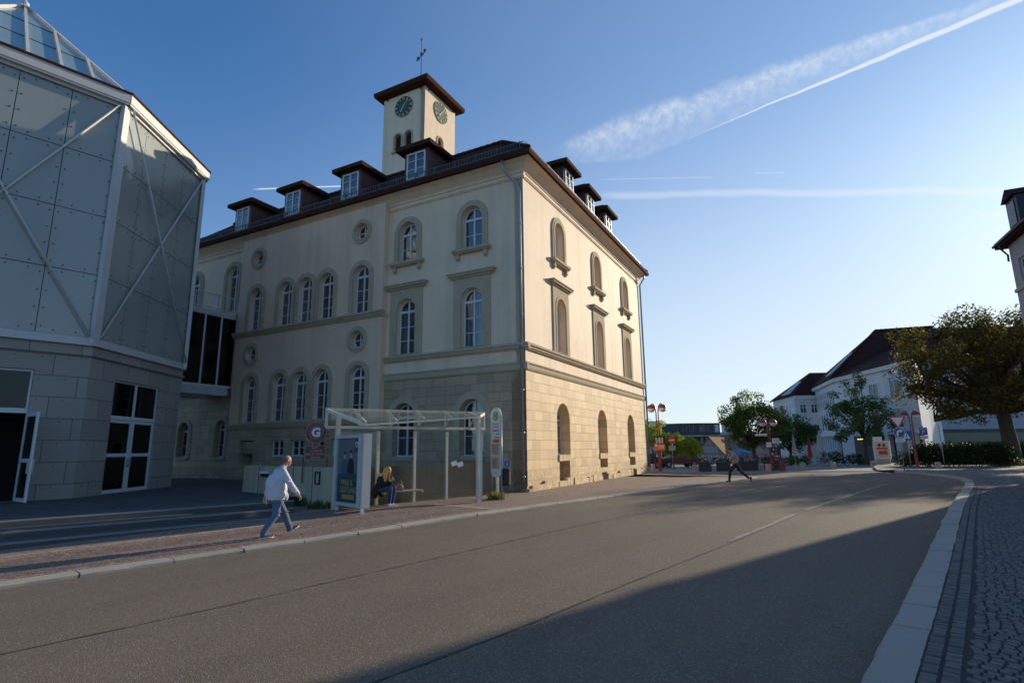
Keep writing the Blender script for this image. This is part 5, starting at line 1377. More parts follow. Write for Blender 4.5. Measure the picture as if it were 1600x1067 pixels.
for s_ in (-1,1):
    for j in range(5):
        a = RMw @ Vector((.035-.035*j,s_*.082,.02)); mb.cap(a,.032,(.235-.03*j,s_*(.095+.012*(j%2)),.93-.03*(j%3)),.026,8); mb.cap((.235-.03*j,s_*(.095),.95),.026,(.23-.03*j,s_*.10,.80-.03*(j%2)),.014,8)
garment('hair', WO, mb, .010, 'hairblond', 2)
mb = MB(); mb.ball((.0,0,.62),(.19,.22,.20),16,10); mb.ball((.04,0,.82),(.17,.21,.17),16,10); mb.cap((.05,-.12,.92),.08,(.05,.12,.92),.08); mb.ball((-.08,0,.50),(.17,.25,.14),16,10); mb.ball((-.10,.16,.42),(.10,.10,.14),12,8); mb.ball((-.10,-.18,.42),(.12,.10,.16),12,8)
for s_ in (-1,1): mb.cap((.06,s_*.15,.91),.075,(.14,s_*.23,.68),.065); mb.cap((.14,s_*.23,.68),.065,(.33,s_*.075,.775),.045)
garment('coat', WO, mb, .012, 'blackcoat', 3)
mb = MB(); 
for k in range(13): a = PI*.62+PI*1.76*k/12*.43+.1; mb.ball((.03+.115*math.cos(2*PI*k/12*.62+PI*.38), .17*math.sin(2*PI*k/12*.62+PI*.38+PI)*1.0, .985+.015*math.sin(k*2.4)), .052, 10, 7)
garment('fur_hood', WO, mb, .012, 'fur', 1)
mb = MB(); mb.ball((.0,0,.53),(.15,.18,.11),16,10)
for s_ in (-1,1): mb.cap((.02,s_*.095,.545),.10,(.43,s_*.10,.56),.078); mb.cap((.43,s_*.10,.56),.078,(.40,s_*.09,.15),.052)
garment('jeans', WO, mb, .012, 'darkjeans', 3)
for s_ in (-1,1): shoe(WO, (.345,s_*.09,.002), (.59,s_*.11,.002), mat='white')
ph = thing('phone', 'small black phone in the seated woman\'s hands', 'phone', WO.location + Matrix.Rotation(R(90)-R(112),4,'Z') @ Vector((.45,0,.885)), R(90)-R(112))
mb = MB(); mb.box(-.006,.006,-.037,.037,-.07,.07,0,Matrix.Rotation(R(-38),4,'Y')); mb.build('phone_body', M['black'], ph)
mb = MB(); mb.box(-.0075,-.0062,-.033,.033,-.064,.064,0,Matrix.Rotation(R(-38),4,'Y')); mb.build('screen', M['pane_far'], ph)
bgo = thing('handbag', 'small patterned pinkish handbag standing on the bench beside the seated woman', 'handbag', SO + MS @ Vector((2.06,1.42,.465)), R(20))
mb = MB(); mb.ball((0,0,.11),(.17,.07,.12),14,10); mb.box(-.15,.15,-.055,.055,.0,.1); me = remesh(mb,.014,4); me.materials.append(M['bag']); link('bag_body', me, bgo)
mb = MB(); mb.path([(.11*math.cos(PI*k/10),0,.19+.15*math.sin(PI*k/10)) for k in range(11)], .011, 6); mb.build('bag_handle', M['brown'], bgo)

# ------------------------------------------------------------------ trees and shrubs
def leaf_cloud(mb, c, r, n, size, rn, flat=1.0):
    for k in range(n):
        while True:
            p = Vector((rn.uniform(-1,1),rn.uniform(-1,1),rn.uniform(-1,1)))
            if p.length < 1: break
        p = Vector((p.x*r,p.y*r,p.z*r*flat))+c
        a = Vector((rn.gauss(0,1),rn.gauss(0,1),rn.gauss(0,.7))).normalized(); b = a.cross(Vector((rn.gauss(0,1),rn.gauss(0,1),rn.gauss(0,1)))).normalized()
        s_ = size*rn.uniform(.6,1.25)
        mb.add([p-a*s_*.5, p+b*s_*.32, p+a*s_*.55, p-b*s_*.32],[(0,1,2,3)])
def tree(label, loc, top, crown, blobs, per, size, mat, trunk_r, seed, fork=.35, lean=(0,0), group=None, blob_r=(.9,1.6), name='tree', shell=.45, droop=0):
    """crown = list of ellipsoids (centre xyz relative to the base, radii)"""
    rn = random.Random(seed); t = thing(name, label, 'tree', loc, 0, group)
    tb = MB(); lf = MB(); fk = Vector((lean[0],lean[1],top*fork))
    mid = Vector((lean[0]*.35,lean[1]*.35,top*fork*.55))
    tb.path([(0,0,-.35),(0,0,.05),mid,fk],[trunk_r*1.5,trunk_r*1.12,trunk_r*.9,trunk_r*.78],10)
    tot = sum(r[0]*r[1]*r[2] for c,r in crown); hubs = []
    for c, r in crown:
        c = Vector(c); m = max(2,int(blobs*r[0]*r[1]*r[2]/tot))
        for h in range(max(2,m//9)):
            hubs.append(c+Vector((rn.uniform(-.5,.5)*r[0],rn.uniform(-.5,.5)*r[1],rn.uniform(-.6,.4)*r[2])))
    hub_r = trunk_r*.34
    for h in hubs:
        q = fk+(h-fk)*.45+Vector((rn.uniform(-.3,.3),rn.uniform(-.3,.3),rn.uniform(0,.5)))
        tb.path([fk-Vector((0,0,.2)),q,h],[hub_r*1.35,hub_r*.95,hub_r*.5],7)
    for c, r in crown:
        c = Vector(c); m = max(2,int(blobs*r[0]*r[1]*r[2]/tot))
        for k in range(m):
            while True:
                p = Vector((rn.uniform(-1,1),rn.uniform(-1,1),rn.uniform(-1,1)))
                if shell < p.length < 1: break
            p = c+Vector((p.x*r[0],p.y*r[1],p.z*r[2]))
            h = min(hubs, key=lambda q: (q-p).length)
            md = h+(p-h)*.5+Vector((rn.uniform(-.25,.25),rn.uniform(-.25,.25),rn.uniform(.0,.35)))
            tb.path([h,md,p],[hub_r*.5,hub_r*.3,.012],5)
            br = rn.uniform(*blob_r)
            leaf_cloud(lf, p-Vector((0,0,droop*br)), br, int(per*rn.uniform(.6,1.3)), size, rn, .75)
            for j in range(3):
                e = p+Vector((rn.uniform(-1,1),rn.uniform(-1,1),rn.uniform(-.6,.9)))*br*1.1
                tb.path([p,e],[.014,.006],4)
    tb.build('trunk', M['bark'], t, smooth=True); lf.build('crown', M[mat], t, recalc=False)
    return t
tree('big spreading tree with bronze and yellow-green leaves over the hedge at the right', (39.9,45,.1), 12.0,
     [((-1.5,0,8.9),(6.4,5,3.9)),((-5.6,-.5,6.6),(3.0,3.5,3.0)),((2.5,0,8.6),(5,5,4.4)),((3.5,.5,5.4),(4.5,4,1.7)),((-2.5,-1.5,5.0),(4.2,3,1.4)),((-4.6,-1,4.1),(2.6,2.5,1.1)),((4.5,-1,4.3),(3.2,2.5,1.2))], 370, 112, .21, 'leaf_gold', .55, 5, .36, (-.4,-.2), blob_r=(.6,1.15), shell=.15)
tree('young green tree with loose crown in front of the large white building', (37.6,60,fz(60)), 10.0,
     [((0,0,4.6),(3.7,3.2,2.3)),((-.5,0,7.2),(2.2,2,1.9)),((.3,0,9.2),(.8,.8,.9)),((-2.9,0,6.6),(1.0,1.2,.8)),((2.2,0,6.7),(1.2,1.2,.9))], 95, 85, .23, 'leaf_mid', .15, 8, .3, blob_r=(.5,.85))
tree('tall dark green tree in the middle of the square behind the striding man', (26.6,62,fz(62)), 8.0,
     [((.4,0,4.3),(3.9,3.2,2.4)),((-.4,0,6.6),(1.9,2,1.5)),((2.2,0,6.2),(1.3,1.5,1.0)),((-2.6,0,5.2),(1.4,1.4,1.2))], 110, 115, .24, 'leaf_dark', .28, 12, .25, blob_r=(.55,.95), shell=.2)
tree('broad low green tree before the small white gabled house', (35.5,72,fz(72)), 6.6,
     [((0,0,4.3),(3.4,2.6,2.2)),((-2,0,5.0),(2.0,2,1.6)),((1.5,0,3.6),(1.8,2,1.4))], 70, 110, .27, 'leaf_mid', .2, 21, .3, blob_r=(.7,1.1))
tree('tallest bright yellow-green lime tree, beside the street lamp at the corner', (13.1,52,-.1), 4.4,
     [((0,0,2.9),(1.3,1.2,1.35)),((-.9,0,2.1),(.9,.9,.8))], 55, 80, .16, 'leaf_lime', .08, 31, .25, group='young lime trees', blob_r=(.35,.6))
tree('middle bright yellow-green lime tree, right behind the red no-entry sign', (14.9,52.5,-.1), 3.6,
     [((0,0,2.1),(1.1,1.1,1.0))], 45, 80, .16, 'leaf_lime', .07, 33, .25, group='young lime trees', blob_r=(.35,.55))
tree('rightmost and lowest bright yellow-green lime tree of the row', (16.5,52,-.1), 3.0,
     [((0,0,1.75),(1.0,1.0,.85)),((-.1,0,2.5),(.4,.4,.5))], 45, 75, .16, 'leaf_lime', .07, 35, .25, group='young lime trees', blob_r=(.3,.5))
def shrub(name, label, loc, dims, n, size, mat, seed, group=None, cat='shrub', rz=0):
    rn = random.Random(seed); t = thing(name, label, cat, loc, rz, group); lf = MB(); st = MB()
    for k in range(n):
        x, y = rn.uniform(-1,1), rn.uniform(-1,1); z = rn.uniform(.15,1); 
        rr = math.sqrt(max(0,1-(max(0,abs(x)-.75)/.25)**2*.5-(max(0,abs(y)-.6)/.4)**2*.5))
        p = Vector((x*dims[0]/2,y*dims[1]/2,z*dims[2]*rr*(1+.14*mnoise.noise(Vector((x*dims[0]*1.3,y*3,seed))))))
        leaf_cloud(lf, p, size*1.6, 5, size, rn)
    for k in range(max(4,int(dims[0]*3))): x = rn.uniform(-.45,.45)*dims[0]; st.tube((x,0,-.2),(x+rn.uniform(-.2,.2),rn.uniform(-.3,.3),dims[2]*.8),.02,.008,5)
    st.build('stems', M['bark'], t); lf.build('foliage', M[mat], t, recalc=False)
    return t
shrub('hedge', 'dark clipped hedge running under the big bronze tree', (33.6,42.2,.05), (6.6,2.2,1.7), 3000, .14, 'leaf_hedge', 3, cat='hedge', rz=R(-4))
shrub('hedge', 'second dark hedge at the picture edge behind the big trunk', (42.5,46.6,.05), (5.5,1.6,1.7), 1400, .15, 'leaf_hedge', 4, cat='hedge')
shrub('shrub', 'dark shrub beside the red lamp post left of the hedge', (30.4,43.4,.0), (1.7,1.5,1.15), 320, .13, 'leaf_hedge', 6)
shrub('shrub', 'yellow-green ground shrub at the foot of the big trunk', (38.0,42.6,.1), (3.4,1.1,.4), 300, .11, 'weed', 9)
mb = MB(); mb.box(-2.6,2.6,-.2,.2,-.1,.62); mb.box(-2.65,2.65,-.25,.25,.62,.72); o = mb.build('low_wall', M['concrete']); o.location = (37.5,46.2,.05); tag(o, 'low pale wall behind the big tree trunk at the right edge', 'wall')

# ------------------------------------------------------------------ house at the right edge
RH = thing('corner_house', 'tall pale house at the right edge with dark roof and dormer, standing in shade', 'building', (27.2,28.63,.31)); RH.scale = (.87,.87,.87)
azr = R(205); ar = Vector((math.sin(azr),math.cos(azr),0)); cr_ = Vector((ar.y,-ar.x,0))
MRH = Matrix(((ar.x,0,cr_.x,0),(ar.y,0,cr_.y,0),(0,1,0,0),(0,0,0,1)))
RL, RD, RE = 20.0, 13.0, 13.75
hol = [rect(1.0+k*2.6,2.2+k*2.6,z,z+1.9) for k in range(7) for z in (1.3,4.9,8.2,10.6) if not (z == 10.6)]
hol += [rect(1.0+k*2.6,2.2+k*2.6,11.2,12.6) for k in range(7)]
vs, fs = plate(rect(0,RL,-1,RE), hol, -.35, 0); mb = MB(); mb.add(vs, fs); mb.box(0,.4,-1,RE,-RD,-.352); mb.box(RL-.4,RL,-1,RE,-RD,-.352); mb.box(.4,RL-.4,-1,RE,-RD,-RD+.4); mb.build('wall', M['rendershade'], RH, M=MRH)
mb = MB(); mb.box(.5,RL-.5,-.2,RE-.1,-RD+.5,-1.2); mb.build('room_lining', M['room'], RH, M=MRH)
fm, pm = win_mesh(1.2, 1.9, [.95], round_=False); fm2, pm2 = win_mesh(1.2, 1.4, [.7], round_=False)
for k in range(7):
    for z in (1.3,4.9,8.2,11.2):
        f = link('window', fm if z < 11 else fm2, RH, MRH @ Matrix.Translation((1.6+k*2.6,z,-.16))); link('pane', pm if z < 11 else pm2, f)
mb = MB(); mb.box(-.05,RL+.05,10.75,10.95,-.1,.10); mb.build('string_course', M['trim'], RH, M=MRH)
ov = .52
mb = MB(); o_ = len(mb.v)
e0 = [(-ov,13.75,ov),(RL+ov,13.75,ov),(RL+ov,13.75,-RD-ov),(-ov,13.75,-RD-ov)]; e1 = [(x,14.15,c) for x,z,c in e0]; rg = [(4.2,18.6,-RD/2),(RL-4.2,18.6,-RD/2)]
mb.v += e0+e1+rg
mb.f += [(0,1,2,3)]+[(i,(i+1)%4,4+(i+1)%4,4+i) for i in range(4)]+[(4,5,9,8),(5,6,9),(6,7,8,9),(7,4,8)]; mb.m += [0]*9
mb.build('roof', M['roofdark'], RH, M=MRH)
mb = MB(); mb.path([(-ov,13.95,ov+.06),(RL,13.95,ov+.06)], .09, 8); mb.path([(.3,13.85,ov),(.3,13.6,.5),(.06,13.2,.12),(-.06,12.8,.1)], .06, 8); mb.build('gutter', M['black'], RH, M=MRH)
mb = MB(); mb.box(.3,1.9,14.3,16.5,-3,-.15); d_o = mb.build('dormer', M['darkclad'], RH, M=MRH)
mb = MB(); v_ = [(.18,16.45,.06),(2.02,16.45,.06),(2.02,16.45,-3),(.18,16.45,-3),(1.1,17.1,.06),(1.1,17.1,-3)]; mb.add(v_, [(0,1,2,3),(0,4,1),(0,3,5,4),(1,4,5,2),(2,5,3)]); mb.build('dormer_roof', M['roofdark'], d_o)
mb = MB(); mb.box(.62,1.58,14.75,16.2,-.149,-.10); mb.build('dormer_window', M['darkpane'], d_o)
for k in (7,13):
    c = d_o.copy(); COL.objects.link(c); c.parent = RH; c.matrix_basis = MRH @ Matrix.Translation((k,0,0))
    for ch in d_o.children: e = ch.copy(); COL.objects.link(e); e.parent = c

# ------------------------------------------------------------------ the white buildings across the square
def wall_frame(p, q):
    """vertical frame on segment p->q (a runs p->q, c outwards to the right-hand normal)"""
    p, q = Vector(p), Vector(q); d = (q-p); d.z = 0; d.normalize(); c = Vector((d.y,-d.x,0))
    return Matrix(((d.x,0,c.x,p.x),(d.y,0,c.y,p.y),(0,1,0,p.z),(0,0,0,1))), (Vector((q.x,q.y,0))-Vector((p.x,p.y,0))).length
def flat_windows(parent, M4, items, name='window', pane='pane_far', proud=.03):
    for x0,x1,z0,z1,bars in items:
        hol = []; n, m = bars; fr = .09
        for i in range(n):
            for j in range(m):
                hol.append(rect(x0+fr+(x1-x0-fr)*i/n, x0+(x1-x0-fr)*(i+1)/n, z0+fr+(z1-z0-fr)*j/m, z0+(z1-z0-fr)*(j+1)/m))
        vs, fs = plate(rect(x0,x1,z0,z1), hol, -.02, proud+.03); mb = MB(); mb.add(vs, fs); o = mb.build(name, M['frame'], parent, M=M4)
        mb = MB(); mb.box(x0+.04,x1-.04,z0+.04,z1-.04,.004,.016); mb.build('pane', M[pane], o)
ZB = -1.0
W1 = thing('white_building', 'large white building with steep dark tiled hipped roof behind the young tree', 'building')
P0, PC, P2 = Vector((50.2,94.0,ZB)), Vector((44.05,75,ZB)), Vector((42.9,58.5,ZB))
EH = 10.75-ZB
def prism_wall(parent, pts, z0, z1, mat, name='wall'):
    mb = MB(); mb.prism([(p[0],p[1]) for p in pts], z0, z1); return mb.build(name, M[mat], parent)
prism_wall(W1, [P0,PC,P2,(52.5,70),(60,78),(62,95)], ZB-.5, 10.75, 'wplaster')
ma, la = wall_frame(P0, PC); mbm, lb = wall_frame(PC, P2)
flat_windows(W1, ma, [(1.0+k*1.12,1.0+k*1.12+.72,8.3+0,10.4,(1,2)) for k in range(16)])
flat_windows(W1, ma, [(9.2+k*1.7,9.2+k*1.7+1.0,4.9,7.3,(1,2)) for k in range(6)])
mb = MB()
for k in range(14): mb.box(1.2+k*1.35,1.2+k*1.35+.42,.5,4.0,.02,.5)
mb.box(.5,la-.2,4.0,4.35,.02,.7); mb.build('pillar_screen', M['wplaster'], W1, M=ma)
mb = MB(); mb.box(.6,la-.3,.6,3.98,.005,.015); mb.build('shop_front', M['pane_far'], W1, M=ma)
flat_windows(W1, mbm, [(3.6+k*4.2,5.5+k*4.2,8.0,10.0,(2,1)) for k in range(3)]); flat_windows(W1, mbm, [(3.6+k*4.2,5.3+k*4.2,4.6,6.8,(2,2)) for k in range(3)])
mb = MB(); mb.box(3.0,6.9,.3,3.9,.01,.03); e_ = mb.build('entrance', M['black'], W1, M=mbm)
for k in range(3):
    mb = MB(); mb.box(3.9+k*.55,4.25+k*.55,3.42,3.52,.035,.08); lm = bpy.data.materials.get('warm_lamp')
    if lm is None:
        lm, nt_, b_ = newmat('warm_lamp'); b_.inputs['Emission Color'].default_value = (1,.62,.15,1); b_.inputs['Emission Strength'].default_value = 2.2; b_.inputs['Base Color'].default_value = (.8,.5,.1,1)
    mb.build('lit_lamp', lm, e_)
mb = MB()
for k in range(4): mb.box(8.5+k*2.0,8.5+k*2.3+.5,.3,3.9,.02,.5)
mb.box(7.5,lb,3.9,4.3,.02,.6); mb.build('pillar_screen', M['wplaster'], W1, M=mbm)
mb = MB(); mb.box(8.2,lb-.3,.5,3.88,.005,.015); mb.build('shop_front', M['pane_far'], W1, M=mbm)
mb = MB(); mb.box(-.2,la+.15,EH-.55,EH-.05,.0,.35); mb.build('eaves_board', M['wplaster'], W1, M=ma)
mb = MB(); mb.box(-.05,lb,EH-.55,EH-.05,.0,.35); mb.build('eaves_board', M['wplaster'], W1, M=mbm)
R0, R1 = Vector((53.2,79,18.2)), Vector((60.5,77.2,18.3)); e_ = 10.75
x0 = P0+(P0-PC).normalized()*.5+Vector((-.45,0,0)); xc = PC+Vector((-.5,.1,0)); x2 = P2+Vector((-.5,0,0))
mb = MB(); mb.add([(x0.x,x0.y,e_),(xc.x,xc.y,e_),tuple(R0)],[(0,1,2)]); mb.add([(xc.x,xc.y,e_),(x2.x,x2.y,e_),tuple(R1),tuple(R0)],[(0,1,2),(0,2,3)]); mb.add([(x0.x,x0.y,e_),tuple(R0),tuple(R1),(64,97,e_)],[(0,1,2,3)]); mb.add([(x2.x,x2.y,e_),(64,97,e_),tuple(R1)],[(0,1,2)])
mb.build('roof', M['roofdark'], W1)
mb = MB(); 
for k in range(12): a = R0+(R1-R0)*k/12; mb.tube(a, R0+(R1-R0)*(k+.95)/12, .17,.13,6)
for k in range(26): a = R0+(xc+Vector((0,0,e_-xc.z))-R0)*k/26; b = R0+(xc+Vector((0,0,e_-xc.z))-R0)*(k+.95)/26; mb.tube(a, b, .13,.16,6)
mb.build('ridge_tiles', M['roofdark'], W1)
# roof lights on the left slope
nL = (Vector((xc.x,xc.y,e_))-Vector((x0.x,x0.y,e_))).cross(R0-Vector((x0.x,x0.y,e_))).normalized(); nL = nL if nL.z > 0 else -nL
def skylight(parent, A, B, Rr, f0, f1, h0, h1, nrm):
    q = [A+(B-A)*f0, A+(B-A)*f1]; t = [Rr-(A+(B-A)*f) for f in (f0,f1)]
    a, b, c, d = q[0]+t[0]*h0, q[1]+t[1]*h0, q[1]+t[1]*h1, q[0]+t[0]*h1
    mb = MB(); n_ = nrm*.10
    for p, r_ in ((a,b),(b,c),(c,d),(d,a)): mb.beam(p+n_, r_+n_, .14, .12, up=nrm)
    o = mb.build('skylight', M['frame'], parent); mb = MB(); mb.quad(a+n_*.8,b+n_*.8,c+n_*.8,d+n_*.8); mb.build('pane', M['pane_far'], o, recalc=False)
Ax0, Axc = Vector((x0.x,x0.y,e_)), Vector((xc.x,xc.y,e_))
for f in (.62,.72): skylight(W1, Ax0, Axc, R0, f, f+.08, .14, .55, nL)
W3 = thing('white_building', 'far white wing with long dark roof, mostly hidden behind the big bronze tree', 'building')
prism_wall(W3, [(86,113),(128,116),(130,134),(84,132)], -3, 18.6, 'bluewhite')
m4, l4 = wall_frame((86,113,-1.6), (128,116,-1.6))
flat_windows(W3, m4, [(2+k*4.6,4.2+k*4.6,z,z+3.0,(2,2)) for k in range(8) for z in (8.2,14.0)])
mb = MB(); mb.box(.6,l4-.6,.2,5.6,.02,.05); mb.build('shop_front', M['pane_far'], W3, M=m4)
mb = MB(); mb.box(-.3,l4+.3,5.7,6.3,0,.5); mb.build('canopy', M['darkclad'], W3, M=m4)
mb = MB(); mb.box(-.3,l4+.3,19.6,20.2,0,.6); mb.build('eaves_board', M['wplaster'], W3, M=m4)
mb = MB(); a, b, c, d = Vector((83.5,112,18.62)), Vector((130.5,115.2,18.62)), Vector((132,135,18.62)), Vector((82,133,18.62)); r0_, r1_ = Vector((92,122,27.6)), Vector((124,124.5,28.2))
mb.add([a,b,r1_,r0_],[(0,1,2,3)]); mb.add([d,c,r1_,r0_],[(3,2,1,0)]); mb.add([a,r0_,d],[(0,1,2)]); mb.add([b,r1_,c],[(0,1,2)]); mb.build('roof', M['roofdark'], W3)
W2 = thing('white_building', 'smaller white house with dark hipped roof, left of and behind the large white building', 'building')
Q0, QC, Q2 = Vector((46.6,99,-1.4)), Vector((44.8,88,-1.4)), Vector((50,87.7,-1.4))
prism_wall(W2, [Q0,QC,Q2,(56,87.4),(57,99)], -2, 9.6, 'wplaster')
m2, l2 = wall_frame(QC, Q2); m3, l3 = wall_frame(Q0, QC)
flat_windows(W2, m2, [(.75,1.75,8.2,10.0,(2,2)),(2.45,3.45,8.2,10.0,(2,2))]); flat_windows(W2, m2, [(.75,1.75,4.4,6.4,(2,2)),(2.45,3.45,4.4,6.4,(2,2))]); flat_windows(W2, m3, [(1+k*1.3,1.9+k*1.3,8.1,9.9,(1,2)) for k in range(7)])
mb = MB(); mb.box(-.1,l2,9.5,9.85,0,.15); mb.box(-.1,l2,10.4,11.0,0,.3); mb.build('eaves_board', M['wplaster'], W2, M=m2)
mb = MB()
for k in range(7): mb.box(.3+k*1.5,.3+k*1.5+.55,.3,4.2,.02,.5)
mb.build('pillar_screen', M['wplaster'], W2, M=m3)
R2, R3 = Vector((50.1,92.3,13.8)), Vector((62,92.5,13.9)); q0, qc, q2 = Vector((46.2,99.6,9.6)), Vector((44.4,87.6,9.6)), Vector((57,87.2,9.6))
mb = MB(); mb.add([q0,qc,R2],[(0,1,2)]); mb.add([qc,q2,R3,R2],[(0,1,2,3)]); mb.add([q0,R2,R3,(58,99,9.6)],[(0,1,2,3)]); mb.build('roof', M['roofdark'], W2)
n2 = (qc-q0).cross(R2-q0).normalized(); n2 = n2 if n2.z > 0 else -n2
for f in (.45,.58,.71): skylight(W2, q0, qc, R2, f, f+.10, .12, .6, n2)
# ------------------------------------------------------------------ far side of the square
DB = thing('dark_building', 'long anthracite modern block with flat roof far behind the lime trees', 'building')
mb = MB(); mb.prism([(42.9,160),(47.2,158),(52,157.6),(58.2,158.5),(59.5,175),(43,178)], -3, 5.0); mb.build('lower_storeys', M['darkclad'], DB)
mb = MB(); mb.prism([(42.6,159.6),(47.2,157.4),(52,157.0),(58.6,158.0),(60,176),(42.6,178)], 5.02, 8.4); mb.build('upper_storey', M['darkclad'], DB)
mb = MB(); mb.prism([(42.5,159.5),(47.2,157.2),(52,156.8),(58.7,157.9),(60,176),(42.5,178)], 4.7, 5.0); mb.build('floor_band', M['zinc'], DB)
for p, q, cols in (((47.2,157.38,0),(52,156.98,0),(.7,2.6)),((52,156.98,0),(58.6,157.98,0),(.6,2.0,3.6,5.2))):
    m_, l_ = wall_frame(p, q)
    for x in cols:
        mb = MB(); mb.box(x,x+1.0,5.9,7.7,-.01,.05); o = mb.build('window', M['pane_far'], DB, M=m_); mb = MB(); mb.box(x-.06,x,5.85,7.75,0,.1); mb.box(x+1.0,x+1.06,5.85,7.75,0,.1); mb.build('window_frame', M['zinc'], o)
        for z in (.2,2.6): mb = MB(); mb.box(x-.3,x+.5,z,z+1.7,.3,.62); mb.build('window', M['pane_far'], DB, M=m_)
mb = MB(); mb.box(5.1,6.2,5.9,7.9,.0,.07); mb.build('lit_window', M['cloth'], DB, M=m_)
o = MB(); o.box(-1.7,1.7,-6,6,-3,11.6); o = o.build('wall', M['wplaster']); WB = thing('white_block', 'narrow white apartment block just right of the sandstone corner, far away', 'building', (40.3,165,-2.4)); o.parent = WB
mb = MB(); mb.box(-2.2,-1.71,-6,6,-3,11.8); mb.build('dark_end_wall', M['darkclad'], WB)
m_ = Matrix(((1,0,0,-1.6),(0,0,-1,-6),(0,1,0,0),(0,0,0,1))); flat_windows(WB, m_, [(.4+1.4*i,1.3+1.4*i,z,z+1.6,(1,1)) for i in range(2) for z in (2,5.4,8.6)])
o = MB(); o.box(-4.5,4.5,-5,5,-3,8.6); o = o.build('wall', M['wplaster']); WC = thing('white_block', 'pale flat-roofed building peeping out left of the tall dark tree', 'building', (69,175,-2.4)); o.parent = WC
mb = MB(); mb.box(-2.5,1,-3,3,8.6,10.6); mb.build('roof_storey', M['wplaster'], WC)
m_ = Matrix(((1,0,0,-4.4),(0,0,-1,-5),(0,1,0,0),(0,0,0,1))); flat_windows(WC, m_, [(.4+1.7*i,1.5+1.7*i,z,z+1.5,(1,1)) for i in range(5) for z in (2,5.2)])
GH = thing('gabled_house', 'old beige gabled house with orange-brown tiled roof behind the cafe terrace', 'building')
g0, g1 = Vector((35.9,110,-1.6)), Vector((41.0,109.6,-1.6)); dp = Vector((7.5,11,0))
mb = MB(); ap = Vector((38.45,109.8,3.6)); fr_ = [g0,g1,Vector((g1.x,g1.y,.55)),ap,Vector((g0.x,g0.y,.55))]; bk = [p+dp for p in fr_]
mb.add(fr_+bk,[(0,1,2,3,4),(9,8,7,6,5)]+[(i,(i+1)%5,5+(i+1)%5,5+i) for i in (0,1,4)]); mb.build('wall', M['beige'], GH)
mb = MB(); ev = Vector((0,0,.12)); k_ = -dp.normalized()*.35
def slope(e, a_): 
    o_ = (e-a_); e2 = e+o_.normalized()*.5
    mb.add([a_+k_+ev,e2+k_+ev,e2+dp+ev,a_+dp+ev,a_+k_-ev*.2,e2+k_-ev*.2,e2+dp-ev*.2,a_+dp-ev*.2],[(0,1,2,3),(7,6,5,4),(0,4,5,1),(1,5,6,2),(2,6,7,3),(3,7,4,0)])
slope(fr_[2], ap); slope(fr_[4], ap); mb.build('roof', M['roofnorth'], GH)
mg, lg = wall_frame(g0, g1)
flat_windows(GH, mg, [(.5+k*.62,.5+k*.62+.42,.35,1.7,(1,2)) for k in range(7)]); flat_windows(GH, mg, [(1.25,1.75,2.35,3.3,(2,1)),(2.0,2.5,2.35,3.3,(2,1)),(2.75,3.25,2.35,3.3,(2,1)),(3.5,4.0,2.35,3.3,(2,1)),(2.4,2.75,4.05,4.5,(1,1))])
G2 = thing('gabled_house', 'second orange-roofed house to the right, mostly behind the dark tree', 'building')
mb = MB(); a, b, c, d = Vector((42.5,118,-1.6)), Vector((54,112,-1.6)), Vector((58,120,-1.6)), Vector((46.5,126,-1.6)); mb.prism([(p.x,p.y) for p in (a,b,c,d)], -2, 2.0); mb.build('wall', M['beige'], G2)
mb = MB(); r0_, r1_ = Vector((45.2,121.6,4.4)), Vector((55.2,116.5,4.2)); up2 = Vector((0,0,3.6))
mb.add([a+up2,b+up2,r1_,r0_],[(0,1,2,3)]); mb.add([d+up2,c+up2,r1_,r0_],[(3,2,1,0)]); mb.add([a+up2,r0_,d+up2],[(0,1,2)]); mb.add([b+up2,r1_,c+up2],[(0,1,2)]); mb.build('roof', M['roofnorth'], G2)
mb = MB(); mb.box(-.4,.4,-.4,.4,0,1.4); o = mb.build('chimney', M['beige'], G2); o.location = (47.5,119.6,3.4)

# ------------------------------------------------------------------ street furniture
def facing(x, y): return -math.atan2(x, y)
def lamp(label, loc, h, rz, double=.62, scale=1.0, poles=True):
    t = thing('street_lamp', label, 'street lamp', loc, rz, 'red twin-globe street lamps')
    mb = MB(); mb.box(-.10,.10,-.10,.10,-.1,1.5); mb.build('plinth_post', M['red'], t)
    for sx in (-1,1):
        mb = MB(); mb.path([(sx*.07,0,1.4),(sx*.07,0,h-.55),(sx*.12,0,h-.12),(sx*.26,0,h+.08),(sx*double/2*1.1,0,h+.05)], .038, 8); mb.build('arm', M['red'], t, smooth=True)
        c = (sx*double/2*1.15,0,h-.24); gr_ = .27*scale
        mb = MB(); prof = [(gr_*math.cos(a),gr_*math.sin(a)*1.0) for a in [0,.2,.4,.6,.8,1.0,1.2,1.4,1.55]]; mb.lathe([(r_+.008,z) for r_,z in prof], 20, Matrix.Translation(c)); hd = mb.build('lamp_hood', M['red'], t, smooth=True)
        mb = MB(); mb.lathe([(gr_*math.cos(a),gr_*math.sin(a)) for a in [-1.55,-1.4,-1.2,-1.0,-.8,-.6,-.4,-.2,-.01]], 20, Matrix.Translation(c)); mb.build('lamp_globe', M['milk'], hd, smooth=True)
    mb = MB(); 
    for z in (1.45,2.3,3.1): mb.box(-.10,.10,-.03,.03,z,z+.05)
    mb.build('pole_clip', M['red'], t)
    return t
L1P = (11.25,43.3,-.06)
lt_ = lamp('red twin-globe street lamp hung with a poster and orange board at the sandstone corner', L1P, 4.45, R(-25), .66)
pb = thing('hanging_poster', 'dark photo poster fixed to the street lamp above the orange board', 'poster', (11.25,43.14,-.06), facing(11.25,43.3))
mb = MB(); mb.box(-.34,.34,-.03,.0,1.78,2.32); mb.build('poster_panel', M['black'], pb)
mb = MB()
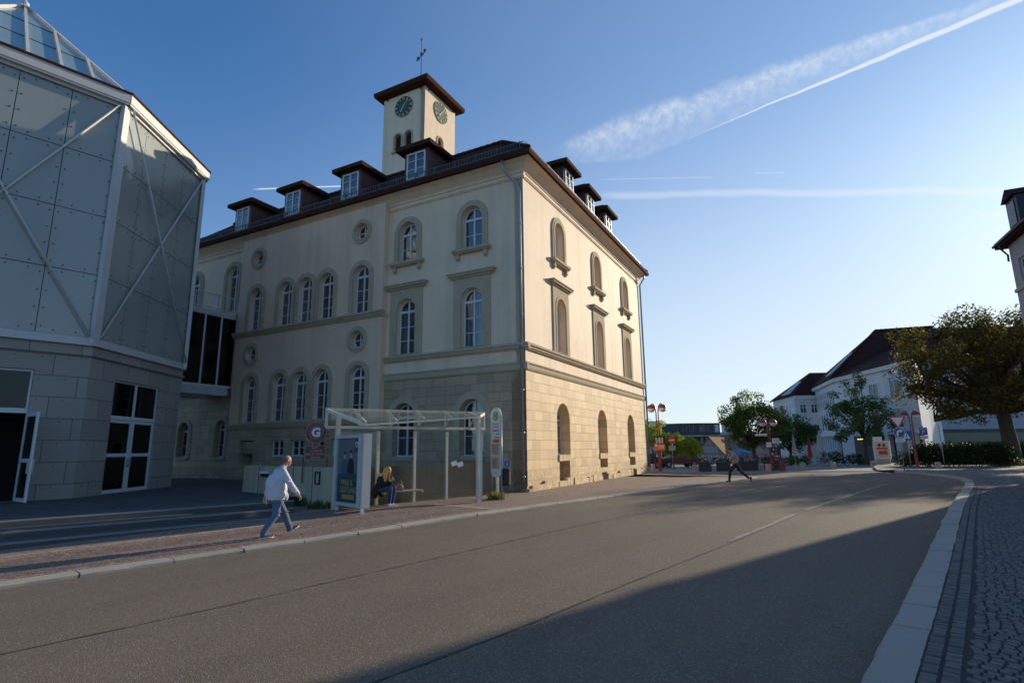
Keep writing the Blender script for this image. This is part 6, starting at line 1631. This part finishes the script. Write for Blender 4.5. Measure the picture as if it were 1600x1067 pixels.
for x, c_ in ((-.18,.12),(.02,.15),(.2,.1)): mb.box(x-c_/2,x+c_/2,-.036,-.031,1.85,2.05+c_)
o = mb.build('printed_figures', M['poster_cream'], pb)
mb = MB()
for x in (-.2,-.0,.2): mb.box(x-.05,x+.05,-.037,-.031,2.12,2.24)
mb.build('printed_shapes', M['cloth'], pb)
ob = thing('orange_board', 'orange advertising board with white lettering on the street lamp under the dark poster', 'sign', (11.25,43.12,-.06), facing(11.25,43.3))
mb = MB(); vs, fs = plate([(-.38,1.38),(.30,1.36),(.38,1.46),(.36,1.80),(-.36,1.82)], [], -.02, .02); mb.add(vs, fs, 0, Matrix(((1,0,0,0),(0,0,-1,0),(0,1,0,0),(0,0,0,1)))); mb.build('board', M['orange'], ob)
mb = MB(); mb.box(-.05,.26,-.026,-.021,1.52,1.72); vs, fs = plate(circ(-.22,1.72,.07), [], .021, .026); mb.add(vs, fs, 0, Matrix(((1,0,0,0),(0,0,-1,0),(0,1,0,0),(0,0,0,1)))); mb.build('white_print', M['white'], ob)
mb = MB(); 
for k in range(3): mb.box(-.03,.23-.04*k,-.030,-.027,1.55+.055*k,1.58+.055*k)
mb.build('print_lines', M['orange'], ob)
for t_ in (lt_, pb, ob): t_.scale = (1.14,1.14,1.14)
lamp('red twin-globe street lamp with white finger signs in the middle of the square', (18.75,41.0,0), 3.65, facing(18.75,41), .62, .95)
for (lab, x, z, ww, hh) in (('longest white finger sign, left of the middle street lamp', -.58, 2.56, .78, .16),('white square plate low on the middle street lamp', -.12, 1.84, .34, .34),('pale finger sign right of the middle street lamp', .42, 2.02, .62, .16),('upper pale finger sign right of the middle street lamp', .36, 2.22, .46, .14)):
    t = thing('finger_sign', lab, 'sign', (18.75,40.86,0), facing(18.75,41)); mb = MB(); mb.box(x-ww/2,x+ww/2,-.02,.02,z-hh/2,z+hh/2); mb.build('sign_panel', M['white'], t); mb = MB(); mb.box(x-ww*.35,x+ww*.3,-.026,-.021,z-.02,z+.02); mb.build('sign_text', M['pole'], t)
t = thing('poster_board', 'dark red collage poster board under the finger signs of the middle lamp', 'poster', (19.0,40.8,0), facing(18.9,41))
mb = MB(); mb.box(-.32,.36,-.04,.0,.86,1.68); mb.build('board', M['black'], t)
rn = random.Random(9)
for cname in ('redsign','poster_cream','bluesign','flowerred'):
    mb = MB()
    for k in range(6): x, z = rn.uniform(-.28,.26), rn.uniform(.9,1.55); mb.box(x,x+rn.uniform(.05,.12),-.05-.001*k,-.041-.001*k,z,z+rn.uniform(.05,.13))
    mb.build('collage', M[cname], t)
t = thing('red_box', 'dark red cabinet at the foot of the middle street lamp', 'cabinet', (19.6,41.2,0), facing(19,41)); mb = MB(); mb.box(-.2,.2,-.2,.2,-.05,.8); mb.build('cabinet', M['red'], t); mb = MB(); mb.box(-.22,.22,-.22,.22,.8,.85); mb.build('cabinet_top', M['red'], t)
lamp('red twin-globe street lamp half hidden by the big tree beside the yield sign', (29.5,41.3,0), 4.1, facing(29.5,41.3), .66, 1.0)
# traffic signs
def disc(r_, c0, c1, n=32): return plate(circ(0,0,r_,n), [], c0, c1)
SGN = Matrix(((1,0,0,0),(0,0,-1,0),(0,1,0,0),(0,0,0,1)))
def at(z, x=0): return SGN @ Matrix.Translation((x,z,0))
def sign_post(name, label, loc, h, lean=0, rz=None, r_=.032):
    t = thing(name, label, 'traffic sign', loc, facing(loc[0],loc[1]) if rz is None else rz)
    mb = MB(); mb.tube((lean*.0,.06,-.1),(lean*h,.06,h), r_, r_, 10); mb.build('pole', M['pole'], t, smooth=True); return t
t = sign_post('traffic_sign', 'yield triangle over a blue right-turn disc on a pole at the kerb', (25.36,36.71,.1), 3.62)
tri = lambda k, dz=0: [(-.49*k,.28*k+dz),(0,-.57*k+dz),(.49*k,.28*k+dz)]
mb = MB(); vs, fs = plate(tri(1), [], 0, .02); mb.add(vs, fs); o = mb.build('yield_plate', M['redsign'], t, M=at(3.20)); mb = MB(); vs, fs = plate(tri(.70), [], .02, .025); mb.add(vs, fs); mb.build('yield_field', M['white'], o)
mb = MB(); vs, fs = disc(.33,0,.02); mb.add(vs, fs); o = mb.build('direction_disc', M['bluesign'], t, M=at(2.42)); mb = MB(); vs, fs = plate([(-.15,-.22),(-.05,-.22),(-.05,-.02),(.0,.05),(.06,.06),(.06,-.02),(.22,.10),(.06,.23),(.06,.15),(-.04,.14),(-.12,.07),(-.15,-.02)], [], .02,.025); mb.add(vs, fs); mb.build('white_arrow', M['white'], o)
vs, fs = plate(circ(0,0,.33,32), [circ(0,0,.305,32)], .02, .024); mb = MB(); mb.add(vs, fs); mb.build('white_rim', M['white'], o)
mb = MB(); mb.box(-.27,.27,-.005,.02,1.78,2.04); o = mb.build('extra_plate', M['white'], t); mb = MB(); mb.box(-.2,.2,-.01,-.006,1.86,1.89); mb.box(-.2,.12,-.01,-.006,1.94,1.97); mb.build('plate_text', M['pole'], o)
t = sign_post('traffic_sign', 'blue pedestrian crossing sign beside the red lamp post', (28.4,40.4,0), 2.85)
mb = MB(); mb.box(-.32,.32,.0,.02,2.05,2.70); o = mb.build('blue_plate', M['bluesign'], t); mb = MB(); mb.add([(-.22,-.006,2.16),(.22,-.006,2.16),(0,-.006,2.58)],[(0,1,2)]); mb.build('white_triangle', M['white'], o, recalc=False)
mb = MB(); mb.ball((0,-.012,2.45),(.03,.004,.03),10,6); mb.add([(-.02,-.012,2.42),(.03,-.012,2.42),(.02,-.012,2.32),(-.03,-.012,2.32)],[(0,1,2,3)]); mb.add([(-.03,-.012,2.32),(.0,-.012,2.32),(-.06,-.012,2.2),(-.09,-.012,2.2)],[(0,1,2,3)]); mb.add([(0,-.012,2.32),(.03,-.012,2.32),(.08,-.012,2.2),(.05,-.012,2.2)],[(0,1,2,3)]); mb.build('walking_symbol', M['black'], o)
t = sign_post('traffic_sign', 'blue parking house sign with white plate, right of the red lamp post', (34.8,47.4,0), 3.3)
mb = MB(); mb.box(-.28,.28,0,.02,2.5,3.15); o = mb.build('blue_plate', M['bluesign'], t); mb = MB(); vs, fs = text_geo('P', .46, .002); mb.add(vs, fs, 0, at(2.75)@Matrix.Translation((0,0,.006))); vs, fs = plate([(-.24,2.98),(0,3.12),(.24,2.98),(.24,2.94),(0,3.07),(-.24,2.94)], [], .004, .008); mb.add(vs, fs, 0, SGN); mb.build('parking_letter', M['white'], o)
mb = MB(); mb.box(-.28,.28,0,.02,2.18,2.46); o = mb.build('extra_plate', M['white'], t); mb = MB(); mb.box(-.2,.2,-.006,-.002,2.29,2.34); mb.build('plate_text', M['black'], o)
t = sign_post('traffic_sign', 'red and white no-entry sign on a thin pole before the lime trees', (12.2,43.1,-.05), 2.3, r_=.025); t.scale = (1.14,1.14,1.14)
mb = MB(); vs, fs = disc(.24,0,.02); mb.add(vs, fs); o = mb.build('red_disc', M['redsign'], t, M=at(2.04)); mb = MB(); mb.box(-.17,.17,-.04,.04,.021,.026); mb.build('white_bar', M['white'], o)
mb = MB(); mb.box(-.21,.21,.0,.015,1.36,1.66); mb.build('extra_plate', M['pole'], t)
t = sign_post('traffic_sign', 'small round blue no-stopping sign beside the red and white poster', (33.3,50,0), 2.15, r_=.03)
mb = MB(); vs, fs = disc(.30,0,.02); mb.add(vs, fs); o = mb.build('blue_disc', M['bluesign'], t, M=at(1.8)); mb = MB(); vs, fs = plate(circ(0,0,.30,32),[circ(0,0,.25,32)],.02,.024); mb.add(vs, fs); mb.box(-.26,.26,-.025,.025,.020,.025,0,Matrix.Rotation(R(-45),4,'Z')); mb.build('red_ring', M['redsign'], o)
t = sign_post('sign_pole', 'bare thin grey pole standing in front of the hedge', (30.35,39.8,.1), 2.95); t['category'] = 'pole'
mb = MB(); mb.tube((0,.06,2.95),(0,.06,3.0),.04,.03,8); mb.build('pole_cap', M['pole'], t)
# poster stand
t = thing('poster_stand', 'freestanding poster stand with a red and cream poster before the white building', 'poster stand', (32.8,50,-.1), facing(32.8,50)-R(12))
mb = MB(); mb.box(-.62,.62,-.12,.12,.62,2.2); mb.build('frame', M['white'], t); mb = MB(); mb.box(-.5,.5,-.1,.1,-.1,.62); mb.build('foot', M['concrete'], t)
mb = MB(); mb.box(-.54,.54,-.128,-.121,.72,2.1); o = mb.build('poster', M['poster_cream'], t)
mb = MB(); mb.box(-.4,.45,-.135,-.129,1.45,1.6); mb.box(-.25,.4,-.135,-.129,1.0,1.32); mb.build('poster_print', M['redsign'], o)
mb = MB(); mb.ball((-.15,-.129,1.82),(.13,.006,.16),12,8); mb.ball((.2,-.129,1.80),(.12,.006,.16),12,8); mb.build('poster_faces', M['brown'], o)
mb = MB(); mb.box(-.6,.05,-.06,.06,2.21,2.55); mb.build('top_box', M['white'], t); mb = MB(); vs, fs = text_geo('i', .3, .002); mb.add(vs, fs, 0, SGN@Matrix.Translation((-.28,2.38,.065))); mb.build('top_letter', M['black'], t)
# bollards
bp = thing('bollard', 'sandstone bollard left of the striding man', 'bollard', (12.62,39.3,0), 0, 'stone bollards round the square')
mb = MB(); mb.lathe([(.0,-.1),(.20,-.1),(.205,.1),(.20,.40),(.185,.47),(.15,.50),(0,.51)], 18); mb.build('bollard_body', M['bollard'], bp, smooth=False)
for lab, p in (('stone bollard under the middle street lamp', (18.2,40.4,0)),('stone bollard in front of the furled parasols', (21.8,42.6,0)),('stone bollard before the white pillars, left of the dark entrance', (24.4,43.1,0)),('stone bollard beside the hedge under the big tree', (29.95,39.9,0)),('stone bollard between the poster stand and the yield sign', (29.6,46.5,-.05)),('narrow sandstone bollard close behind the corner street lamp', (10.85,44.1,-.03))):
    c = copy_tree(bp); c.location = p; c['label'] = lab
# parasols
def parasol(label, loc, h, mat, opened=False, group=None):
    t = thing('parasol', label, 'parasol', loc, rnd.uniform(0,3), group)
    mb = MB(); mb.tube((0,0,0),(0,0,h),.03,.025,8); mb.build('pole', M['pole'], t); mb = MB(); mb.lathe([(0,0),(.35,0),(.35,.08),(.08,.14),(.06,.3),(0,.3)], 14); mb.build('base', M['concrete'], t)
    mb = MB(); n = 16
    if opened:
        vs = [(0,0,h+.02)]+[(  .85*math.cos(2*PI*k/8),.85*math.sin(2*PI*k/8),h-.30) for k in range(8)]+[(  .85*math.cos(2*PI*k/8),.85*math.sin(2*PI*k/8),h-.45) for k in range(8)]
        mb.add(vs,[(0,1+k,1+(k+1)%8) for k in range(8)]+[(1+k,9+k,9+(k+1)%8,1+(k+1)%8) for k in range(8)])
    else:
        pr = [(.03,h+.05),(.08,h-.25),(.16,h-.9),(.24,h-1.7),(.30,h-2.3),(.16,h-2.35)]
        vs = []
        for r_, z in pr:
            for k in range(n): vs.append((r_*(1 if k%2 else .62)*math.cos(2*PI*k/n), r_*(1 if k%2 else .62)*math.sin(2*PI*k/n), z))
        mb.add(vs,[(j*n+k,j*n+(k+1)%n,(j+1)*n+(k+1)%n,(j+1)*n+k) for j in range(len(pr)-1) for k in range(n)])
    mb.build('canopy', M[mat], t, recalc=False); return t
parasol('furled white parasol left of the doorway of the white houses', (31.0,62,fz(62)), 3.4, 'cloth', group='furled white parasols')
parasol('furled white parasol nearest the pillars of the large white building', (33.9,62,fz(62)), 3.75, 'cloth', group='furled white parasols')
parasol('furled red parasol right behind a white one by the doorway', (33.3,63.2,fz(63)), 3.2, 'redsign')
parasol('open blue parasol over the cafe terrace behind the striding man', (18.6,46,0), 1.55, 'bluecloth', True)
# cafe terrace: planters, tables, chairs
def planter(label, loc, w_, seed, flower):
    t = thing('planter', label, 'planter', loc, facing(loc[0],loc[1]), 'dark planters edging the cafe terrace')
    mb = MB(); mb.box(-w_/2,w_/2,-.2,.2,-.05,.55); mb.box(-w_/2-.03,w_/2+.03,-.23,.23,.55,.62); mb.build('trough', M['planter'], t)
    lf = MB(); rn = random.Random(seed); fl = MB()
    for k in range(26): c = Vector((rn.uniform(-w_/2,w_/2),rn.uniform(-.15,.15),rn.uniform(.62,1.0))); leaf_cloud(lf, c, .14, 9, .09, rn); fl.ball(tuple(c+Vector((0,-.1,.1))), .035, 6, 4)
    lf.build('plant', M['leaf_hedge'], t, recalc=False); fl.build('blossom', M[flower], t)
planter('dark planter with white flowers at the left end of the terrace', (14.1,41.6,0), .9, 1, 'flower')
planter('dark planter with white flowers just left of the striding man', (15.6,42.0,0), 1.0, 2, 'flower')
planter('long dark planter with red flowers right of the striding man', (17.5,42.3,0), 1.5, 3, 'flowerred')
planter('dark planter with red flowers next to the middle lamp', (19.7,43.0,0), 1.2, 4, 'flowerred')
def cafe_table(label, loc):
    t = thing('cafe_table', label, 'table', loc, rnd.uniform(0,3), 'cafe tables on the terrace')
    mb = MB(); mb.lathe([(0,.72),(.38,.72),(.39,.735),(.38,.75),(0,.75)], 18); mb.build('tabletop', M['zinc'], t)
    mb = MB(); mb.tube((0,0,.03),(0,0,.72),.03,.03,8); mb.build('stem', M['pole'], t); mb = MB(); mb.lathe([(0,0),(.24,0),(.22,.03),(0,.05)], 14); mb.build('foot', M['pole'], t)
    return t
def cafe_chair():
    t = thing('cafe_chair', 'dark wicker cafe chair on the terrace', 'chair', (0,0,0), 0, 'dark cafe chairs on the terrace')
    mb = MB(); mb.box(-.22,.22,-.22,.22,.43,.47); mb.build('seat', M['planter'], t); mb = MB(); mb.beam((-.2,.2,.5),(-.2,.27,.9),.03,.03); mb.beam((.2,.2,.5),(.2,.27,.9),.03,.03); mb.box(-.21,.21,.22,.25,.62,.9); mb.build('backrest', M['planter'], t)
    for sx in (-1,1):
        for sy in (-1,1): mb = MB(); mb.tube((sx*.19,sy*.19,0),(sx*.19,sy*.19,.44),.016,.016,6); mb.build('leg', M['pole'], t)
    return t
ch = cafe_chair(); first = True
tabs = [(14.6,43.6),(16.2,44.6),(17.2,46.4),(19.3,45.2),(20.6,44.4),(21.4,46.6)]
for i,(x,y) in enumerate(tabs):
    cafe_table(['round cafe table behind the leftmost planter','round cafe table left of the open blue parasol','round cafe table directly beneath the open blue parasol','round cafe table right of the open blue parasol','round cafe table behind the middle lamp','rearmost round cafe table near the dark tree'][i], (x,y,fz(y)))
    for k in range(3):
        a = k*2.1+i; o = ch if first else copy_tree(ch); first = False; o.location = (x+.62*math.cos(a),y+.62*math.sin(a),fz(y)); o.rotation_euler = (0,0,a-PI/2)
t = thing('info_board', 'pale blue information board left of the middle lamp\'s poster', 'sign', (18.9,43.2,0), facing(18.9,43)); mb = MB(); mb.box(-.25,.2,-.02,.02,1.1,1.6); mb.build('board', M['poster_sky'], t); mb = MB(); mb.tube((0,0.03,0),(0,.03,1.6),.025,.025,8); mb.build('pole', M['pole'], t)
for k,(lab,x,y,wd,hh) in enumerate((('low green shrubs in front of the white pillars at left', 30.6,64,3.2,1.0),('low green shrub by the furled parasols', 33.0,65,2.4,1.1),('dark round shrub left of the dark entrance', 37.2,66,2.8,1.5),('small dark shrub at the entrance of the large white building', 40.4,67,2.2,1.2))):
    shrub('shrub', lab, (x,y,fz(y)), (wd,1.2,hh), 260, .15, 'leaf_hedge' if k > 1 else 'leaf_mid', 40+k)
# parked cars under the lime trees
def car(label, loc, rz, mat):
    t = thing('parked_car', label, 'car', loc, rz, 'cars parked under the lime trees')
    prof = [(-2.1,.35),(-2.12,.75),(-1.75,.92),(-1.15,.98),(-.55,1.42),(.75,1.45),(1.45,1.02),(2.0,.92),(2.12,.6),(2.08,.35)]
    SD_ = Matrix(((1,0,0,0),(0,0,-1,0),(0,1,0,0),(0,0,0,1)))
    vs, fs = plate(prof, [circ(-1.3,.33,.34,16)[4:5] or []] if False else [], -.82, .82); mb = MB(); mb.add(vs, fs, 0, SD_); bd_ = mb.build('body', M[mat], t)
    for s_ in (-1,1):
        mb = MB(); mb.add([(-1.02,s_*.825,1.0),(-.5,s_*.825,1.36),(.1,s_*.825,1.38),(.1,s_*.825,1.0)],[(0,1,2,3)]); mb.add([(.16,s_*.825,1.0),(.16,s_*.825,1.38),(.72,s_*.825,1.38),(1.3,s_*.825,1.02)],[(0,1,2,3)]); mb.build('side_window', M['pane_far'], bd_)
        for x in (-1.3,1.32):
            mb = MB(); mb.tube((x,s_*.62,.32),(x,s_*.84,.32),.33,.33,18); wh = mb.build('wheel', M['black'], t); mb = MB(); mb.tube((x,s_*.84,.32),(x,s_*.85,.32),.2,.2,14); mb.build('rim', M['zinc'], wh)
        mb = MB(); mb.box(-2.12,-2.06,s_*.55-.15,s_*.55+.15,.62,.76); mb.build('headlight', M['milk'], t)
    return t
car('dark parked car half hidden behind the corner street lamp', (12.2,54.5,-.2), R(12), 'greyvan'); car('dark red parked car under the middle lime tree', (16.6,57,-.25), R(8), 'brown')
# bicycle leaning in front of the white building
t = thing('bicycle', 'dark bicycle parked by the dark entrance of the white building', 'bicycle', (33.6,56,-.2), R(-20))
for x in (-.52,.52):
    mb = MB(); mb.path([(x+.33*math.cos(a*PI/10),0,.34+.33*math.sin(a*PI/10)) for a in range(21)], .02, 6)
    for a in range(8): mb.tube((x,0,.34),(x+.32*math.cos(a*PI/4),0,.34+.32*math.sin(a*PI/4)),.004,.004,4)
    mb.build('wheel', M['black'], t)
mb = MB(); pts_ = dict(a=(-.52,0,.34),b=(-.05,0,.32),s=(-.2,0,.85),h=(.38,0,.88),f=(.52,0,.34))
for p, q in (('a','b'),('a','s'),('b','s'),('s','h'),('b','h'),('h','f')): mb.tube(pts_[p], pts_[q], .018,.018,6)
mb.build('frame', M['greyvan'], t); mb = MB(); mb.ball((-.22,0,.93),(.13,.07,.035),10,6); mb.build('saddle', M['black'], t); mb = MB(); mb.path([(.30,-.27,.98),(.38,-.1,1.02),(.38,.1,1.02),(.30,.27,.98)], .014, 6); mb.build('handlebar', M['black'], t)
